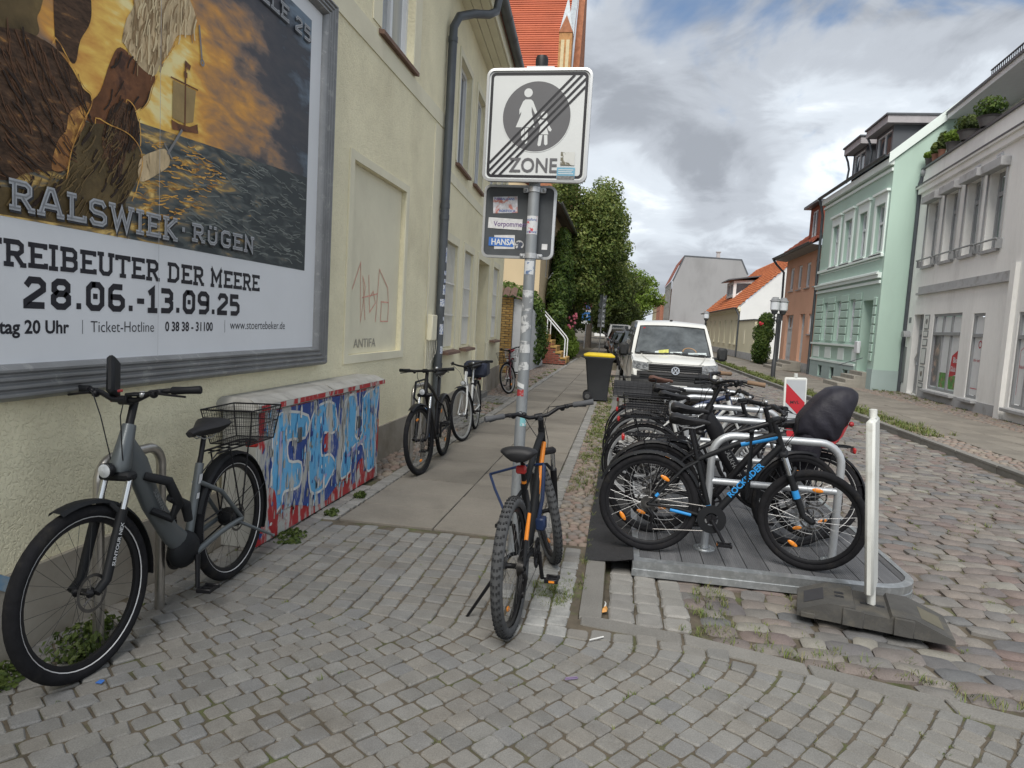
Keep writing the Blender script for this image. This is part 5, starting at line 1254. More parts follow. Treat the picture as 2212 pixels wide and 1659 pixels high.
def leafmat(name, pal, rough=.55):
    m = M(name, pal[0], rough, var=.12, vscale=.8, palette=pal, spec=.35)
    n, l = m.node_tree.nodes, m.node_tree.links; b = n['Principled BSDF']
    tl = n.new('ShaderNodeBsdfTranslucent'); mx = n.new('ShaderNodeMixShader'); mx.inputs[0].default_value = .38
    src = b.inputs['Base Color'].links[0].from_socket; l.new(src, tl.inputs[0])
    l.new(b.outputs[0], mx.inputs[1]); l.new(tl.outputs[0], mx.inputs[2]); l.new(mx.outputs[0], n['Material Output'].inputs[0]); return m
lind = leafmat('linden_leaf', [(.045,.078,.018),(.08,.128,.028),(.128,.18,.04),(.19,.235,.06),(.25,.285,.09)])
lind2 = leafmat('dark_leaf', [(.04,.06,.018),(.06,.09,.024),(.09,.125,.03),(.12,.155,.04)])
fresh = leafmat('fresh_leaf', [(.08,.13,.018),(.13,.20,.025),(.18,.27,.035),(.22,.31,.06)])
ivym = leafmat('ivy_leaf', [(.03,.06,.015),(.05,.095,.02),(.075,.13,.026),(.11,.17,.03),(.13,.18,.04)])
bark = M('bark', (0.10, 0.082, 0.065), .95, var=.3, vscale=4, stretch=(6,6,1), bump=.8, bscale=20)
def tree(x, y, h, cz, rx, ry, rz, n, size, mat, label, r0=.28, seed=1, nb=70, cat='tree'):
    rs_ = random.Random(seed)
    t = thing('tree', label, cat, (x, y, 0), 0, 'street trees on the left side')
    def tk(m):
        m.tube([(0,0,-.1),(.03,0,cz*.3),(-.05,.05,cz*.6),(.05,0,cz),(0,0,h*.85)], [r0,r0*.8,r0*.66,r0*.5,r0*.12], 10)
        for k in range(9):
            a = k*2.4; z0 = cz*(.45+.07*k)
            m.tube([(0,0,z0),(math.cos(a)*rx*.35,math.sin(a)*ry*.35,z0+.9),(math.cos(a)*rx*.75,math.sin(a)*ry*.75,z0+1.6)], [r0*.42,r0*.25,r0*.08], 6)
    part('trunk', bark, t, tk)
    bl = []
    for i in range(nb):
        z = rs_.uniform(-1, 1); a = rs_.uniform(0, 6.283); q = math.sqrt(1-z*z); k = rs_.uniform(.55, 1.0)
        s = rs_.uniform(.20, .38)*(1 if z < .5 else .8)
        bl.append(((rx*q*math.cos(a)*k*.86, ry*q*math.sin(a)*k*.86, cz+rz*z*k*.88), (rx*s, ry*s, rz*s*.62), s*s))
    bl.append(((0, 0, cz), (rx*.55, ry*.55, rz*.6), .35))
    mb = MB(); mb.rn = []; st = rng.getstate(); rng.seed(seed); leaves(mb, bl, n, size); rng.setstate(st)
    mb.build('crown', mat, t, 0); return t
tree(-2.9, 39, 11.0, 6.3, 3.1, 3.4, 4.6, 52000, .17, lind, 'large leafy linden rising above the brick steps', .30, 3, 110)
tree(-2.6, 53, 10.8, 6.2, 3.4, 3.6, 4.6, 26000, .24, lind, 'tall linden standing behind the front linden over the footway', .30, 5, 80)
tree(-5.6, 60, 12, 5.4, 4.0, 4.0, 5.0, 16000, .26, lind2, 'dark tree in the shade by the parking sign', .32, 8, 60)
tree(-5.2, 46, 9, 4.2, 2.6, 3.0, 3.6, 14000, .24, lind2, 'dark green tree tucked behind the flowering bush', .25, 12, 50)
tree(-1.6, 74, 10.5, 5.6, 4.2, 4.2, 4.6, 15000, .30, lind2, 'broad dark tree hanging over the line of parked cars', .3, 14, 60)
tree(1.2, 92, 9.5, 5.6, 4.4, 4.4, 3.9, 13000, .32, fresh, 'bright green tree by the grey gable building', .28, 17, 60)
tree(-2.5, 118, 10, 4.5, 6, 6, 4.2, 12000, .42, lind2, 'dark tree farthest down the street', .35, 19, 60)
tree(-8.5, 84, 13, 5.2, 6, 6, 6, 12000, .42, lind2, 'large shadowy tree at the back of the row', .35, 23, 60)

# ---- beige house behind the ivy
be = wthing('beige_house', 'beige house with dark overhanging eave behind the ivy wall', 'house', (-3.6, 33, 0))
beige = M('beige_render', (0.55, 0.44, 0.28), .88, var=.07, vscale=.6)
TBh = frame((-3.45, 27.6, 0), (0, 1, 0), (0, 0, 1))
bw = [(2.0, 3.0, 3.6, 5.2), (5.0, 6.0, 3.6, 5.2), (8.0, 9.0, 3.6, 5.2)]
mb = MB(TBh); facade(mb, 0, 11, 0, 6.6, [h+(.14,) for h in bw]); mb.add([(0,0,0),(0,0,-9),(0,9.6,-4.5),(0,6.6,0)], [(3,2,1,0)]); mb.build('wall', beige, be, 0)
for h in bw: window(be, TBh, *h, .1)
part('eave', M('eave_board_dark', (.08,.07,.06), .8), be, lambda m: m.add([(-.3,6.62,0),(11.2,6.62,0),(11.2,6.35,.62),(-.3,6.35,.62)], [(0,1,2,3)]), TBh, smooth=0)
part('roof', roof_rd, be, lambda m: m.add([(-.3,6.38,.66),(11.2,6.38,.66),(11.2,9.9,-4.6),(-.3,9.9,-4.6)], [(0,1,2,3)]), TBh, smooth=0)
gutter(be, (-2.76, 27.3, 6.42), (-2.76, 38.8, 6.42)); gutter_pipe(be, [(-2.78, 38.3, 6.36), (-2.95, 38.3, 6.1), (-3.36, 38.3, 5.8), (-3.38, 38.3, 0)])
wl_ = thing('wall_lamp', 'white bell-shaped wall lamp on the beige house above the ivy', 'lamp', (-3.40, 30.5, 3.5))
part('arm', white_pvc, wl_, lambda m: m.tube([(0,0,.1),(.15,0,.35),(.35,0,.38),(.42,0,.2)], .02, 6)); part('lamp_shade', white_pvc, wl_, lambda m: m.lathe([(.03,.22),(.06,.15),(.10,.05),(.20,-.05)], 14), T=tr(.42, 0, 0))

# ---- yellow brick pillar, white gate wall, ivy
def bricks(thing_, x0, x1, z0, z1, y, mat, bw_=.24, bh=.075, gap=.016, name='brick', dirn='x', depth=.02, clip=None, jitter=.004):
    r = 0; z = z0; ms = {}
    while z < z1-.02:
        u = x0 - (bw_/2 if r % 2 else 0)
        while u < x1:
            a, b = max(u, x0), min(u+bw_-gap, x1)
            if b-a > .03 and (clip is None or clip((a+b)/2, z+bh/2)):
                w_ = round(b-a, 2)
                if w_ not in ms:
                    m = MB(); m.box((0, -depth, 0), (w_, .03, bh-gap), .004); m.rn = [rng.random()]*len(m.v); ms[w_] = m.mesh('brick', mat, 0)
                o = bpy.data.objects.new(name, ms[w_]); C.objects.link(o); o.parent = thing_
                if dirn == 'x': o.location = (a, y+rn(-jitter, jitter), z)
                else: o.location = (y+rn(-jitter, jitter), a, z); o.rotation_euler = (0, 0, R(90))
                if thing_.name in WORLD: o.matrix_parent_inverse = Matrix.Translation(-thing_.location)
            u += bw_
        z += bh; r += 1
ybrick = M('yellow_brick', (0.42, 0.27, 0.09), .85, var=.22, vscale=6, bump=.3, bscale=40, palette=[(.40,.25,.08),(.48,.32,.12),(.34,.20,.06)])
rbrick = M('red_brick', (0.26, 0.085, 0.06), .85, var=.22, vscale=6, bump=.3, bscale=40, palette=[(.25,.08,.055),(.31,.10,.07),(.20,.065,.05)])
mortar = M('mortar', (0.22, 0.19, 0.15), .95, var=.1)
pil = wthing('brick_pillar', 'rough yellow brick pillar with clay tile cap beside the cream house', 'pillar', (-3.5, 20.9, 0))
part('core', mortar, pil, lambda m: m.box((-3.80, 20.82, 0), (-3.36, 21.3, 2.36)), smooth=0)
bricks(pil, -3.80, -3.36, .02, 2.36, 20.81, ybrick)
for k in range(3): part('cap_tile', clay, pil, lambda m: m.add([(-3.9+.22*k,20.6,2.36),(-3.7+.22*k,20.6,2.36),(-3.7+.22*k,21.0,2.62),(-3.9+.22*k,21.0,2.62),(-3.8+.22*k,20.6,2.42),(-3.8+.22*k,21.0,2.68)], [(0,4,5,3),(4,1,2,5)]), smooth=0)
gww = wthing('white_gate_wall', 'plain white wall panel with clay tile coping beside the brick pillar', 'wall', (-3.2, 21, 0))
part('panel', M('white_wall_paint', (.64,.66,.68), .7, var=.05), gww, lambda m: (m.box((-3.35, 20.9, 0), (-3.0, 21.15, 2.30)), m.add([(-3.0,20.9,0),(-3.0,26.5,0),(-3.0,26.5,1.6),(-3.0,20.9,2.3)], [(0,1,2,3)])), smooth=0)
for k in range(4): part('coping_tile', clay, gww, lambda m: m.add([(-3.42+.13*k,20.75,2.40-.04*k),(-3.28+.13*k,20.75,2.36-.04*k),(-3.28+.13*k,21.25,2.40-.04*k),(-3.42+.13*k,21.25,2.44-.04*k)], [(0,1,2,3)]), smooth=0)
def bush(name, label, cat, blobs, n, size, mat, loc, stem=None, group=None):
    t = thing(name, label, cat, loc, 0, group)
    mb = MB(); mb.rn = []; leaves(mb, blobs, n, size); mb.build('foliage', mat, t, 0)
    part('stem', bark, t, lambda m: [m.tube(p, .025, 5) for p in (stem or [[(0,0,-.02),(.03,.05,.5),(0,0,1.2)]])])
    return t
bush('ivy', 'dense dark green ivy covering the wall beside the white panel', 'ivy',
     [((-.2,0,.6),(.55,1.6,.7),1), ((-.3,.2,1.5),(.65,1.8,.8),1.1), ((-.6,.2,2.3),(.75,1.6,.65),1), ((-1.1,-.3,2.6),(.55,.8,.45),.5), ((.05,.6,1.0),(.4,1.0,.9),.6), ((-.05,-.6,2.0),(.45,.7,.6),.5)], 12000, .12, ivym, (-3.12, 24.6, 0))
bush('climber', 'tall green climbing plant on the beige house above the ivy', 'climbing plant',
     [((0,0,3.0),(.5,1.2,1.0),1), ((.1,.8,4.2),(.5,1.2,1.0),1), ((.0,1.4,5.3),(.4,1.1,.8),.8), ((.1,-.4,2.0),(.45,1.2,.8),.8), ((.2,1.6,3.2),(.5,1,1.2),.8)], 9000, .15, ivym, (-3.0, 30.6, 0), [[(0,0,-.02),(.05,.2,2),(0,.6,4)]])
bush('flower_bush', 'leafy green bush beside the brick steps with pink hollyhocks', 'bush',
     [((0,0,.5),(.7,1.6,.65),1), ((-.2,.6,1.1),(.6,1.3,.6),.8), ((.1,-.9,.4),(.5,.8,.5),.6), ((0,2.2,.5),(.6,1.3,.7),.7)], 7000, .13, fresh, (-2.75, 33.6, 0))
pink = M('pink_petal', (.62,.16,.22), .6, var=.2)
hk = thing('hollyhock', 'pink hollyhock flower spikes above the bush by the steps', 'flowers', (-2.7, 32.6, 0))
part('stem', ivym, hk, lambda m: [m.tube([(dx, dy, 0), (dx+.05, dy, 1.3), (dx+.12, dy, 2.2)], .012, 5) for dx, dy in ((-.5,0),(-.2,.3),(.1,.1),(.3,.5))])
part('flowers', pink, hk, lambda m: [m.ball((dx+.1+rn(-.08,.08), dy+rn(-.08,.08), rn(1.45, 2.2)), rn(.04, .075), 6, 4) for dx, dy in ((-.5,0),(-.2,.3),(.1,.1),(.3,.5)) for _ in range(9)], kind='stuff')
# ---- brick steps
stp = wthing('brick_steps', 'stepped red and yellow brick entrance steps with white handrails', 'steps', (-2.6, 28.2, 0))
NS = 6
part('core', mortar, stp, lambda m: [m.box((-3.4, 27.42+.001*k, 0), (-2.17-.21*k, 28.9, .22*(k+1))) for k in range(NS)], smooth=0)
bricks(stp, -3.4, -2.16, .02, 1.32, 27.41, rbrick, clip=lambda u, z: z < .22*(int(max(0, (-2.16-u))/.21)+1)-.02 and not z > 1.30)
for k in range(NS):
    part('tread', ybrick, stp, lambda m: m.box((-2.40-.21*k, 27.36, .22*(k+1)), (-2.14-.21*k, 29.0, .22*(k+1)+.07), .006), smooth=0)
    part('riser', ybrick, stp, lambda m: m.box((-2.17-.21*k, 27.36, .22*k+.07), (-2.145-.21*k, 29.0, .22*(k+1)), .004), smooth=0)
for yy in (27.5, 28.8):
    part('handrail', white_pvc, stp, lambda m: (m.tube([(-2.25, yy, .1), (-2.25, yy, 1.02), (-2.33, yy, 1.14), (-3.45, yy, 2.30)], .025, 8), m.tube([(-3.0, yy, 1.0), (-3.0, yy, 1.8)], .02, 6)))

# ---- rose bush and roof-terrace plants
bush('rose_bush', 'tall climbing rose bush with red blooms beside the dark gate', 'bush', [((0,0,.7),(.55,1.1,.8),1), ((.1,.2,1.8),(.6,1.2,.8),1), ((.2,.1,2.5),(.45,.9,.55),.7), ((-.1,-.6,1.2),(.4,.6,.9),.6)], 8000, .13, ivym, (8.15, 42.3, 0))
bl = thing('rose_bloom', 'bright red rose blooms on the climbing rose bush', 'flowers', (7.75, 41.6, 2.35))
part('bloom', M('red_petal', (.60,.05,.07), .6, var=.2), bl, lambda m: [m.ball((rn(-.1,.25), rn(-.3,.3), rn(-.2,.2)), rn(.05,.09), 7, 5) for _ in range(3)], kind='stuff')
pot = M('terracotta_pot', (.24,.115,.08), .85, var=.15); potd = M('dark_planter', (.09,.085,.085), .7, var=.15)
for i, (u, wd, hh, mt, pm_, lb) in enumerate(((.55,.55,.32,fresh,potd,'leafy plant in a dark planter at the left end of the roof terrace'), (1.15,.4,.3,fresh,potd,'round green plant in the second dark pot on the terrace parapet'), (1.7,.35,.5,lind,pot,'bushy plant in a terracotta pot on the terrace parapet'), (2.25,.35,.75,lind2,pot,'small conifer in a terracotta pot on the terrace parapet'), (3.1,.6,.5,fresh,potd,'yellow-green shrub on the terrace parapet right of the conifer'), (4.3,.9,.6,lind2,potd,'long dark green planting in the middle of the terrace parapet'), (5.6,.9,.7,ivym,potd,'tall green planting toward the right end of the terrace parapet'))):
    p = TG @ Vector((u, 7.42, -.05))
    hh *= .75; wd *= .85
    t = thing('potted_plant', lb, 'plant', p, 0, 'plants on the roof terrace')
    part('pot', pm_, t, lambda m: m.lathe([(.10*wd/.4, -.02), (.14*wd/.4, .22), (.16*wd/.4, .24), (.14*wd/.4, .20), (.02, .2)], 12))
    mb = MB(); mb.rn = []; leaves(mb, [((0, 0, .24+hh*.45), (wd*.5, wd*.55, hh*.55), 1), ((.05, wd*.3, .2+hh*.3), (wd*.3, wd*.4, hh*.3), .4)], 900, .09, ); mb.build('foliage', mt, t, 0)
# weeds by the cabinet, wall and hoop
weedm = leafmat('weed_leaf', [(.05,.08,.02),(.08,.12,.03),(.12,.16,.04)])
for i, (x, y, w, h, n, lb) in enumerate(((-2.18, 4.35, .13, .045, 260, 'flat weed in front of the cabinet on the setts'), (-2.33, 2.66, .17, .11, 520, 'green weeds round the foot of the near bike hoop'), (-2.42, 2.35, .12, .06, 260, 'low weeds behind the near bicycle front wheel'), (-2.16, 4.98, .07, .05, 160, 'small weed by the middle of the cabinet base'), (-2.15, 5.55, .06, .06, 160, 'small weed near the far end of the cabinet'))):
    t = thing('weed', lb, 'weed', (x, y, -.01), 0, 'weeds on the paving')
    mb = MB(); mb.rn = []; leaves(mb, [((0, 0, h*.4), (w*.8, w*1.3, h*.5), 1), ((w*.5, -w*.6, h*.3), (w*.4, w*.5, h*.35), .3), ((-w*.3, w*.9, h*.3), (w*.35, w*.5, h*.5), .3)], n, .032); mb.build('foliage', weedm, t, 0)
    part('stem', weedm, t, lambda m: m.tube([(0,0,0),(.01,.01,h)], .004, 5))
# ================================================================= SIGN POST, PLATFORM, BEACONS, BIN, VEHICLES
galv = M('galvanised_steel', (0.40, 0.42, 0.43), .42, metal=.75, var=.14, vscale=14, col2=(.50,.52,.53), mask=(.5,.62), mscale=22)
alu = M('sign_aluminium', (0.55, 0.56, 0.57), .4, metal=.6, var=.06)
blackp = M('black_plastic', (0.018, 0.018, 0.020), .5, var=.15, vscale=8)
rubber = M('black_rubber', (0.020, 0.020, 0.022), .8, var=.2, vscale=12, bump=.2, bscale=80)
def rrect(x0, y0, x1, y1, r, n=6):
    P = []
    for cx, cy, a0 in ((x1-r, y1-r, 0), (x0+r, y1-r, 90), (x0+r, y0+r, 180), (x1-r, y0+r, 270)):
        for i in range(n+1): a = R(a0+90*i/n); P.append((cx+r*math.cos(a), cy+r*math.sin(a)))
    return P
sp_ = wthing('sign_post', 'galvanised post with pedestrian zone end sign and stickers behind the orange bike', 'sign post', (-.645, 4.6, 0))
def _post(m): m.tube([(-.645, 4.6, -.05), (-.645, 4.6, 3.26)], .038, 18)
pole = part('post', M('weathered_zinc_post', (.30,.32,.335), .55, metal=.45, var=.22, vscale=7, col2=(.20,.20,.20), mask=(.56,.68), mscale=11, stretch=(1,1,.35)), sp_, _post)
part('post_cap', blackp, sp_, lambda m: m.lathe([(.040, 3.24), (.042, 3.30), (.036, 3.32), (.01, 3.32)], 16), T=tr(-.645, 4.6, 0))
TS = frame((-.645, 4.53, 0), Vector((1, -.02, 0)), (0, 0, 1))
sx0, sx1, sz0, sz1 = -.345, .345, 2.502, 3.222
def framed(m, x0, z0, x1, z1, r, dpt):
    o = rrect(x0, z0, x1, z1, r); i = rrect(x0+.016, z0+.016, x1-.016, z1-.016, r-.012)
    m.loft([[(u, v, -dpt) for u, v in o], [(u, v, .008) for u, v in o], [(u, v, .010) for u, v in i], [(u, v, -.002) for u, v in i]], True)
sb = part('zone_sign', alu, sp_, lambda m: (framed(m, sx0, sz0, sx1, sz1, .05, .03), m.poly(rrect(sx0+.005, sz0+.005, sx1-.005, sz1-.005, .045)[::-1], -.028)), TS)
signw = M('sign_white', (.62,.64,.64), .45, var=.04, vscale=2, spec=.4); signk = M('sign_black', (.018,.018,.022), .45, var=.05); signg = M('sign_grey', (.115,.115,.122), .45, var=.04)
part('sign_face', signw, sb, lambda m: m.poly(rrect(sx0+.012, sz0+.012, sx1-.012, sz1-.012, .042), -.001), TS, smooth=0)
def ring_face(m, o, i, w):
    n = len(o); m.add([(u, v, w) for u, v in o]+[(u, v, w) for u, v in i], [(k, (k+1) % n, n+(k+1) % n, n+k) for k in range(n)])
part('sign_border', signk, sb, lambda m: ring_face(m, rrect(-.318, 2.528, .318, 3.196, .032), rrect(-.300, 2.546, .300, 3.178, .018), .0005), TS, smooth=0)
CX, CZ, CR = -.005, 2.918, .222
part('sign_disc', signg, sb, lambda m: m.disc(CX, CZ, CR, .0008, 56), TS, smooth=0)
part('sign_ring', signw, sb, lambda m: m.ring2d(CX, CZ, CR, CR+.005, .0012, 56), TS, smooth=0)
def _woman(m):
    m.disc(-.066, 3.068, .028, .0016, 22)
    m.poly([(-.098,3.014),(-.084,3.026),(-.046,3.026),(-.032,3.014),(.004,2.934),(-.010,2.924),(-.040,2.982),(-.038,2.948),(-.012,2.850),(-.138,2.850),(-.108,2.930),(-.106,2.950),(-.118,2.930),(-.120,2.962)][::-1], .0016)
    m.poly([(-.102,2.846),(-.080,2.846),(-.078,2.770),(-.092,2.764),(-.098,2.780)], .0018); m.poly([(-.076,2.846),(-.054,2.846),(-.056,2.752),(-.068,2.744),(-.076,2.756)], .0018)
part('sign_figure', signw, sb, _woman, TS, smooth=0)
def _child(m):
    m.disc(.045, 2.928, .022, .0016, 20)
    m.poly([(.028,2.898),(.062,2.898),(.100,2.836),(.094,2.824),(.082,2.828),(.064,2.860),(.080,2.806),(.016,2.806),(.026,2.858),(.010,2.882),(.002,2.908),(.014,2.918)][::-1], .0016)
    m.poly([(.020,2.802),(.042,2.802),(.034,2.736),(.020,2.730),(.012,2.740)], .0018); m.poly([(.052,2.802),(.074,2.802),(.078,2.744),(.066,2.736),(.056,2.744)], .0018)
part('sign_figure', signw, sb, _child, TS, smooth=0)
def clipdiag(m, off, t, w):
    # diagonal bars clipped to the inside of the border
    d = Vector((.600, .632)).normalized(); n = Vector((-d.y, d.x)); c = Vector((0, 2.862))
    q = []
    for k in (-.5, .5):
        p = c+n*(off+t*k); ts = []
        for lo, hi, a in ((-.2995, .2995, 0), (2.5465, 3.1775, 1)): ts.append(sorted(((lo-p[a])/d[a], (hi-p[a])/d[a])))
        t0, t1 = max(ts[0][0], ts[1][0]), min(ts[0][1], ts[1][1]); q.append((p+d*t0, p+d*t1))
    m.add([(*q[0][0], w), (*q[0][1], w), (*q[1][1], w), (*q[1][0], w)], [(0,1,2,3)])
for k in range(4): part('sign_bar', signk, sb, lambda m: clipdiag(m, .052-.0345*k, .014, .0026), TS, smooth=0)
part('lettering', signg, sb, lambda m: text_mb(m, 'ZONE', .128, -.166, 2.566, .0030, .002, sx=.90), TS, smooth=0)
part('sticker', M('peeled_sticker', (.58,.59,.57), .7, col2=(.16,.15,.11), mask=(.54,.58), mscale=16), sb, lambda m: m.rect(.170, 2.612, .262, 2.696, .0036), TS, smooth=0)
st2 = part('sticker', M('blue_sticker', (.17,.38,.52), .5, var=.1), sb, lambda m: m.rect(.150, 2.528, .268, 2.598, .0036), TS, smooth=0)
part('sticker', M('grey_sticker', (.16,.16,.16), .6, var=.5, vscale=60), sb, lambda m: m.rect(.152, 2.520, .266, 2.545, .0042), TS, smooth=0)
for k in range(3): part('sticker_line', signw, sb, lambda m: m.rect(.160, 2.556+.012*k, .258-.01*(k % 2), 2.561+.012*k, .0046), TS, smooth=0)
part('sign_clamp', alu, sp_, lambda m: (m.box((-.735, 4.555, 3.205), (-.555, 4.57, 3.245)), m.tube([(-.645, 4.6, 3.205), (-.645, 4.6, 3.245)], .044, 16), m.ball((-.715, 4.55, 3.226), .010, 8, 4), m.ball((-.575, 4.55, 3.226), .010, 8, 4)))
# second panel seen from the back, in front of it the post with its clamps
TS2 = frame((-.645, 4.648, 0), (1, 0, 0), (0, 0, 1))
bp = part('panel_back', M('panel_back_grey', (.060,.066,.072), .5, var=.15, vscale=8), sp_, lambda m: m.poly(rrect(-.34, 2.022, .138, 2.494, .035), 0), TS2, smooth=0)
part('panel_rim', alu, bp, lambda m: framed(m, -.348, 2.014, .146, 2.502, .045, .03), TS2)
def sticker(name, mat, x0, z0, x1, z1, rot=0.0, parent=bp, T=TS2, w=.0015):
    c = ((x0+x1)/2, (z0+z1)/2); return part(name, mat, parent, lambda m: m.rect(x0-c[0], z0-c[1], x1-c[0], z1-c[1], 0), T @ tr(c[0], c[1], w) @ Matrix.Rotation(R(rot), 4, 'Z'), smooth=0)
paperst = M('sticker_paper', (.60,.60,.60), .6, var=.15, vscale=40)
s1 = sticker('sticker', M('sticker_photo', (.52,.52,.55), .5, var=.3, vscale=30, col2=(.45,.16,.12), mask=(.5,.6), mscale=22), -.283, 2.315, -.115, 2.425, 3)
blue_i = M('sticker_blue_ink', (.03,.10,.36), .5); 
TSs = TS2 @ tr(0, 0, .0026)
part('lettering', blue_i, s1, lambda m: text_mb(m, 'FUSSBALLFANS', .021, -.278, 2.402, 0, .0004, sx=1.0), TSs, smooth=0)
part('lettering', blue_i, s1, lambda m: text_mb(m, 'ROSTOCK', .022, -.24, 2.322, 0, .0004, sx=1.1), TSs, smooth=0)
s2 = sticker('sticker', paperst, -.31, 2.208, -.075, 2.280, -2, w=.0030)
part('lettering', M('sticker_violet_ink', (.14,.08,.22), .5), s2, lambda m: text_mb(m, 'Vorpommern', .048, -.272, 2.226, 0, .0006, sx=.88), TSs @ tr(0, 0, .0016), smooth=0)
sticker('sticker', paperst, -.262, 2.075, -.12, 2.168, 2, w=.0012)
s3 = sticker('sticker', M('sticker_blue', (.04,.15,.48), .5, var=.1), -.300, 2.092, -.128, 2.150, -1, w=.0034)
part('lettering', signw, s3, lambda m: (text_mb(m, 'HANSA', .056, -.283, 2.102, 0, .0016, sx=.86),), TSs @ tr(0, 0, .002), smooth=0)
part('sticker', M('sticker_round', (.5,.5,.5), .5, col2=(.05,.06,.09), mask=(.48,.52), mscale=30, var=.1), bp, lambda m: m.disc(-.088, 2.106, .030, .002, 24), TS2, smooth=0)
sticker('sticker', paperst, .066, 2.080, .104, 2.118, 0)
for z in (2.465, 2.030):
    part('sign_clamp', alu, sp_, lambda m: (m.tube([(-.645, 4.6, z-.017), (-.645, 4.6, z+.017)], .043, 16), m.box((-.722, 4.612, z-.016), (-.568, 4.63, z+.016), .004), m.ball((-.708, 4.606, z), .011, 8, 4), m.ball((-.582, 4.606, z), .011, 8, 4)))
def wrap(name, mat, z0, z1, a0, a1, skew=0.0, r=.0392):
    """sticker wrapped round the post; angles from the camera-facing side, positive to the right"""
    A = [a0+(a1-a0)*i/8 for i in range(9)]
    f = lambda a, z: (-.645+r*math.sin(R(a)), 4.6-r*math.cos(R(a)), z)
    return part(name, mat, pole, lambda m: m.loft([[f(a, z0+skew*i/8) for i, a in enumerate(A)], [f(a, z1+skew*i/8) for i, a in enumerate(A)]], False))
wrap('sticker', M('fan_sticker', (.62,.63,.64), .5, var=.06, col2=(.55,.05,.06), mask=(.56,.60), mscale=30), 2.17, 2.29, -62, 70)
def wrap_text(s, z, size, mat, a0, step):
    m = MB()
    tmp = MB(); text_mb(tmp, s, size, 0, 0)
    f = lambda u, v: (-.645+.0400*math.sin(R(a0)+u/.0400), 4.6-.0400*math.cos(R(a0)+u/.0400), z+v)
    m.v = [f(p[0], p[1]) for p in tmp.v]; m.f = tmp.f; m.build('lettering', mat, pole, 0)
wrap_text('nsafans', 2.258, .026, blue_i, -58, 0); wrap_text('reifswal', 2.178, .026, blue_i, -58, 0)
wrap('sticker', M('oval_sticker', (.58,.60,.61), .5, var=.05, col2=(.10,.16,.30), mask=(.57,.60), mscale=36), 1.905, 1.995, -55, 50)
torn = M('torn_sticker', (.55,.56,.56), .7, var=.1, col2=(.22,.23,.24), mask=(.44,.52), mscale=17)
wrap('sticker', torn, 1.66, 1.80, -70, 60); wrap('sticker', torn, 1.50, 1.62, -60, 70, .05); wrap('sticker', torn, 1.38, 1.46, -50, 70); wrap('sticker', torn, 1.255, 1.31, -75, 60, .012)
wrap('sticker', signw, 1.155, 1.185, -70, 20, -.02); wrap('sticker', M('red_blot_sticker', (.35,.04,.04), .6, var=.3, vscale=30, col2=(.3,.31,.32), mask=(.55,.6), mscale=30), 1.085, 1.13, -60, 20)
wrap('sticker', M('turquoise_sticker', (.20,.45,.48), .5, var=.1, col2=(.6,.62,.62), mask=(.55,.58), mscale=34), .88, .95, 0, 80)

# ---- bike platform
DZ = 0.035
pf = wthing('bike_platform', 'galvanised framed bike parking platform with grey grooved decking', 'bike platform', (1.1, 7.0, ROAD_Z))
PX0, PX1, PY0, PY1 = .175, 2.035, 4.57, 9.40
def outline(x0, y0, x1, y1, r, n=7):
    P = [(x0, y1), (x0, y0)]
    for i in range(n+1): a = R(-90+90*i/n); P.append((x1-r+r*math.cos(a), y0+r+r*math.sin(a)))
    for i in range(n+1): a = R(0+90*i/n); P.append((x1-r+r*math.cos(a), y1-r+r*math.sin(a)))
    return P
def _rim(m):
    o = outline(PX0, PY0, PX1, PY1, .30); i = outline(PX0+.05, PY0+.05, PX1-.05, PY1-.05, .25)
    prof = [(o, -.075), (o, -.03), ('s', -.028), (o, DZ-.006), (i, DZ+.004), (i, DZ-.03)]
    rings = []
    for q, z in prof:
        if q == 's': q = outline(PX0+.006, PY0+.006, PX1-.006, PY1-.006, .294)
        rings.append([(x, y, z) for x, y in q])
    m.loft(rings, True)
part('metal_rim', galv, pf, _rim, smooth=40)
deck_m = M('composite_deck', (0.115, 0.118, 0.125), .62, var=.12, vscale=3, stretch=(4,.4,1), rnd=.1, col2=(.165,.165,.17), mask=(.5,.8), mscale=3)
xs_ = PX0+.053; pw = .142; kx = 0
inn = outline(PX0+.052, PY0+.052, PX1-.052, PY1-.052, .248)
def ylim(x):
    rr = .248; x1 = PX1-.052
    if x <= x1-rr: return PY0+.053, PY1-.053
    d = rr-math.sqrt(max(0, rr*rr-(x-(x1-rr))**2)); return PY0+.053+d, PY1-.053-d
while xs_ < PX1-.06:
    xe = min(xs_+pw-.006, PX1-.053)
    m = MB(); n = 18; xsq = [xs_+(xe-xs_)*i/n for i in range(n+1)]
    top = []
    for i, x in enumerate(xsq):
        g = -.0025 if i % 2 else 0.0
        lo, hi = ylim(x); top.append(((x, lo, DZ-.002+g), (x, hi, DZ-.002+g)))
    m.add([p for pr in top for p in pr], [(2*i, 2*i+2, 2*i+3, 2*i+1) for i in range(n)])
    lo0, hi0 = ylim(xs_); lo1, hi1 = ylim(xe)
    m.add([(xs_,lo0,DZ-.002),(xs_,hi0,DZ-.002),(xs_,hi0,DZ-.03),(xs_,lo0,DZ-.03),(xe,lo1,DZ-.002),(xe,hi1,DZ-.002),(xe,hi1,DZ-.03),(xe,lo1,DZ-.03)], [(0,1,2,3),(7,6,5,4)])
    m.rn = [rng.random()]*len(m.v); m.build('plank', deck_m, pf, 0); xs_ += pw
part('substructure', blackp, pf, lambda m: m.box((PX0+.06, PY0+.06, -.07), (PX1-.3, PY1-.3, -.002)), smooth=0)
mat_o = wthing('rubber_mat', 'black rubber ramp mat bridging footway and bike platform', 'mat', (0, 7, 0))
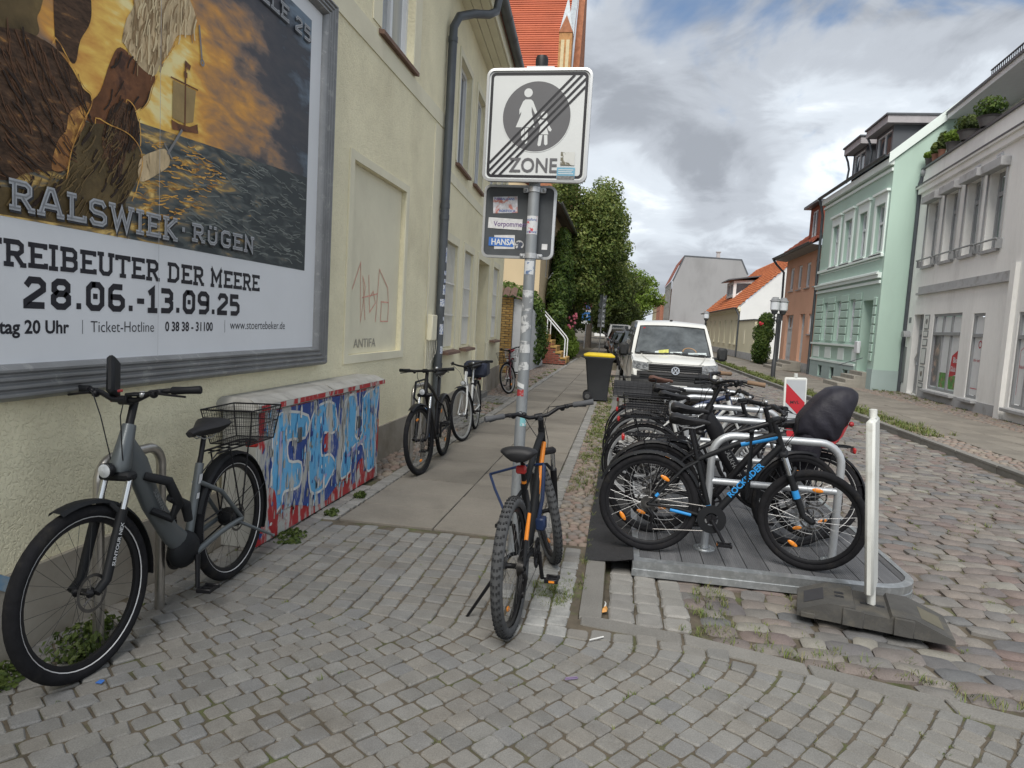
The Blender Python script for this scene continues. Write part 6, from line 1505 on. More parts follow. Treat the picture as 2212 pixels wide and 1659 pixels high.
def _mat(m):
    n = 30
    ys = [4.56+(9.38-4.56)*i/n for i in range(n+1)]
    rings = []
    for y in ys:
        w = .004*math.sin(y*3.1)
        rings.append([(-.150+w, y, .004), (-.05, y, .010+.003*math.sin(y*5)), (.06, y, .022), (PX0+.004+w, y+.0, DZ+.012), (PX0+.004+w, y, DZ+.005), (.06, y, .014), (-.05, y, .004), (-.150+w, y, -.001)])
    m.loft(rings, True, True)
part('sheet', M('rubber_granulate', (.030,.030,.032), .9, var=.15, vscale=6, fine=.5, bump=.3, bscale=220), mat_o, _mat)
# ---- hoops on the platform
hoop_m = M('silver_hoop', (0.50, 0.52, 0.54), .42, metal=.55, var=.06)
def hoop_path(x0, x1, y, z0, z1, r, n=7):
    P = [(x0, y, z0)]
    for i in range(n+1): a = R(180-90*i/n); P.append((x0+r+r*math.cos(a), y, z1-r+r*math.sin(a)))
    for i in range(n+1): a = R(90-90*i/n); P.append((x1-r+r*math.cos(a), y, z1-r+r*math.sin(a)))
    return P+[(x1, y, z0)]
ordn = ['first', 'second', 'third', 'fourth', 'fifth']
for k in range(5):
    y = 4.98+.95*k
    h = wthing('bike_hoop', f'silver tubular bike hoop, {ordn[k]} from the front of the platform', 'bike hoop', (1.12, y, DZ), 'hoops on the bike platform')
    part('hoop', hoop_m, h, lambda m: m.tube(hoop_path(.69, 1.56, y, DZ, DZ+.835, .15), .027, 14))
    part('crossbar', hoop_m, h, lambda m: m.tube([(.69, y, DZ+.50), (1.56, y, DZ+.50)], .024, 12))
    for x in (.69, 1.56): part('base_plate', galv, h, lambda m: (m.lathe([(.01, DZ+.012), (.075, DZ+.012), (.078, DZ+.008), (.078, DZ-.002)], 20), [m.lathe([(.001, DZ+.018), (.008, DZ+.018), (.009, DZ+.011)], 8) for _ in ()], [m.ball((.055*math.cos(q), .055*math.sin(q), DZ+.012), .009, 8, 4) for q in (.8, 2.4, 3.9, 5.5)]), T=tr(x, y, 0))
# ---- stainless wall hoops on the left
steel = M('stainless_tube', (0.46, 0.44, 0.41), .28, metal=.9, var=.08, vscale=20)
for y0, y1, x, hh, lb in ((2.68, 3.10, -2.265, .86, 'stainless bike hoop behind the near grey bicycle'), (6.98, 7.42, -2.15, .84, 'stainless bike hoop behind the black bicycle by the downpipe')):
    h = wthing('wall_bike_hoop', lb, 'bike hoop', (x, y0, 0), 'stainless hoops along the cream house')
    part('hoop', steel, h, lambda m: m.tube(hoop_path(y0, y1, 0, -.02, hh, .10), .024, 14), frame((x, 0, 0), (0, 1, 0), (0, 0, 1)) @ rotx(-90) @ Matrix.Scale(1, 4) if False else Matrix(((0, 1, 0, x), (1, 0, 0, 0), (0, 0, 1, 0), (0, 0, 0, 1))))

# ---- red and white beacons
wpl = M('beacon_white_plastic', (.62,.63,.60), .5, var=.08, vscale=6, col2=(.46,.45,.40), mask=(.58,.75), mscale=8); redr = M('beacon_red', (.42,.02,.03), .45, var=.06); grr = M('beacon_reflective_grey', (.42,.44,.46), .4, var=.05)
basem = M('recycled_rubber_base', (.070,.068,.064), .85, var=.2, vscale=6, bump=.3, bscale=50, col2=(.12,.11,.09), mask=(.5,.7), mscale=5)
def beacon(loc, rz, lean, label, base_rz, face=True, bh=1.02):
    t = thing('traffic_beacon', label, 'beacon', loc, 0, 'beacons at the bike platform')
    TB_ = roty(lean) @ rotz(rz)
    part('board', wpl, t, lambda m: (m.box((-.135, -.024, .10), (.135, .024, bh+.10), .014), m.tube([(0, 0, bh+.10), (0, 0, bh+.15)], .022, 10), m.tube([(0, 0, -.06), (0, 0, .11)], .024, 8)), TB_)
    if face:
        for sgn in (-1, 1):
            Tf = TB_ @ frame((0, sgn*.0252, 0), (-sgn, 0, 0), (0, 0, 1))
            part('grey_face', grr, t, lambda m: m.rect(-.115, .13, .115, bh+.07, 0), Tf, smooth=0)
            def bars(m, q):
                d = .23
                z0 = .13+q*.46
                m.poly([(-.1148, max(.131, z0+.23-.23)), (.1148, z0-.0) if z0 > .131 else (.1148, .131), (.1148, z0+.23), (-.1148, min(z0+.46, bh+.069))] if False else [(-.1148, z0+.23), (.1148, z0), (.1148, z0+.23), (-.1148, z0+.46)], .0012)
            for q in (0, 1): part('red_stripe', redr, t, lambda m: bars(m, q), Tf, smooth=0)
            part('red_stripe', redr, t, lambda m: m.poly([(-.1148, .131), (.0, .131), (-.1148, .24)], .0012), Tf, smooth=0)
            part('lettering', signk, t, lambda m: text_mb(m, 'MVL', .055, -.062, .80, .0018, .001, sx=1.1), Tf, smooth=0)
    # foot plate: long recycled-rubber block with sloped ends and slots
    Tb = rotz(base_rz)
    prof = [(-.40, 0), (-.40, .035), (-.24, .105), (-.10, .105), (-.09, .085), (.08, .085), (.09, .105), (.20, .105), (.40, .030), (.40, 0)]
    bo = part('foot_plate', basem, t, lambda m: (m.prism([(u, v-.07) for u, v in prof], -.19, .19),), Tb @ frame((0, 0, 0), (1, 0, 0), (0, 0, 1)), smooth=25)
    for a_, c_, b_, d_, z_ in ((-.20, -.05, -.15, -.02, .0345), (-.20, .01, -.15, .04, .0345), (-.06, -.03, .0, .0, .0145), (.02, -.03, .07, .0, .0145)): part('foot_slot', blackp, bo, lambda m: m.box((a_, c_, z_), (b_, d_, z_+.0025)), Tb, smooth=0)
    for a_, b_, c_ in ((-.16, -.05, .03), (.10, .20, .03), (-.38, -.30, -.04)): part('foot_rib', basem, bo, lambda m: m.box((a_, -.205, -.07), (b_, -.188, c_), .004), Tb)
    slp = lambda m, a, b, z0, z1: m.add([(a, -.10, z0), (b, -.10, z1), (b, .10, z1), (a, .10, z0)], [(0, 1, 2, 3)])
    part('moulded_panel', M('moulded_dark', (.045,.045,.05), .7), bo, lambda m: slp(m, -.365, -.26, -.0165, .0285), Tb, smooth=0)
    part('moulded_panel', M('moulded_tan', (.12,.11,.08), .8), bo, lambda m: slp(m, .245, .36, .0195, -.0225), Tb, smooth=0)
    return t
beacon((1.56, 4.20, 0.035), 66, -5.0, 'white edge-on beacon leaning in a rubber foot at the front of the platform', -14, False)
beacon((2.16, 8.75, ROAD_Z+.075), 6, -2, 'red and white striped beacon at the far corner of the bike platform', 0, True)

# ---- wheelie bin
bn = thing('wheelie_bin', 'black wheelie bin with yellow lid on the footway by the van', 'bin', (-.46, 14.85, 0), 3)
binm = M('bin_dark_plastic', (0.030, 0.032, 0.035), .55, var=.1, vscale=4, bump=.05, bscale=30); yel = M('bin_yellow_lid', (.72,.52,.02), .45, var=.06)
def sect(x0, x1, y0, y1, z, r=.04): return [(x, y, z) for x, y in rrect(x0, y0, x1, y1, r, 3)]
part('bin_body', binm, bn, lambda m: m.loft([sect(-.20,.23,-.22,.22,.03), sect(-.21,.24,-.23,.23,.3), sect(-.285,.30,-.275,.275,.88), sect(-.30,.32,-.29,.29,.90), sect(-.30,.32,-.29,.29,.955)], True, True))
part('bin_rim', binm, bn, lambda m: m.box((-.33, -.30, .915), (.345, .30, .955), .012))
part('bin_lid', yel, bn, lambda m: m.loft([sect(-.325,.33,-.295,.295,.957), sect(-.33,.335,-.30,.30,.972), sect(-.33,.335,-.30,.30,.985), sect(-.25,.28,-.24,.24,1.022), sect(-.22,.25,-.2,.2,1.03)], True, True))
part('bin_handle', binm, bn, lambda m: m.tube([(-.31,-.22,.93),(-.37,-.22,.95),(-.37,.22,.95),(-.31,.22,.93)], .014, 8))
for s in (-1, 1): part('wheel', rubber, bn, lambda m: (m.lathe([(.02,-.025),(.085,-.025),(.10,-.015),(.10,.015),(.085,.025),(.02,.025)], 20, 'Y', True),), T=tr(-.20, s*.235, .10))
part('wheel_hub', M('hub_grey', (.08,.08,.08), .5), bn, lambda m: m.lathe([(.005,-.03),(.05,-.03),(.055,-.024)], 16, 'Y'), T=tr(-.20, -.235, .10))

# ---- vehicles (modelled nose towards -y, nose at y = 0)
def paint(name, col): return M(name, col, .32, var=.03, vscale=.8, coat=.8, spec=.5)
tyre_m = M('car_tyre', (.018,.018,.019), .85, var=.2, vscale=10); alloy = M('alloy_wheel', (.36,.37,.38), .35, metal=.8, var=.1)
carglass = M('car_glass', (.035,.042,.045), .05, spec=.9, var=.3, vscale=2); headl = M('headlamp_glass', (.20,.21,.22), .08, spec=.9, var=.6, vscale=14); chrome = M('chrome', (.62,.63,.64), .18, metal=1.0, var=.03)
trimk = M('black_trim', (.022,.023,.024), .6, var=.15, vscale=6); redlamp = M('tail_lamp', (.32,.015,.02), .2, spec=.7, var=.2, vscale=10)
def shell(secs):
    """secs: [(y, [(x, z) half outline from bottom to top centre])] mirrored and lofted"""
    rings = []
    for y, h in secs:
        yy = (lambda x: y) if not callable(y) else y
        rings.append([(x, yy(x), z) for x, z in h] + [(-x, yy(-x), z) for x, z in reversed(h)])
    return rings
def wheel_parts(t, x, y, r, w=.2):
    s = 1 if x > 0 else -1
    wh = part('wheel', tyre_m, t, lambda m: m.lathe([(r*.66, -w/2), (r*.92, -w/2), (r, -w*.32), (r, w*.32), (r*.92, w/2), (r*.66, w/2)], 28, 'X', False), T=tr(x, y, r))
    part('rim', alloy, wh, lambda m: (m.lathe([(r*.66, s*w*.45), (r*.60, s*w*.30), (r*.2, s*w*.36), (.01, s*w*.38)], 24, 'X'), [m.box((s*w*.36-.01, -.03, .05), (s*w*.36+.015, .03, r*.62)) for _ in ()]), T=tr(x, y, r))
    part('arch', trimk, t, lambda m: m.lathe([(r*1.14, -.02), (r*1.14, .02)], 28, 'X'), T=tr(x-s*.02, y, r))
# van
van = thing('parked_van', 'white delivery van with black bumper parked facing us behind the bikes', 'van', (1.17, 14.9, ROAD_Z), 1.5)
vp = paint('van_white_paint', (.68,.68,.64))
bw_ = lambda d: (lambda x: d + .16*(abs(x)/.93)**2.6)      # bowed front
S_ = [(bw_(-.02), [(.0,.30),(.62,.30),(.80,.34),(.84,.50),(.84,.62),(.0,.62)]),
      (bw_(.02), [(.0,.26),(.66,.26),(.86,.34),(.90,.55),(.89,.84),(.0,.86)]),
      (bw_(.06), [(.0,.24),(.68,.24),(.88,.34),(.93,.58),(.90,.93),(.0,.95)]),
      (bw_(.20), [(.0,.22),(.70,.22),(.90,.34),(.945,.62),(.915,1.00),(.0,1.035)]),
      (bw_(.55), [(.0,.22),(.72,.22),(.92,.34),(.95,.66),(.92,1.07),(.0,1.11)]),
      (bw_(.78), [(.0,.22),(.72,.22),(.93,.34),(.95,.70),(.915,1.12),(.0,1.16)]),
      (bw_(1.12), [(.0,.22),(.72,.22),(.93,.34),(.95,.75),(.86,1.50),(.0,1.52)]),
      (bw_(1.40), [(.0,.22),(.72,.22),(.93,.34),(.95,.78),(.80,1.77),(.0,1.80)]),
      (bw_(1.58), [(.0,.22),(.72,.22),(.93,.34),(.95,.80),(.78,1.86),(.0,1.89)]),
      (2.4, [(.0,.22),(.72,.22),(.93,.34),(.95,.82),(.80,1.89),(.0,1.935)]),
      (4.7, [(.0,.22),(.72,.22),(.93,.34),(.95,.82),(.81,1.87),(.0,1.91)]),
      (4.95, [(.0,.3),(.70,.3),(.90,.36),(.92,.82),(.76,1.78),(.0,1.82)])]
part('body', vp, van, lambda m: m.loft(shell(S_), True, True), smooth=38)
def gridsurf(m, f, nu=14, nv=6):
    vs = [f(i/nu, j/nv) for j in range(nv+1) for i in range(nu+1)]
    m.add(vs, [(j*(nu+1)+i, j*(nu+1)+i+1, (j+1)*(nu+1)+i+1, (j+1)*(nu+1)+i) for j in range(nv) for i in range(nu)])
def ws(u, v, k=0.0, s=1.0):
    hw = (.835*(1-v)+.725*v)*s; x = -hw+2*hw*u; zz = 1.165+(1.785-1.165)*v
    y = .80+(1.40-.80)*v - .05 - k + .16*(abs(x)/.93)**2.6
    return (x, y, zz - .03*(abs(x)/.8)**2*(1 if v > .5 else .4))
vw = part('windscreen', M('windscreen_glass', (.085,.095,.098), .03, spec=1.0, var=.5, vscale=2.6), van, lambda m: gridsurf(m, lambda u, v: ws(u, v)))
part('windscreen_seal', trimk, vw, lambda m: m.tube([ws(u, 0, .004) for u in [i/12 for i in range(13)]]+[ws(1, v, .004) for v in (.3,.6,1)]+[ws(u, 1, .004) for u in [1-i/12 for i in range(13)]]+[ws(0, v, .004) for v in (.7,.4,.1)], .013, 6, closed=True))
part('wiper', blackp, van, lambda m: (m.tube([ws(.06, .05, .02), ws(.55, .015, .02)], .010, 5), m.tube([ws(.50, .04, .02), ws(.93, .03, .02)], .010, 5)))
# things lying behind the windscreen, seen through it as pale sheets along the dashboard
pale_p = M('dashboard_paper', (.52,.58,.58), .6, var=.3, vscale=12); yl = M('dashboard_pouch', (.5,.5,.12), .6, var=.3, vscale=14)
for a, b, c, d, mt in ((.30,.44,.02,.16,yl), (.46,.62,.02,.10,pale_p), (.70,.95,.01,.12,pale_p), (.26,.31,.02,.10,pale_p)): part('dashboard_paper', mt, van, lambda m: gridsurf(m, lambda u, v: ws(a+(b-a)*u, c+(d-c)*v*(.6+.4*u), .002), 4, 2), smooth=0)
part('steering_wheel', M('wood_wheel', (.30,.18,.09), .5), van, lambda m: m.tube([ws(.72+.09*math.cos(R(a)), .10+.14*math.sin(R(a)), .003) for a in range(0, 181, 15)], .014, 6))
part('sticker', redlamp, van, lambda m: gridsurf(m, lambda u, v: ws(.05+.03*u, .90+.05*v, .003), 2, 2), smooth=0)
fr = lambda x, z, d=0.0: (x, .0-d + .16*(abs(x)/.93)**2.6 + (max(0, z-.62))*.22, z)
part('bumper', trimk, van, lambda m: m.loft([[fr(x, .22, .0), fr(x, .36, .055), fr(x, .58, .065), fr(x, .64+.06*(abs(x)/.9)**3, .03), fr(x, .64, -.05), fr(x, .22, -.05)] for x in [-.915+1.83*i/24 for i in range(25)]], True, True))
part('lower_grille', blackp, van, lambda m: m.loft([[fr(x, .60, .035), fr(x, .79, .03), fr(x, .79, -.02), fr(x, .60, -.02)] for x in [-.80+1.6*i/20 for i in range(21)]], True, True))
for k in range(3): part('grille_slat', trimk, van, lambda m: m.tube([fr(x, .635+.045*k, .048) for x in [-.74+1.48*i/16 for i in range(17)]], .012, 6))
part('upper_grille', blackp, van, lambda m: m.loft([[fr(x, .80, .03), fr(x, .955, .03), fr(x, .955, -.02), fr(x, .80, -.02)] for x in [-.56+1.12*i/16 for i in range(17)]], True, True))
for k in range(3): part('grille_slat', trimk, van, lambda m: m.tube([fr(x, .845+.04*k, .046) for x in [-.55+1.1*i/14 for i in range(15)]], .010, 6))
for s in (-1, 1):
    part('bonnet_crease', vp, van, lambda m: m.tube([(s*.50, .10, .985), (s*.60, .34, 1.052), (s*.70, .74, 1.135)], [.010, .014, .012], 6, flat=.5))
    part('panel_gap', trimk, van, lambda m: m.tube([(s*.885, .20, .975), (s*.90, .48, 1.045), (s*.912, .86, 1.105)], .005, 4))
    part('door_gap', trimk, van, lambda m: m.tube([(s*.952, 2.12, .40), (s*.957, 2.12, .80), (s*.905, 2.12, 1.12), (s*.825, 2.12, 1.76)], .006, 4))
    part('fog_lamp', headl, van, lambda m: m.box((s*.66, -.0, .42), (s*.80, .12, .52), .02), T=tr(0, .0, 0))
part('bonnet_gap', trimk, van, lambda m: m.tube([fr(x, .972+.004*abs(x), .008) for x in [-.60+1.2*i/14 for i in range(15)]], .006, 4))
part('chrome_bar', chrome, van, lambda m: m.loft([[fr(x, .793, .052), fr(x, .815, .058), fr(x, .815, .02), fr(x, .793, .02)] for x in [-.58+1.08*i/16 for i in range(17)]], True, True))
for s in (-1, 1):
    hl = part('headlamp', headl, van, lambda m: m.loft([[fr(s*x, .815+.06*max(0, x-.57), .030), fr(s*x, .965+.10*(x-.56), .026), fr(s*x, .965+.10*(x-.56), -.06), fr(s*x, .815, -.06)] for x in [.565, .64, .72, .80, .86, .90]], True, True))
    for xc in (.64, .77): part('reflector', chrome, hl, lambda m: m.ring2d(0, 0, .026, .052, 0, 18), T=frame(fr(s*xc, .895, .040), (1, 0, 0), (0, 0, 1)), smooth=0)
    part('mirror', trimk, van, lambda m: (m.box((s*.98, .86, 1.06), (s*1.20, 1.0, 1.36), .05), m.box((s*.88, .90, 1.08), (s*1.0, .98, 1.14), .01)))
    part('side_window', carglass, van, lambda m: m.add([(s*.948,1.15,1.12),(s*.955,2.05,1.12),(s*.83,2.05,1.74),(s*.845,1.55,1.72)], [(0,1,2,3) if s > 0 else (3,2,1,0)]), smooth=0)
    part('side_window', carglass, van, lambda m: m.add([(s*.955,2.2,1.14),(s*.955,4.5,1.14),(s*.845,4.5,1.72),(s*.845,2.2,1.74)], [(0,1,2,3) if s > 0 else (3,2,1,0)]), smooth=0)
    for y in (.95, 3.95): wheel_parts(van, s*.80, y, .34)
bdg = part('badge', chrome, van, lambda m: (m.ring2d(0, 0, .070, .086, 0, 32), m.stroke([(-.036,.064),(-.008,-.002),(.008,-.002),(.036,.064)], .013, .002), m.stroke([(-.067,.028),(-.034,-.058),(0,.016),(.034,-.058),(.067,.028)], .013, .002)), T=frame(fr(0, .835, .070), (1, 0, 0), (0, .2, 1)), smooth=0)
part('badge_back', blackp, bdg, lambda m: m.disc(0, 0, .086, 0, 32), T=frame(fr(0, .835, .064), (1, 0, 0), (0, .2, 1)), smooth=0)
pl_ = part('number_plate', M('plate_white_face', (.64,.65,.64), .4), van, lambda m: m.box((-.26, -.075, .42), (.26, -.066, .53)), smooth=0)
part('lettering', signk, pl_, lambda m: text_mb(m, 'HGW-OR 100', .088, -.24, .445, 0, .001, sx=1.0), T=frame((0, -.077, 0), (1, 0, 0), (0, 0, 1)), smooth=0)
part('antenna', blackp, van, lambda m: m.box((-.03, 1.72, 1.905), (.03, 1.90, 1.94), .01))
# cars
def car(x, y, rz, col, label, L=4.4, H=1.46, W=.90, back=False, box_=False, suv=False, van_=False):
    t = thing('parked_car', label, 'car', (x, y, ROAD_Z), rz, 'cars parked along the kerb')
    pm2 = paint('car_paint_%d_%d_%d' % tuple(int(c*1000) for c in col), col)
    k = .12 if suv else 0
    hz_ = .80+k; bz = .95+k; H += k
    if van_: hz_, bz = 1.0, 1.12
    prof = [(.0, .50+k, .62), (.05, .62+k, .82), (.25, hz_-.04, .87), (.95, hz_+.08, .89), (1.25, bz, .89), (1.95, H-.04, .66), (2.5, H, .66), (3.3, H-.04, .66), (L-.45 if not van_ else L-.1, H-.30 if not van_ else H-.06, .66), (L-.12, bz-.02, .84), (L, .75+k, .80)]
    secs = []
    for yy, zt, wt in prof:
        wm = W if .2 < yy < L-.2 else W*.93
        zb = min(zt-.03, bz-.06)
        secs.append((yy+ (0), [(.0,.24+k*.5),(wm*.82,.24+k*.5),(wm*.97,.34+k),(wm,.60+k),(wm*.985 if zt > bz else wt*1.0*W/.9, zb),(wt*W/.9 if zt > bz else wt*.8, zt-.015),(0, zt)]))
    part('body', pm2, t, lambda m: m.loft(shell(secs), True, True), smooth=45)
    def g1(u, v): return ((-1+2*u)*(.80*(1-v)+.62*v)*W/.9, 1.30+(1.93-1.30)*v-.015+.06*abs(-1+2*u)**2, bz+.02+(H-.05-bz)*v+.012)
    part('windscreen', carglass, t, lambda m: gridsurf(m, g1, 8, 3))
    if van_:
        part('rear_window', carglass, t, lambda m: m.add([(-.66, L-.08, 1.18), (.66, L-.08, 1.18), (.58, L-.03, H-.12), (-.58, L-.03, H-.12)], [(3,2,1,0)]), smooth=0)
    else:
        def g2(u, v): return ((-1+2*u)*(.76*(1-v)+.60*v)*W/.9, L-.16+(-.36)*v+.012, bz+.0+(H-.30-bz)*v+.015)
        part('rear_window', carglass, t, lambda m: gridsurf(m, lambda u, v: g2(1-u, v), 8, 2))
    for s in (-1, 1):
        part('side_window', carglass, t, lambda m: m.add([(s*(W*.985+.004),1.42,bz-.0),(s*(W*.985+.004),L-.75,bz),(s*(.67*W/.9+.02),L-1.0,H-.10),(s*(.67*W/.9+.02),2.0,H-.10)], [(0,1,2,3) if s > 0 else (3,2,1,0)]), smooth=0)
        part('headlamp', headl, t, lambda m: m.box((s*.50, -.0, .60+k), (s*.84, .22, .74+k), .03)); part('tail_lamp', redlamp, t, lambda m: m.box((s*.58, L-.14, .78+k), (s*.86, L+.012, .95+k), .03))
        part('mirror', pm2, t, lambda m: m.box((s*.90, 1.45, bz+.0), (s*1.07, 1.58, bz+.15), .03))
        for yy in (.85, L-.85): wheel_parts(t, s*(W-.12), yy, .32+k*.3, .19)
    part('grille', blackp, t, lambda m: m.box((-.42, -.015, .42+k), (.42, .06, .70+k), .02)); part('number_plate', plate_w, t, lambda m: m.box((-.26, -.025, .44+k), (.26, -.014, .54+k)), smooth=0); part('number_plate', plate_w, t, lambda m: m.box((-.26, L+.004, .62+k), (.26, L+.016, .72+k)), smooth=0)
    part('bumper', trimk, t, lambda m: m.box((-W*.82, -.02, .26+k*.5), (W*.82, .1, .42+k*.8), .03))
    if box_:
        rb = part('roof_box', M('roof_box_plastic', (.05,.045,.045), .4, coat=.3), t, lambda m: m.loft([[(x*s_, yy, H+.06+h_*z) for x, z in ((-.4,.0),(-.42,.5),(-.3,1),(.3,1),(.42,.5),(.4,0))] for yy, s_, h_ in ((1.5,.5,.12),(1.75,.9,.30),(2.6,1,.36),(3.6,.95,.33),(3.75,.8,.2))], True, True), smooth=50)
        part('roof_bar', blackp, t, lambda m: (m.box((-.6, 2.0, H-.02), (.6, 2.06, H+.06)), m.box((-.6, 3.1, H-.02), (.6, 3.16, H+.06))), smooth=0)
    return t
car(1.02, 20.9, 2, (.012,.016,.045), 'dark blue car parked directly behind the white van', 4.5, 1.44)
car(.85, 26.0, 2, (.030,.032,.036), 'dark grey car with roof box, second behind the van', 4.6, 1.48, box_=True, suv=True)
car(.55, 31.6, 2, (.010,.010,.012), 'black car third in the parked row behind the van', 4.3, 1.44)
car(.28, 37.0, 2, (.016,.016,.02), 'black estate parked fourth in the row beside the multi-plate sign', 4.5, 1.45)
c5 = car(-.1, 43.0, 2, (.03,.012,.014), 'dark car with red tail lamps farther along the parked row', 4.4, 1.5, suv=True)
c5.rotation_euler = (0, 0, R(182)); c5.location = (-.1, 47.4, ROAD_Z)
c6 = car(-.35, 50, 2, (.40,.40,.40), 'silver grey van at the far end of the parked row', 5.0, 2.0, .96, van_=True); c6.rotation_euler = (0, 0, R(183)); c6.location = (-.45, 55.5, ROAD_Z)

# ---- traffic signs down the footway
sgk = M('sign_back_grey', (.20,.21,.22), .5, metal=.3, var=.1)
t = thing('parking_sign', 'no-stopping disc above blue parking plate on a grey post by the trees', 'traffic sign', (-2.70, 50, 0))
part('post', galv, t, lambda m: m.tube([(0,0,-.1),(.1,0,3.3)], .035, 8))
part('disc', M('sign_deep_red', (.20,.03,.06), .5), t, lambda m: m.lathe([(.005,-.02),(.30,-.02),(.30,0)], 24, 'Y'), T=tr(.1, -.04, 3.05)); part('disc_field', M('sign_dark_blue', (.05,.07,.20), .5), t, lambda m: m.lathe([(.005,-.025),(.23,-.025),(.23,-.02)], 24, 'Y'), T=tr(.1, -.04, 3.05))
pp = part('plate', M('sign_blue', (.04,.17,.45), .5), t, lambda m: m.box((-.28, -.06, 2.02), (.34, -.03, 2.62)), smooth=0); part('lettering', signw, pp, lambda m: text_mb(m, 'P', .5, -.13, 2.13, 0, .012), T=frame((0, -.066, 0), (1, 0, 0), (0, 0, 1)), smooth=0)
for z in (2.64, 1.78): part('plate', signw, t, lambda m: m.box((-.30, -.055, z), (.34, -.03, z+.22)), smooth=0)
t = thing('multi_sign_post', 'tall post with a stack of sign plates seen from the back beside parked cars', 'traffic sign', (-1.24, 39, 0))
part('post', galv, t, lambda m: m.tube([(0,0,-.1),(.03,0,3.45)], .035, 8))
for z, kind in ((3.22, 's'), (2.86, 'r'), (2.53, 's2'), (2.22, 'r'), (1.95, 's2'), (1.70, 's2')):
    part('plate', sgk, t, lambda m: (m.lathe([(.005,.03),(.21,.03),(.21,.045)], 22, 'Y') if kind == 'r' else m.box((-.22 if kind == 's' else -.20, .03, -.18 if kind == 's' else -.10), (.22 if kind == 's' else .20, .045, .18 if kind == 's' else .10))), T=tr(.02, 0, z))
    part('sticker', signw, t, lambda m: m.box((.05, .022, -.06), (.13, .027, .03)), T=tr(.02, 0, z), smooth=0)
t = thing('street_name_sign', 'small blue street name sign on a thin post under the trees', 'street sign', (-3.55, 52, 0))
part('post', galv, t, lambda m: m.tube([(0,0,-.1),(0,0,2.75)], .03, 8)); part('plate', M('sign_blue', (.04,.17,.45), .5), t, lambda m: m.box((-.62, -.02, 2.45), (0, .02, 2.65)), smooth=0)

# ---- litter on the ground
lit = thing('wrapper', 'crumpled orange and white wrapper in the gutter beside the kerb', 'litter', (.012, 3.80, -.02)); part('scrap', M('orange_scrap', (.62,.30,.08), .6, var=.3, vscale=40), lit, lambda m: m.loft([[(-.015,-.03,.0),(.012,-.028,.008),(.016,.0,.014),(-.01,.03,.004)], [(-.012,-.02,.02),(.004,-.015,.024),(.006,.01,.026),(-.004,.025,.012)]], True, True), smooth=0); part('paper_twist', plate_w, lit, lambda m: m.tube([(0,.02,.014),(.004,.07,.016),(-.002,.10,.012)], [.006,.004,.003], 6))
lit = thing('paper_scrap', 'tiny blue scrap beside the near bicycle front tyre', 'litter', (-2.02, 2.40, .004)); part('scrap', M('blue_scrap', (.05,.16,.50), .5), lit, lambda m: m.add([(-.015,-.008,.002),(.014,-.01,.004),(.016,.008,.010),(-.010,.012,.006),(-.015,-.008,.004),(.014,-.01,.006),(.016,.008,.012),(-.010,.012,.008)], [(4,5,6,7),(0,3,2,1),(0,1,5,4),(1,2,6,5),(2,3,7,6),(3,0,4,7)]), smooth=0)
lit = thing('paper_stick', 'thin white paper stick on the setts right of the orange bike', 'litter', (-.02, 3.38, .004), 40); part('stick', plate_w, lit, lambda m: m.tube([(-.045,0,.004),(.045,0,.004)], .004, 6))
lit = thing('hair_clip', 'bent violet hair clip lying on the setts', 'litter', (-.12, 2.95, .005), 25); part('clip', M('violet_clip', (.20,.15,.26), .5), lit, lambda m: m.tube([(-.03,-.006,.003),(.03,-.006,.003),(.034,.0,.003),(.03,.006,.003),(-.022,.006,.003)], .003, 6))
# ================================================================= BICYCLES
bk_black = M('bike_black', (0.010, 0.010, 0.012), .42, var=.08, spec=.3); bk_matt = M('bike_matt_black', (0.011, 0.012, 0.014), .6, var=.1, spec=.25)
bk_rubber = M('bike_tyre', (0.013, 0.013, 0.015), .85, var=.25, vscale=25, bump=.15, bscale=150, spec=.2, col2=(.035,.032,.028), mask=(.55,.75), mscale=9); bk_worn = M('bike_tyre_worn', (0.065, 0.067, 0.070), .9, var=.2, vscale=25); knobm = M('tyre_knob', (0.020, 0.021, 0.023), .85, var=.2, vscale=20)
spoke_s = M('spoke_steel', (.36,.36,.36), .4, metal=.8); spoke_k = M('spoke_black', (.02,.02,.02), .4); silverm = M('bike_silver', (.46,.47,.48), .35, metal=.7, var=.05)
amber = M('amber_reflector', (.80,.26,.02), .3, var=.15, vscale=40, spec=.7); redref = M('red_reflector', (.40,.02,.02), .25, spec=.7, var=.1)
whiteline = M('reflex_stripe', (.60,.60,.60), .5); saddlem = M('saddle_cover', (.015,.015,.017), .55, var=.15, vscale=9, bump=.1, bscale=60)
gripg = M('grey_grip', (.085,.088,.095), .8, var=.1); steelb = M('bike_chain_steel', (.13,.125,.12), .4, metal=.8, var=.2, vscale=30); lampg = M('bike_lamp_glass', (.50,.52,.54), .15, spec=.8, var=.2, vscale=30)
sticker_w = M('white_decal', (.60,.61,.62), .5)
def v3(p): return Vector(p)
def lathe_at(m, prof, c, n=24):
    T0 = m.T; m.T = T0 @ tr(*c); m.lathe(prof, n, 'Y'); m.T = T0
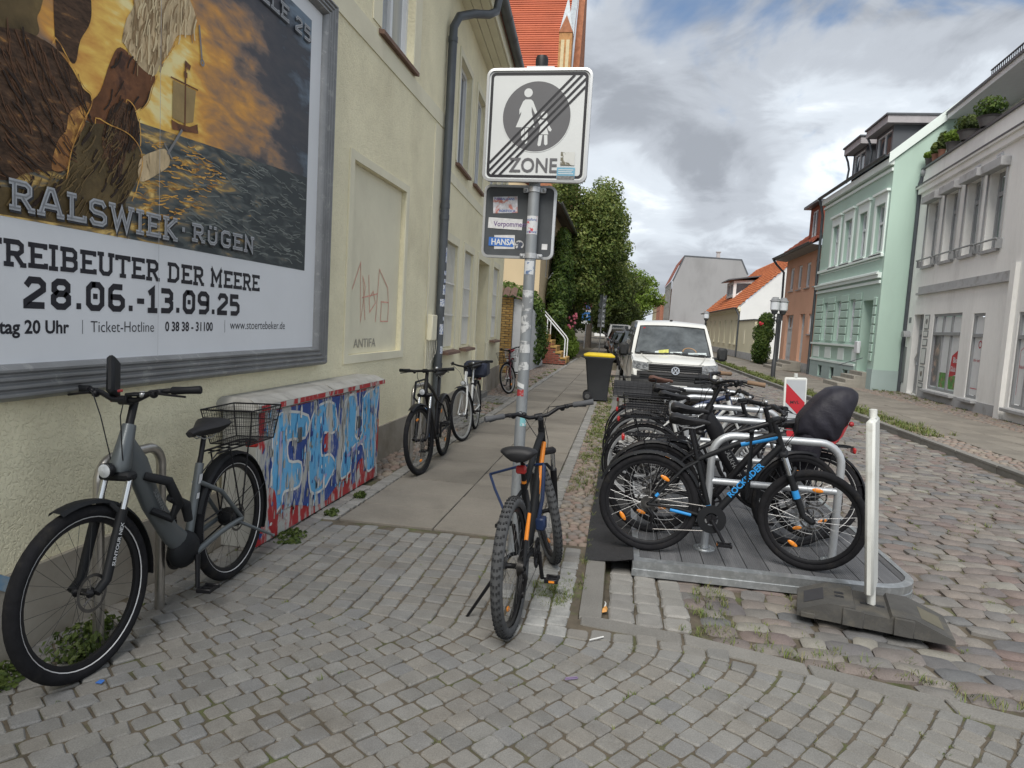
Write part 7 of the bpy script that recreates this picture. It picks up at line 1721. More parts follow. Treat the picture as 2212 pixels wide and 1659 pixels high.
def make_bike(name, label, loc, rz, lean=0.0, group=None, R_=.345, rt=.026, WB=1.08, HA=70.0, frame_kind='diamond', fcol=None, fork='susp', forkcol=None, steer=0.0,
              bar='flat', barw=.62, grip=None, saddle_z=.94, saddle_m=None, rimm=None, spokes=None, stripe=None, guards=None, rack=False, lamp=False, kick=None, knobs=False,
              reflect=(), crank_a=-60, chain=True, tyre=None, tail=False, disc=True, stem_up=.05, cables=True, bb=None, barcol=None, rear_reflector=False, chaincase=None, pedals=True, wide_saddle=False, silver_crank=False, side=-1):
    """one bicycle, rear contact at the local origin, +x forward, +y to its left"""
    t = thing(name, label, 'bicycle', loc, 0, group, rot=(R(lean), 0, R(rz)))
    fcol = fcol or bk_black; forkcol = forkcol or bk_black; grip = grip or bk_matt; saddle_m = saddle_m or saddlem; rimm = rimm or bk_black; spokes = spokes or spoke_s; tyre = tyre or bk_rubber; barcol = barcol or bk_black
    ra, fa = Vector((0, 0, R_)), Vector((WB, 0, R_)); BB = Vector(bb) if bb else Vector((.43, 0, .285))
    h = R(HA); ax = Vector((-math.cos(h), 0, math.sin(h)))
    fl = R_+.135 if fork == 'susp' else R_+.055
    crown = fa + ax*fl + Vector((-math.sin(h)*.045, 0, -math.cos(h)*.045))
    htl = .14 if frame_kind != 'ebike' else .20
    hbot, htop = crown + ax*.02, crown + ax*(.02+htl)
    SM = tr(*crown) @ Matrix.Rotation(R(steer), 4, ax) @ tr(*(-crown))
    sdir = Vector((-math.cos(R(73)), 0, math.sin(R(73))))
    stop = BB + sdir*(.43 if frame_kind in ('diamond',) else .42)
    P = lambda nm, mt, par, fn, T=None, **k: part(nm, mt, par, fn, T, **k)
    # --- wheels
    def wheel(c, T, front):
        rr = R_-2*rt+.004
        w = P('wheel', rimm, t, lambda m: lathe_at(m, [(rr-.022, -.008), (rr-.010, -.013), (rr+.002, -.012), (rr+.002, .012), (rr-.010, .013), (rr-.022, .008), (rr-.022, -.008)], c, 40), T)
        P('tyre', tyre, w, lambda m: lathe_at(m, [(R_-rt+rt*math.cos(a), rt*math.sin(a)*1.02) for a in [math.pi*.78-i*math.pi*1.56/10 for i in range(11)]], c, 48), T)
        if knobs:
            def kn(m):
                T0 = m.T; n = 58
                for i in range(n):
                    m.T = T0 @ tr(*c) @ roty(360*i/n)
                    for yy, s_, o_ in ((-.018, .010, -.004), (-.0075, .009, .001), (.0075, .009, .001), (.018, .010, -.004)):
                        dx = (.011 if abs(yy) > .01 else 0.0) + (.005 if (i % 2 and abs(yy) < .01) else 0)
                        m.box((dx-s_*.55, yy-s_*.42, R_+o_-.007), (dx+s_*.55, yy+s_*.42, R_+o_+.0035))
                m.T = T0
            P('tyre_knobs', knobm, w, kn, T, smooth=0, kind='stuff')
        if stripe: P('reflex_stripe', stripe, w, lambda m: [m.tube([(c.x+(R_-rt*1.75)*math.cos(2*math.pi*i/48), c.y+s*rt*.62, c.z+(R_-rt*1.75)*math.sin(2*math.pi*i/48)) for i in range(48)], .0032, 4, closed=True) for s in (-1, 1)], T)
        def sp(m):
            n = 28
            for i in range(n):
                a = 2*math.pi*i/n; s = -1 if i % 2 else 1; b = a + s*(.9 if (i//2) % 2 else -.9)
                m.tube([(c.x+.020*math.cos(b), c.y+s*.030, c.z+.020*math.sin(b)), (c.x+(rr-.016)*math.cos(a), c.y, c.z+(rr-.016)*math.sin(a))], .00095, 3, caps=False)
        P('spokes', spokes, w, sp, T, smooth=0, kind='stuff')
        P('hub', silverm if rimm is silverm else bk_black, w, lambda m: lathe_at(m, [(.006, -.055), (.012, -.05), (.024, -.034), (.014, -.02), (.014, .02), (.024, .034), (.012, .05), (.006, .055)], c, 14), T)
        if disc: P('brake_disc', steelb, w, lambda m: [lathe_at(m, [(.066, .042), (.080, .042)], c, 36), [m.tube([(c.x+.02*math.cos(q), c.y+.042, c.z+.02*math.sin(q)), (c.x+.06*math.cos(q+.4), c.y+.042, c.z+.06*math.sin(q+.4))], .003, 4) for q in [2*math.pi*k/6 for k in range(6)]]], T)
        for a in reflect:
            q = R(a + (25 if front else 0)); rad = R_*.60
            P('reflector', amber, w, lambda m: m.ball((0, 0, 0), (.036, .006, .015), 12, 6), (T or I4) @ tr(c.x+rad*math.cos(q), c.y, c.z+rad*math.sin(q)) @ roty(-a-90-(25 if front else 0)))
        return w
    wheel(ra, None, False); wheel(fa, SM, True)
    # --- frame
    if frame_kind == 'diamond':
        def fr_(m):
            m.tube([BB, stop], .0165, 12); m.tube([hbot-ax*.012, htop+ax*.006], .022, 14)
            m.tube([stop-sdir*.02, (stop.lerp(htop, .5))+Vector((0, 0, -.004)), htop-ax*.03], [.0165, .019, .022], 12)
            mid = BB.lerp(hbot, .62)+Vector((-.012, 0, .022)); m.tube([BB, BB.lerp(mid, .5), mid, hbot+ax*.03], [.024, .0255, .0265, .024], 14)
            for s in (-1, 1):
                m.tube([BB+Vector((-.01, s*.03, 0)), ra+Vector((.20, s*.048, -.01)), ra+Vector((.03, s*.062, 0)), ra+Vector((0, s*.062, 0))], [.012, .011, .010, .010], 8)
                m.tube([stop-sdir*.03+Vector((0, s*.012, 0)), ra.lerp(stop, .72)+Vector((0, s*.045, .012)), ra.lerp(stop, .12)+Vector((0, s*.062, 0)), ra+Vector((0, s*.062, 0))], [.010, .010, .010, .009], 8)
            T0 = m.T; m.T = T0 @ tr(*BB); m.lathe([(.026, -.036), (.026, .036)], 14, 'Y', True); m.T = T0
        P('frame', fcol, t, fr_)
    elif frame_kind in ('low', 'wave'):
        def fr_(m):
            m.tube([BB, stop+sdir*.04], .0175, 12); m.tube([hbot-ax*.012, htop+ax*.03], .021, 14)
            m.tube([BB+Vector((.0, 0, .01)), BB.lerp(hbot, .45)+Vector((.02, 0, -.04)), BB.lerp(hbot, .8)+Vector((.01, 0, -.02)), hbot+ax*.03], .021, 12)
            m.tube([BB+sdir*.20, BB.lerp(htop, .35)+Vector((.0, 0, .03)), BB.lerp(htop, .75)+Vector((.01, 0, .0)), htop-ax*.02], .0165, 12)
            for s in (-1, 1):
                m.tube([BB+Vector((-.01, s*.03, 0)), ra+Vector((.03, s*.058, 0)), ra+Vector((0, s*.058, 0))], .010, 8)
                m.tube([stop-sdir*.02+Vector((0, s*.012, 0)), ra.lerp(stop, .7)+Vector((0, s*.04, 0)), ra+Vector((0, s*.058, 0))], .008, 8)
            T0 = m.T; m.T = T0 @ tr(*BB); m.lathe([(.024, -.036), (.024, .036)], 14, 'Y', True); m.T = T0
        P('frame', fcol, t, fr_)
    else:   # step-through e-bike: one heavy beam from head to motor
        hp = htop+ax*.01
        def fr_(m):
            m.tube([hp, hp-ax*.09, hbot+ax*.02, hbot-ax*.01], [.029, .036, .046, .036], 18)
            m.tube([hp-ax*.07+Vector((.012, 0, 0)), htop.lerp(BB, .18)+Vector((.03, 0, -.05)), htop.lerp(BB, .45)+Vector((.045, 0, -.055)), htop.lerp(BB, .75)+Vector((.03, 0, -.03)), BB+Vector((.03, 0, .06))], [.046, .064, .058, .056, .062], 18, flat=.62)
            m.tube([BB+sdir*.04, stop+sdir*.05], .022, 14)
            for s in (-1, 1):
                m.tube([BB+Vector((-.02, s*.04, .0)), BB.lerp(ra, .5)+Vector((0, s*.058, .012)), ra+Vector((.0, s*.068, -.004))], [.018, .016, .014], 10)
                m.tube([stop-sdir*.05+Vector((0, s*.016, 0)), ra.lerp(stop, .6)+Vector((0, s*.055, .004)), ra+Vector((0, s*.068, 0))], [.013, .013, .011], 10)
        P('frame', fcol, t, fr_)
        mo = P('motor', bk_matt, t, lambda m: (m.ball(tuple(BB+Vector((.02, 0, .03))), (.11, .062, .095), 16, 10), m.box(tuple(BB+Vector((-.06, -.05, -.03))), tuple(BB+Vector((.10, .05, .10))), .03)))
        P('decal', sticker_w, t, lambda m: m.rect(-.012, -.018, .012, .018, 0), frame(tuple(stop-sdir*.05+Vector((0, .0225, 0))), (-1, 0, 0), tuple(sdir))) if False else None
    # --- fork
    def leg_pts(s, m_):
        off = Vector((0, s*(.062 if fork == 'susp' else .052), 0)); return off
    if fork == 'susp':
        P('fork', forkcol, t, lambda m: ([m.tube([fa+leg_pts(s, m), fa+leg_pts(s, m)+ax*.05+Vector((-.038, 0, -.012)), fa+leg_pts(s, m)+ax*(fl*.70)+Vector((-.042, 0, -.014))], [.017, .020, .022], 12) for s in (-1, 1)], m.box(tuple(crown+Vector((-.03, -.082, -.022))), tuple(crown+Vector((.03, .082, .018))), .012), m.tube([fa+ax*(fl*.66)+Vector((-.04, -.06, -.01)), fa+ax*(fl*.74)+Vector((-.005, -.03, 0)), fa+ax*(fl*.74)+Vector((-.005, .03, 0)), fa+ax*(fl*.66)+Vector((-.04, .06, -.01))], .012, 8)), SM)
        for s in (-1, 1): P('stanchion', chrome, t, lambda m: m.tube([fa+leg_pts(s, m)+ax*(fl*.66)+Vector((-.042, 0, -.014)), crown+leg_pts(s, m)+ax*.0], .0145, 12), SM)
    else:
        P('fork', forkcol, t, lambda m: ([m.tube([fa+leg_pts(s, m), fa+leg_pts(s, m)*.95+ax*(fl*.4)+Vector((-.032, 0, -.01)), crown+leg_pts(s, m)*.55-ax*.02], [.009, .012, .014], 10) for s in (-1, 1)], m.tube([crown+Vector((0, -.034, -.018)), crown+Vector((0, .034, -.018))], .016, 10)), SM)
    # --- handlebar, stem, grips, levers
    stemtop = htop + ax*(.03+stem_up)
    bc = stemtop + Vector((.055 if bar != 'swept' else .03, 0, .02)); w2 = barw/2
    if bar == 'swept': path = [bc+Vector((0, -.0, 0)), bc+Vector((.02, .09, .02)), bc+Vector((-.02, .20, .05)), bc+Vector((-.11, w2-.06, .055)), bc+Vector((-.24, w2, .045))]
    elif bar == 'riser': path = [bc, bc+Vector((.0, .06, .002)), bc+Vector((-.005, .13, .035)), bc+Vector((-.03, .20, .042)), bc+Vector((-.07, w2, .045))]
    else: path = [bc, bc+Vector((0, .10, .0)), bc+Vector((-.02, w2*.6, .006)), bc+Vector((-.045, w2, .010))]
    full = [Vector((p.x, -p.y, p.z)) for p in reversed(path[1:])] + path
    hb = P('handlebar', barcol, t, lambda m: m.tube(full, .0125, 10), SM)
    P('stem', bk_black, hb, lambda m: (m.tube([htop, stemtop+ax*.012], .018, 12), m.tube([stemtop, bc], .016, 10), m.tube([bc+Vector((0, -.024, 0)), bc+Vector((0, .024, 0))], .021, 12)), SM)
    for s in (-1, 1):
        e1 = Vector((path[-1].x, s*path[-1].y, path[-1].z)); e0 = Vector((path[-2].x, s*path[-2].y, path[-2].z)); d = (e1-e0).normalized()
        P('grip', grip, hb, lambda m: m.tube([e1-d*.125, e1-d*.12, e1-d*.06, e1, e1+d*.004], [.0145, .0185, .0165, .0185, .016], 12), SM)
        side_ = d.cross(Vector((0, 0, 1)))*s
        fwd = Vector((1, 0, -.25)).normalized()
        P('brake_lever', bk_black, hb, lambda m: (m.box(tuple(e1-d*.165-Vector((.014, .014, .016))), tuple(e1-d*.165+Vector((.03, .014, .010))), .006), m.tube([e1-d*.165+fwd*.03, e1-d*.12+fwd*.052, e1-d*.03+fwd*.056+Vector((0, 0, -.012))], [.007, .0055, .005], 6)), SM)
        P('shifter', bk_black, hb, lambda m: m.ball(tuple(e1-d*.19+Vector((.015, 0, -.012))), (.02, .018, .018), 8, 6), SM)
        if cables: P('cable', bk_black, hb, lambda m: m.tube([SM @ (e1-d*.165+Vector((.03, 0, 0))), SM @ (e1-d*.26+Vector((.085, 0, .0))), SM @ (bc+Vector((.09, s*.05, -.06))), hbot.lerp(htop, .4)+Vector((.045, s*.03, 0)), hbot+Vector((-.0, s*.03, -.03))], .0027, 5))
    P('bell', silverm if lamp else bk_black, hb, lambda m: m.ball(tuple(Vector((path[1].x, path[1].y+.03, path[1].z+.025))), (.018, .018, .016), 10, 6), SM)
    # --- saddle, post
    stp_ = stop + sdir*((saddle_z-.07-stop.z)/sdir.z)
    P('seat_post', silverm if rimm is silverm else bk_black, t, lambda m: m.tube([stop-sdir*.03, stp_+sdir*.02], .0135, 12))
    P('seat_clamp', bk_black, t, lambda m: m.tube([stop-sdir*.012, stop+sdir*.012], .020, 12))
    sc = stp_ + Vector((-.01, 0, .055)); k = 1.34 if wide_saddle else 1.08
    def sad(m):
        rings = []
        for x, w, z, th in ((-.138, .046, .012, .030), (-.125, .068, .024, .052), (-.085, .077, .026, .060), (-.03, .058, .014, .050), (.04, .032, .006, .038), (.10, .022, .004, .030), (.138, .015, -.004, .020)):
            w *= k; n = 12; ring = []
            for i in range(n):
                a = 2*math.pi*i/n; cy, cz = math.cos(a), math.sin(a)
                ring.append((sc.x+x, sc.y+w*cy*(1 if cz > -.2 else .8), sc.z+z+(th*(.48 if wide_saddle else .42)*cz if cz > 0 else th*cz)))
            rings.append(ring)
        m.loft(rings, True, True)
    sd = P('saddle', saddle_m, t, sad, smooth=60)
    P('saddle_rail', silverm, sd, lambda m: [m.tube([sc+Vector((-.10, s*.022, -.02)), sc+Vector((-.04, s*.022, -.045)), sc+Vector((.04, s*.022, -.045)), sc+Vector((.10, s*.012, -.018))], .0035, 6) for s in (-1, 1)])
    if tail: P('tail_lamp', redref, t, lambda m: m.box(tuple(stp_+Vector((-.055, -.028, -.05))), tuple(stp_+Vector((-.022, .028, -.005))), .008))
    # --- drive train (right-hand side = -y)
    cy = -.052
    ck = silverm if silver_crank else bk_black
    cr = P('crankset', ck, t, lambda m: (lathe_at(m, [(.010, cy-.004), (.035, cy-.004), (.035, cy+.004), (.010, cy+.004)], BB, 16), [m.tube([BB+Vector((0, cy, 0)), BB+Vector((.075*math.cos(q), cy, .075*math.sin(q)))], .007, 6) for q in [2*math.pi*j/5+.3 for j in range(5)]]))
    ring_r = .082
    P('chainring', bk_black if not chaincase else chaincase, cr, lambda m: lathe_at(m, [(ring_r-.018, cy-.003), (ring_r+.004, cy-.003), (ring_r+.004, cy+.003), (ring_r-.018, cy+.003), (ring_r-.018, cy-.003)], BB, 36))
    for s, a in ((-1, crank_a), (1, crank_a+180)):
        q = R(a); o = Vector((0, (cy-.012) if s < 0 else .064, 0)); tip = BB+o+Vector((.17*math.cos(q), 0, .17*math.sin(q))); tip.y += s*.012
        c_ = P('crank', ck, cr, lambda m: m.tube([BB+o, BB.lerp(tip, .5)+o*.5, tip], [.015, .012, .012], 8))
        if pedals: P('pedal', bk_black, cr, lambda m: (m.box(tuple(tip+Vector((-.048, s*.018, -.011))), tuple(tip+Vector((-.034, s*.098, .011))), .003), m.box(tuple(tip+Vector((.034, s*.018, -.011))), tuple(tip+Vector((.048, s*.098, .011))), .003), m.box(tuple(tip+Vector((-.034, s*.024, -.008))), tuple(tip+Vector((.034, s*.034, .008)))), m.box(tuple(tip+Vector((-.034, s*.084, -.008))), tuple(tip+Vector((.034, s*.096, .008)))), m.tube([tip, tip+Vector((0, s*.09, 0))], .007, 6))); P('pedal_reflector', amber, cr, lambda m: m.box(tuple(tip+Vector((-.0495, s*.045, -.006))), tuple(tip+Vector((-.0482, s*.078, .006))), 0), smooth=0)
    if chain:
        P('cassette', steelb, t, lambda m: [lathe_at(m, [(.012, -.036-.0042*j), (.052-.0045*j, -.036-.0042*j), (.052-.0045*j, -.0385-.0042*j)], ra, 22) for j in range(7)])
        jr = ra+Vector((.03, -.055, -.155)); P('derailleur', bk_black, t, lambda m: (m.tube([ra+Vector((.0, -.062, -.03)), ra+Vector((.035, -.066, -.07)), jr], [.011, .014, .006], 8), lathe_at(m, [(.004, -.006), (.020, -.006), (.020, .004), (.004, .004)], jr, 12), lathe_at(m, [(.004, -.006), (.018, -.006), (.018, .004), (.004, .004)], ra+Vector((.035, -.055, -.085)), 12)))
        P('chain', steelb, t, lambda m: (m.tube([ra+Vector((0, cy, .045)), BB+Vector((0, cy, ring_r))], .003, 4, flat=.6), m.tube([jr+Vector((0, 0, -.02)), BB+Vector((0, cy+.0, -ring_r))], .003, 4, flat=.6)))
    # --- extras
    if guards:
        def gd(m, c, a0, a1, T0=None):
            rg = R_+.020; w = rt+.008
            rings = []
            for i in range(19):
                q = R(a0+(a1-a0)*i/18); rings.append([(c.x+(rg-.012)*math.cos(q), -w, c.z+(rg-.012)*math.sin(q)), (c.x+(rg+.002)*math.cos(q), -w*.7, c.z+(rg+.002)*math.sin(q)), (c.x+(rg+.006)*math.cos(q), 0, c.z+(rg+.006)*math.sin(q)), (c.x+(rg+.002)*math.cos(q), w*.7, c.z+(rg+.002)*math.sin(q)), (c.x+(rg-.012)*math.cos(q), w, c.z+(rg-.012)*math.sin(q))])
            m.loft(rings, False); m.loft([[tuple(Vector(p)-Vector((0, 0, .0015))) for p in reversed(r)] for r in rings], False)
        gmat, spec_ = guards
        P('mudguard', gmat, t, lambda m: gd(m, ra, *spec_[0]))
        if spec_[1]: P('mudguard', gmat, t, lambda m: gd(m, fa, *spec_[1]), SM)
        if spec_[1]: P('guard_stay', bk_black, t, lambda m: [m.tube([ra+Vector((0, s*.055, 0)), ra+Vector((-(R_+.02)*math.cos(R(20)), s*.03, (R_+.02)*math.sin(R(20))))], .003, 5) for s in (-1, 1)])
    rz_ = 2*R_+.055
    if rack:
        def rk(m):
            for s in (-1, 1):
                m.tube([Vector((.22, s*.05, rz_)), Vector((-.20, s*.06, rz_)), Vector((-.235, s*.03, rz_)), Vector((-.235, 0, rz_))], .006, 6)
                m.tube([ra+Vector((.0, s*.065, .02)), Vector((-.10, s*.06, rz_))], .005, 6); m.tube([ra+Vector((.0, s*.065, .02)), Vector((.10, s*.06, rz_))], .005, 6)
                m.tube([Vector((.22, s*.05, rz_)), stop+Vector((0, s*.02, .0))], .004, 6)
            for x in (-.15, -.05, .05, .15): m.tube([Vector((x, -.055, rz_)), Vector((x, .055, rz_))], .004, 5)
            m.tube([Vector((.22, 0, rz_)), Vector((-.23, 0, rz_))], .004, 5)
        P('luggage_rack', bk_black, t, rk); P('tail_lamp', redref, t, lambda m: m.box((-.262, -.04, rz_-.05), (-.238, .04, rz_-.005), .008))
    if lamp:
        lc = crown + Vector((.075, 0, .035)); lp = P('headlamp', bk_black, t, lambda m: (m.lathe([(.012, -.05), (.030, -.03), (.034, .0), (.030, .004)], 16, 'X'), m.tube([(-.03, 0, -.0), (-.07, 0, -.02)], .006, 6)), SM @ tr(*lc)); P('lamp_glass', lampg, lp, lambda m: m.lathe([(.001, .012), (.020, .009), (.031, .003)], 16, 'X'), SM @ tr(*lc))
    if kick is not None:
        kx = kick[0]; P('kickstand', kick[2] if len(kick) > 2 else bk_black, t, lambda m: (m.tube([Vector((kx, .06, .30 if kx > .2 else R_-.02)), Vector((kick[1][0], kick[1][1], kick[1][2]))], [.010, .008], 8), m.ball((kick[1][0], kick[1][1], kick[1][2]), .011, 8, 5)))
    return dict(t=t, SM=SM, P=P, ra=ra, fa=fa, BB=BB, stop=stop, sdir=sdir, htop=htop, hbot=hbot, crown=crown, ax=ax, bc=bc, sc=sc, stp=stp_, rz_=rz_, hb=hb)

def basket(b, name, x0, x1, y, z0, z1, mat, flare=.03, mesh=True, T=None, rows=7, cols=14):
    """wire basket: rim tubes, base and a woven mesh of thin wires"""
    P = b['P']; tp = [(x0-flare, -y-flare, z1), (x1+flare, -y-flare, z1), (x1+flare, y+flare, z1), (x0-flare, y+flare, z1)]; bt = [(x0, -y, z0), (x1, -y, z0), (x1, y, z0), (x0, y, z0)]
    bs_ = P(name, mat, b['t'], lambda m: (m.tube(tp, .005, 6, closed=True), m.tube(bt, .004, 6, closed=True), [m.tube([p, q], .004, 5) for p, q in zip(tp, bt)], m.tube([tuple(Vector(p).lerp(Vector(q), .45)) for p, q in zip(tp, bt)], .003, 5, closed=True)), T)
    def ms(m):
        for k in range(4):
            a, c_ = Vector(tp[k]), Vector(tp[(k+1) % 4]); d, e = Vector(bt[k]), Vector(bt[(k+1) % 4])
            for i in range(1, cols): m.tube([a.lerp(c_, i/cols), d.lerp(e, i/cols)], .0011, 3, caps=False)
            for j in range(1, rows): m.tube([a.lerp(d, j/rows), c_.lerp(e, j/rows)], .0011, 3, caps=False)
        for i in range(1, cols): m.tube([Vector(bt[0]).lerp(Vector(bt[1]), i/cols), Vector(bt[3]).lerp(Vector(bt[2]), i/cols)], .0011, 3, caps=False)
    P('basket_mesh', mat, bs_, ms, T, smooth=0, kind='stuff')
    return bs_
GRP_R = 'bicycles in the platform racks'; GRP_L = 'bicycles along the cream house'
# 1 ---- grey step-through e-bike in the foreground
egrey = M('ebike_slate_grey', (.115,.130,.138), .42, metal=.35, var=.05, coat=.2)
eb = make_bike('electric_bicycle', 'slate grey step-through e-bike with black rear basket nearest the camera', (-2.165, 3.60, -.004), -88.0, 2.0, GRP_L, R_=.362, rt=.028, WB=1.15, HA=69, frame_kind='ebike', fcol=egrey, fork='susp', forkcol=bk_matt, steer=-4,
               bar='riser', barw=.66, grip=bk_matt, saddle_z=.93, spokes=spoke_k, stripe=whiteline, guards=(bk_matt, ((18, 205), (72, 188))), rack=True, lamp=True, kick=(.02, (-.20, .16, .20), egrey), crank_a=98, chain=False, wide_saddle=True, stem_up=.08, bb=(.44, 0, .29))
P = eb['P']; t = eb['t']
basket(eb, 'rear_basket', -.29, .0, .12, eb['rz_']+.01, eb['rz_']+.21, bk_black, .035, rows=9, cols=20)
ph = eb['bc']+Vector((-.02, -.06, .02))
pb = P('phone_pouch', bk_matt, t, lambda m: m.box((-.045, -.018, -.0), (.045, .018, .19), .012), eb['SM'] @ tr(ph.x+.02, ph.y+.0, ph.z) @ rotz(20) @ roty(-30) @ rotx(8))
P('mount_clip', redref, t, lambda m: (m.box((ph.x-.03, ph.y-.02, ph.z-.03), (ph.x+.02, ph.y+.012, ph.z-.018), .003), m.box((ph.x-.03, ph.y-.02, ph.z+.012), (ph.x+.02, ph.y+.012, ph.z+.024), .003)), eb['SM'])
P('display', bk_matt, t, lambda m: m.box(tuple(eb['bc']+Vector((-.03, .02, .02))), tuple(eb['bc']+Vector((.03, .09, .035))), .008), eb['SM'])
P('rear_hub_gear', bk_matt, t, lambda m: lathe_at(m, [(.012, -.06), (.045, -.055), (.055, -.03), (.055, .03), (.045, .055), (.012, .06)], eb['ra'], 20))
P('drive_belt', bk_black, t, lambda m: (m.tube([eb['ra']+Vector((0, -.05, .045)), eb['BB']+Vector((0, -.05, .065))], .006, 4), m.tube([eb['ra']+Vector((0, -.05, -.045)), eb['BB']+Vector((0, -.05, -.065))], .006, 4)))
P('chain_lock', bk_matt, t, lambda m: (m.tube([(.80, .03, .78), (.72, .10, .74), (.66, .11, .62), (.68, .08, .55), (.74, .02, .60)], [.020, .024, .026, .024, .018], 10), m.tube([(.70, .09, .66), (.62, .12, .60), (.60, .12, .52)], [.022, .026, .02], 10)))
fdl = eb['fa']+eb['ax']*.17+Vector((-.042, .0845, -.014))
def side_text(s, size, c, U, V, mat, par=None, T=None, bold=.0, sx=1.0):
    part('lettering', mat, par or t, lambda m: text_mb(m, s, size, 0, 0, 0, bold, sx=sx), (T or I4) @ frame(c, U, V), smooth=0)
side_text('SUNTOUR NEX', .026, tuple(fdl-eb['ax']*.06), tuple(eb['ax']), tuple(Vector((0, 0, 1)).cross(Vector((0, 1, 0)))*-1 if False else (Vector(eb['ax']).cross(Vector((0, 1, 0)))*-1)), sticker_w, t, eb['SM'], .0006)
dl = eb['htop'].lerp(eb['BB'], .42)+Vector((.045, .0395, -.06)); dd_ = (eb['BB']-eb['htop']).normalized()
side_text('SUNWAYS', .034, tuple(dl-dd_*.05), tuple(dd_), tuple(dd_.cross(Vector((0, 1, 0)))*-1), M('grey_decal', (.26,.27,.28), .5), t, None, .0006)
for z_, hh_, w_ in ((-.03, .05, .030), (-.12, .03, .026)):
    part('decal', sticker_w, t, lambda m: m.rect(-w_/2, -hh_/2, w_/2, hh_/2, 0), frame(tuple(eb['stop']+eb['sdir']*z_+Vector((.008, .0225, 0))), (-1, 0, 0), tuple(eb['sdir'])), smooth=0)

# 2 ---- orange and black mountain bike leaning at the sign post
ob = make_bike('mountain_bicycle', 'black and orange mountain bike locked to the sign post, seen from behind', (-.455, 3.35, -.004), 86.5, -3.0, None, R_=.350, rt=.029, WB=1.10, HA=69, fcol=bk_matt, fork='susp', steer=24, bar='riser', barw=.68, grip=gripg, saddle_z=.90,
               tyre=bk_worn, knobs=True, tail=True, kick=(.06, (.10, .27, .008)), reflect=(250,), crank_a=-75, wide_saddle=True, stem_up=.03)
P = ob['P']; t = ob['t']; oran = M('bike_orange', (.70,.22,.02), .4, var=.05)
P('orange_decal', oran, t, lambda m: m.tube([ob['BB'].lerp(ob['hbot'], .50)+Vector((-.006, -.012, .024)), ob['hbot']+Vector((-.035, -.014, .046))], .0150, 10))
P('orange_decal', oran, t, lambda m: m.tube([ob['ra'].lerp(ob['stop'], .3)+Vector((0, -.056, .004)), ob['ra'].lerp(ob['stop'], .62)+Vector((0, -.052, .010))], .0112, 8))
P('orange_decal', oran, t, lambda m: m.tube([ob['stop']+ob['sdir']*.018, ob['stop']+ob['sdir']*.034], .0150, 10))
foldl = M('folding_lock_blue', (.012,.026,.075), .45, var=.1)
P('folding_lock', foldl, t, lambda m: (m.tube([(.52, -.07, .78), (.60, .10, .74), (.72, .30, .66)], .008, 6), m.tube([(.50, -.075, .78), (.44, -.08, .60), (.42, -.06, .48)], .011, 6), m.tube([(.72, .30, .66), (.60, .24, .60), (.50, .16, .50)], .008, 6), m.box((.40, -.10, .42), (.48, -.045, .49), .008)))

# 3 ---- black and blue hardtail on the platform
bluem = M('bike_blue', (.03,.26,.62), .4, var=.06)
rb = make_bike('hardtail_bicycle', 'black and blue mountain bike standing broadside at the front of the platform', (.262, 4.80, DZ), -3.6, -1.5, GRP_R, R_=.345, rt=.026, WB=1.075, HA=69, fcol=bk_matt, forkcol=bk_matt, steer=-10, bar='riser', barw=.64, saddle_z=.955, guards=(bk_matt, ((25, 158), None)), reflect=(60, 215), crank_a=-58, stem_up=.02)
P = rb['P']; t = rb['t']
P('blue_decal', bluem, t, lambda m: m.tube([rb['stop'].lerp(rb['htop'], .56)+Vector((0, 0, -.012)), rb['htop']-rb['ax']*.045], .0212, 12))
P('blue_decal', bluem, t, lambda m: m.tube([rb['ra'].lerp(rb['stop'], .16)+Vector((0, -.0635, .003)), rb['ra'].lerp(rb['stop'], .22)+Vector((0, -.060, .004))], .0115, 10))
P('blue_decal', bluem, t, lambda m: m.tube([rb['BB']+rb['sdir']*.05, rb['BB']+rb['sdir']*.09], .0172, 10))
P('blue_decal', bluem, t, lambda m: m.tube([rb['ra'].lerp(rb['BB'], .35)+Vector((0, -.052, -.004)), rb['ra'].lerp(rb['BB'], .68)+Vector((0, -.042, -.006))], .0125, 10))
P('fork_decal', bluem, t, lambda m: m.tube([rb['fa']+Vector((-.044, -.062, -.008))+rb['ax']*.17, rb['fa']+Vector((-.044, -.062, -.008))+rb['ax']*.225], .0232, 12), rb['SM'])
d_ = (rb['hbot']-rb['BB']).normalized()
part('lettering', bluem, t, lambda m: text_mb(m, 'ROCKRIDER', .056, 0, 0, 0, .0016, sx=1.0), frame(tuple(rb['BB']+d_*.20+Vector((-.012, -.0290, .002))), tuple(d_), tuple(Vector((0, -1, 0)).cross(d_))), smooth=0)
P('strap', bk_matt, t, lambda m: m.tube([(.66, .03, .86), (.645, -.04, .88), (.64, -.045, .62), (.655, .02, .44), (.67, .11, .45), (.672, .14, .80), (.66, .10, .90), (.65, .0, .905)], .017, 6, flat=.35))
P('crank_guard', bk_matt, t, lambda m: lathe_at(m, [(.045, -.062), (.095, -.060), (.097, -.055), (.045, -.055)], rb['BB'], 36))

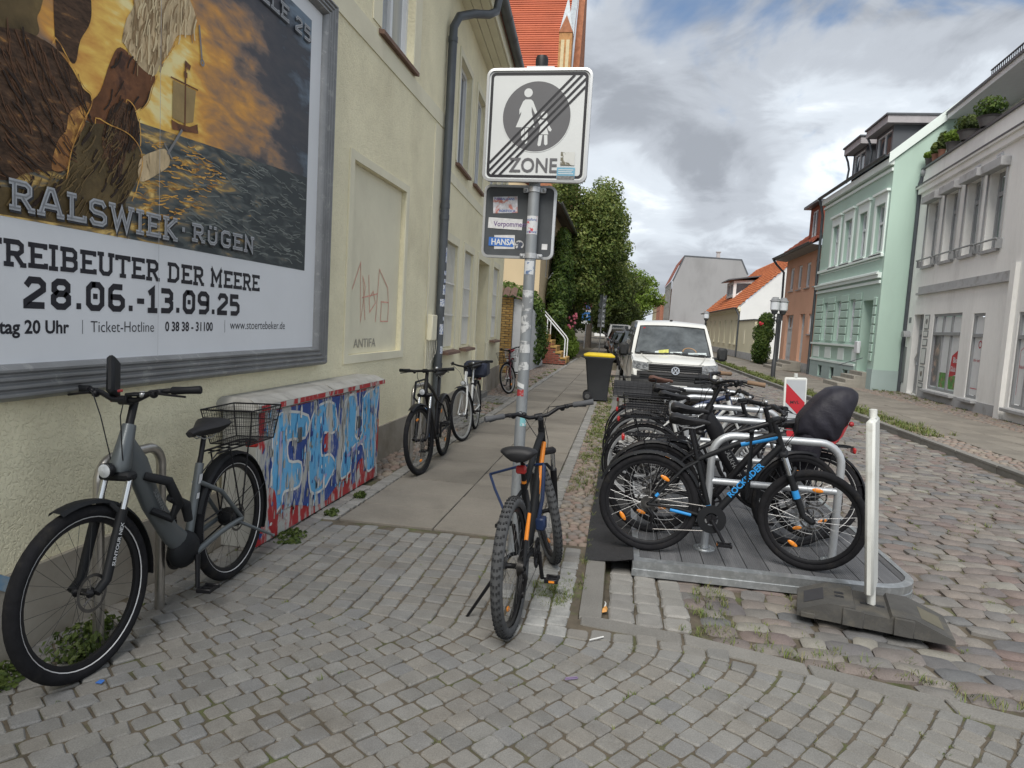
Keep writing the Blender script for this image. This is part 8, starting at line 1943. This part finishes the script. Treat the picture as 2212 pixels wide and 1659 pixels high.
# 4 ---- child-seat e-bike facing the kerb
cs = make_bike('electric_bicycle', 'black e-bike with covered child seat facing the kerb in the rack', (1.56, 5.50, DZ), 181, 2, GRP_R, R_=.345, rt=.025, WB=1.13, HA=69, frame_kind='ebike', fcol=bk_black, fork='susp', steer=14, bar='swept', barw=.64, grip=M('brown_grip', (.20,.13,.08), .7), saddle_z=.90, stripe=whiteline, guards=(bk_black, ((10, 195), (72, 185))), rack=True, lamp=True, reflect=(60, 250), crank_a=70, silver_crank=True, stem_up=.14)
P = cs['P']; t = cs['t']
side_text('KALKHOFF', .05, tuple(cs['htop'].lerp(cs['BB'], .40)+Vector((.045, .041, -.05))), tuple((cs['BB']-cs['htop']).normalized()), tuple((cs['BB']-cs['htop']).normalized().cross(Vector((0, 1, 0)))*-1), M('grey_decal', (.26,.27,.28), .5), t)
seat = wthing('child_seat', 'child bicycle seat under a black rain cover at the back of the e-bike', 'child seat', (1.55, 5.45, DZ+.78))
covm = M('rain_cover', (.020,.019,.027), .55, var=.25, vscale=6, bump=.4, bscale=12, bdist=.02, spec=.3)
def cover(m):
    # hood: cross-sections from the low front edge up and back over the head rest
    top = [(1.345,.93), (1.37,1.01), (1.43,1.09), (1.49,1.165), (1.56,1.225), (1.64,1.245), (1.71,1.24), (1.755,1.21), (1.772,1.175)]
    bot = [(1.352,.86), (1.42,.84), (1.50,.82), (1.58,.815), (1.635,.83), (1.67,.91), (1.705,1.00), (1.74,1.08), (1.762,1.13)]
    wd = [.07, .12, .15, .16, .165, .16, .14, .10, .04]
    rings = []; NK = 26
    def lerp(L, t):
        q = t*(len(L)-1); i = min(int(q), len(L)-2); f = q-i
        return [a_+(b_-a_)*f for a_, b_ in zip(L[i], L[i+1])] if isinstance(L[0], tuple) else L[i]+(L[i+1]-L[i])*f
    for k_ in range(NK+1):
        t = k_/NK; tx, tz = lerp(top, t); bx, bz = lerp(bot, t); w = lerp(wd, t); ring = []; n = 44
        for i in range(n):
            a = 2*math.pi*i/n; c, s_ = math.cos(a), math.sin(a); k = (s_+1)/2
            x = bx+(tx-bx)*k; z = bz+(tz-bz)*k; low = (1-k)*math.sin(math.pi*min(1, t*1.2))
            fold = .012*low*math.sin(9*(x+z)*5.0+2*c) + .003*math.sin(23*t+5*c)*k
            ww = (w+fold)*(abs(c)**.45)*(1 if c > 0 else -1)
            ring.append((x+.010*low*math.sin(31*t+4*c), 5.45+ww, z-.014*low*math.cos(27*t)))
        rings.append(ring)
    m.loft(rings, True, True)
part('rain_cover', covm, seat, cover, smooth=60)
def skirt(m):
    rings = []
    for j, (x0, x1, z) in enumerate(((1.36, 1.60, .88), (1.345, 1.56, .80), (1.335, 1.545, .70), (1.34, 1.54, .61), (1.36, 1.53, .56))):
        ring = []; n = 36
        for i in range(n):
            a = 2*math.pi*i/n; f = 1+.09*math.sin(a*8+j*.6)*(j/4)+.03*math.sin(a*13+j)
            ring.append(((x0+x1)/2+(x1-x0)/2*math.cos(a)*f, 5.45+.125*math.sin(a)*f*(1-.06*j), z+.018*math.sin(a*3+j)))
        rings.append(ring)
    m.loft(rings, True, False)
part('cover_skirt', covm, seat, skirt, smooth=60)
part('seat_shell', M('child_seat_red', (.30,.025,.03), .5), seat, lambda m: (m.loft([[(1.60,5.33,.80),(1.66,5.33,.88),(1.70,5.35,.97),(1.70,5.55,.97),(1.66,5.57,.88),(1.60,5.57,.80)], [(1.57,5.33,.82),(1.635,5.33,.89),(1.68,5.35,.98),(1.68,5.55,.98),(1.635,5.57,.89),(1.57,5.57,.82)]], True, True), m.box((1.52, 5.36, .775), (1.63, 5.54, .81), .01), m.ball((1.715, 5.34, .975), .02, 8, 6)))
part('seat_bracket', bk_black, seat, lambda m: (m.tube([(1.56, 5.45, .80), (1.40, 5.45, .62), (1.20, 5.46, .60)], .010, 8), m.tube([(1.58, 5.47, .80), (1.42, 5.47, .62), (1.20, 5.48, .58)], .010, 8)))

# 5 ---- further bikes in the rack
city_w = M('bike_white', (.58,.59,.58), .4, var=.05, coat=.3)
b5 = make_bike('trekking_bicycle', 'black trekking bike with wire luggage rack behind the blue mountain bike', (.31, 5.26, DZ), 1, 2, GRP_R, R_=.35, rt=.020, WB=1.06, fork='susp', fcol=bk_black, bar='flat', barw=.60, saddle_z=.985, guards=(bk_black, ((15, 200), (72, 185))), rack=True, lamp=True, reflect=(70, 250), crank_a=-120, steer=12)
b6 = make_bike('trekking_bicycle', 'dark trekking bike with black crate basket in the middle of the rack', (.27, 6.18, DZ), 1, -2, GRP_R, R_=.355, rt=.020, WB=1.08, fork='rigid', frame_kind='diamond', fcol=bk_black, rimm=silverm, stripe=whiteline, bar='riser', barw=.60, saddle_z=.985, guards=(bk_black, ((15, 205), (72, 185))), rack=True, lamp=True, reflect=(40,), crank_a=-20, steer=-14)
basket(b6, 'crate_basket', -.19, .15, .13, b6['rz_']+.02, b6['rz_']+.20, bk_black, .03, rows=8, cols=16)
b7 = make_bike('city_bicycle', 'white framed city bike behind the crate basket bike', (.25, 7.05, DZ), 0, 2, GRP_R, R_=.350, rt=.020, WB=1.08, frame_kind='low', fork='rigid', forkcol=city_w, fcol=city_w, rimm=silverm, bar='riser', barw=.60, saddle_z=.97, guards=(bk_black, ((15, 205), (72, 185))), rack=True, lamp=True, reflect=(120,), steer=18)
brown = M('brown_saddle', (.11,.055,.04), .6, var=.15)
b8 = make_bike('city_bicycle', 'bike with brown saddle and wide grey rear basket at the back of the rack', (.25, 7.95, DZ), 1, -2, GRP_R, R_=.350, rt=.020, WB=1.08, frame_kind='low', fork='rigid', fcol=bk_black, rimm=silverm, stripe=whiteline, bar='swept', barw=.60, saddle_z=1.0, saddle_m=brown, guards=(bk_black, ((15, 205), (72, 185))), rack=True, lamp=True, reflect=(120,), steer=-8)
basket(b8, 'wide_basket', -.30, .12, .17, b8['rz_']+.02, b8['rz_']+.24, bk_black, .04, rows=4, cols=10)
part('basket_lining', M('basket_lining', (.045,.046,.05), .8, var=.2, vscale=12), b8['t'], lambda m: (m.box((-.30, -.172, b8['rz_']+.03), (.12, -.168, b8['rz_']+.19)), m.box((-.304, -.17, b8['rz_']+.03), (-.30, .17, b8['rz_']+.19)), m.box((-.30, .168, b8['rz_']+.03), (.12, .172, b8['rz_']+.19))), smooth=0)
b9 = make_bike('city_bicycle', 'dark bike with a red tail lamp second from the back of the rack', (.33, 7.42, DZ), 0, 2, GRP_R, R_=.345, rt=.020, WB=1.06, frame_kind='diamond', fork='susp', fcol=M('bike_dark_blue', (.02,.035,.09), .4), bar='flat', barw=.58, saddle_z=.96, guards=(bk_black, ((15, 205), (72, 185))), rack=True, lamp=True, steer=20)

# 6 ---- bikes along the cream house
k1 = make_bike('trekking_bicycle', 'black trekking bike facing us beside the cream wall, nearest of the three', (-1.955, 7.63, -.004), -88, 2.5, GRP_L, R_=.350, rt=.023, WB=1.06, fcol=bk_black, fork='susp', steer=-9, bar='flat', barw=.60, saddle_z=.99, lamp=True, reflect=(60, 240), guards=(bk_black, ((40, 140), (60, 110))), crank_a=-100, rimm=bk_black, knobs=False)
part('frame_lock', M('lock_blue_label', (.05,.16,.36), .5, var=.1, col2=(.5,.5,.5), mask=(.56,.6), mscale=20), k1['t'], lambda m: m.tube([(.60, -.045, .62), (.52, -.05, .42), (.48, -.05, .30)], .022, 10))
part('cable_lock', bk_matt, k1['t'], lambda m: m.tube([(.40, -.02, .80), (.50, -.10, .92), (.62, -.16, .90), (.70, -.16, .74), (.66, -.10, .66)], .012, 8))
k2 = make_bike('city_bicycle', 'white and silver city bike with dark bag behind the black trekking bike', (-2.03, 9.72, -.004), -87, 2, GRP_L, R_=.350, rt=.021, WB=1.08, frame_kind='low', fcol=city_w, fork='rigid', forkcol=city_w, steer=-14, bar='swept', barw=.58, saddle_z=.95, lamp=True, rack=True, guards=(bk_black, ((15, 200), (72, 185))), rimm=silverm, disc=False, wide_saddle=True, crank_a=200)
part('saddle_bag', M('dark_blue_bag', (.022,.028,.05), .6, var=.25, vscale=6, bump=.3, bscale=20), k2['t'], lambda m: (m.box((-.26, -.17, k2['rz_']+.01), (.12, .17, k2['rz_']+.24), .04),))
k3 = make_bike('city_bicycle', 'dark red city bike with black front basket and red saddle by the doorway', (-2.52, 15.95, -.004), -84, 2, GRP_L, R_=.345, rt=.021, WB=1.06, frame_kind='low', fcol=M('bike_dark_red', (.10,.02,.03), .4), fork='rigid', forkcol=M('bike_dark_red', (.10,.02,.03), .4), steer=-26, bar='swept', barw=.60, saddle_z=.93, saddle_m=M('red_saddle_cover', (.36,.02,.03), .6), lamp=True, rack=True, guards=(bk_black, ((15, 200), (72, 185))), rimm=silverm, disc=False, reflect=(200,))
fb = k3['bc']; basket(k3, 'front_basket', fb.x+.02, fb.x+.24, .15, fb.z-.26, fb.z-.02, bk_black, .03, T=k3['SM'], rows=8, cols=14)
basket(k3, 'rear_basket', -.25, .10, .14, k3['rz_']+.01, k3['rz_']+.2, silverm, .02, rows=5, cols=9)
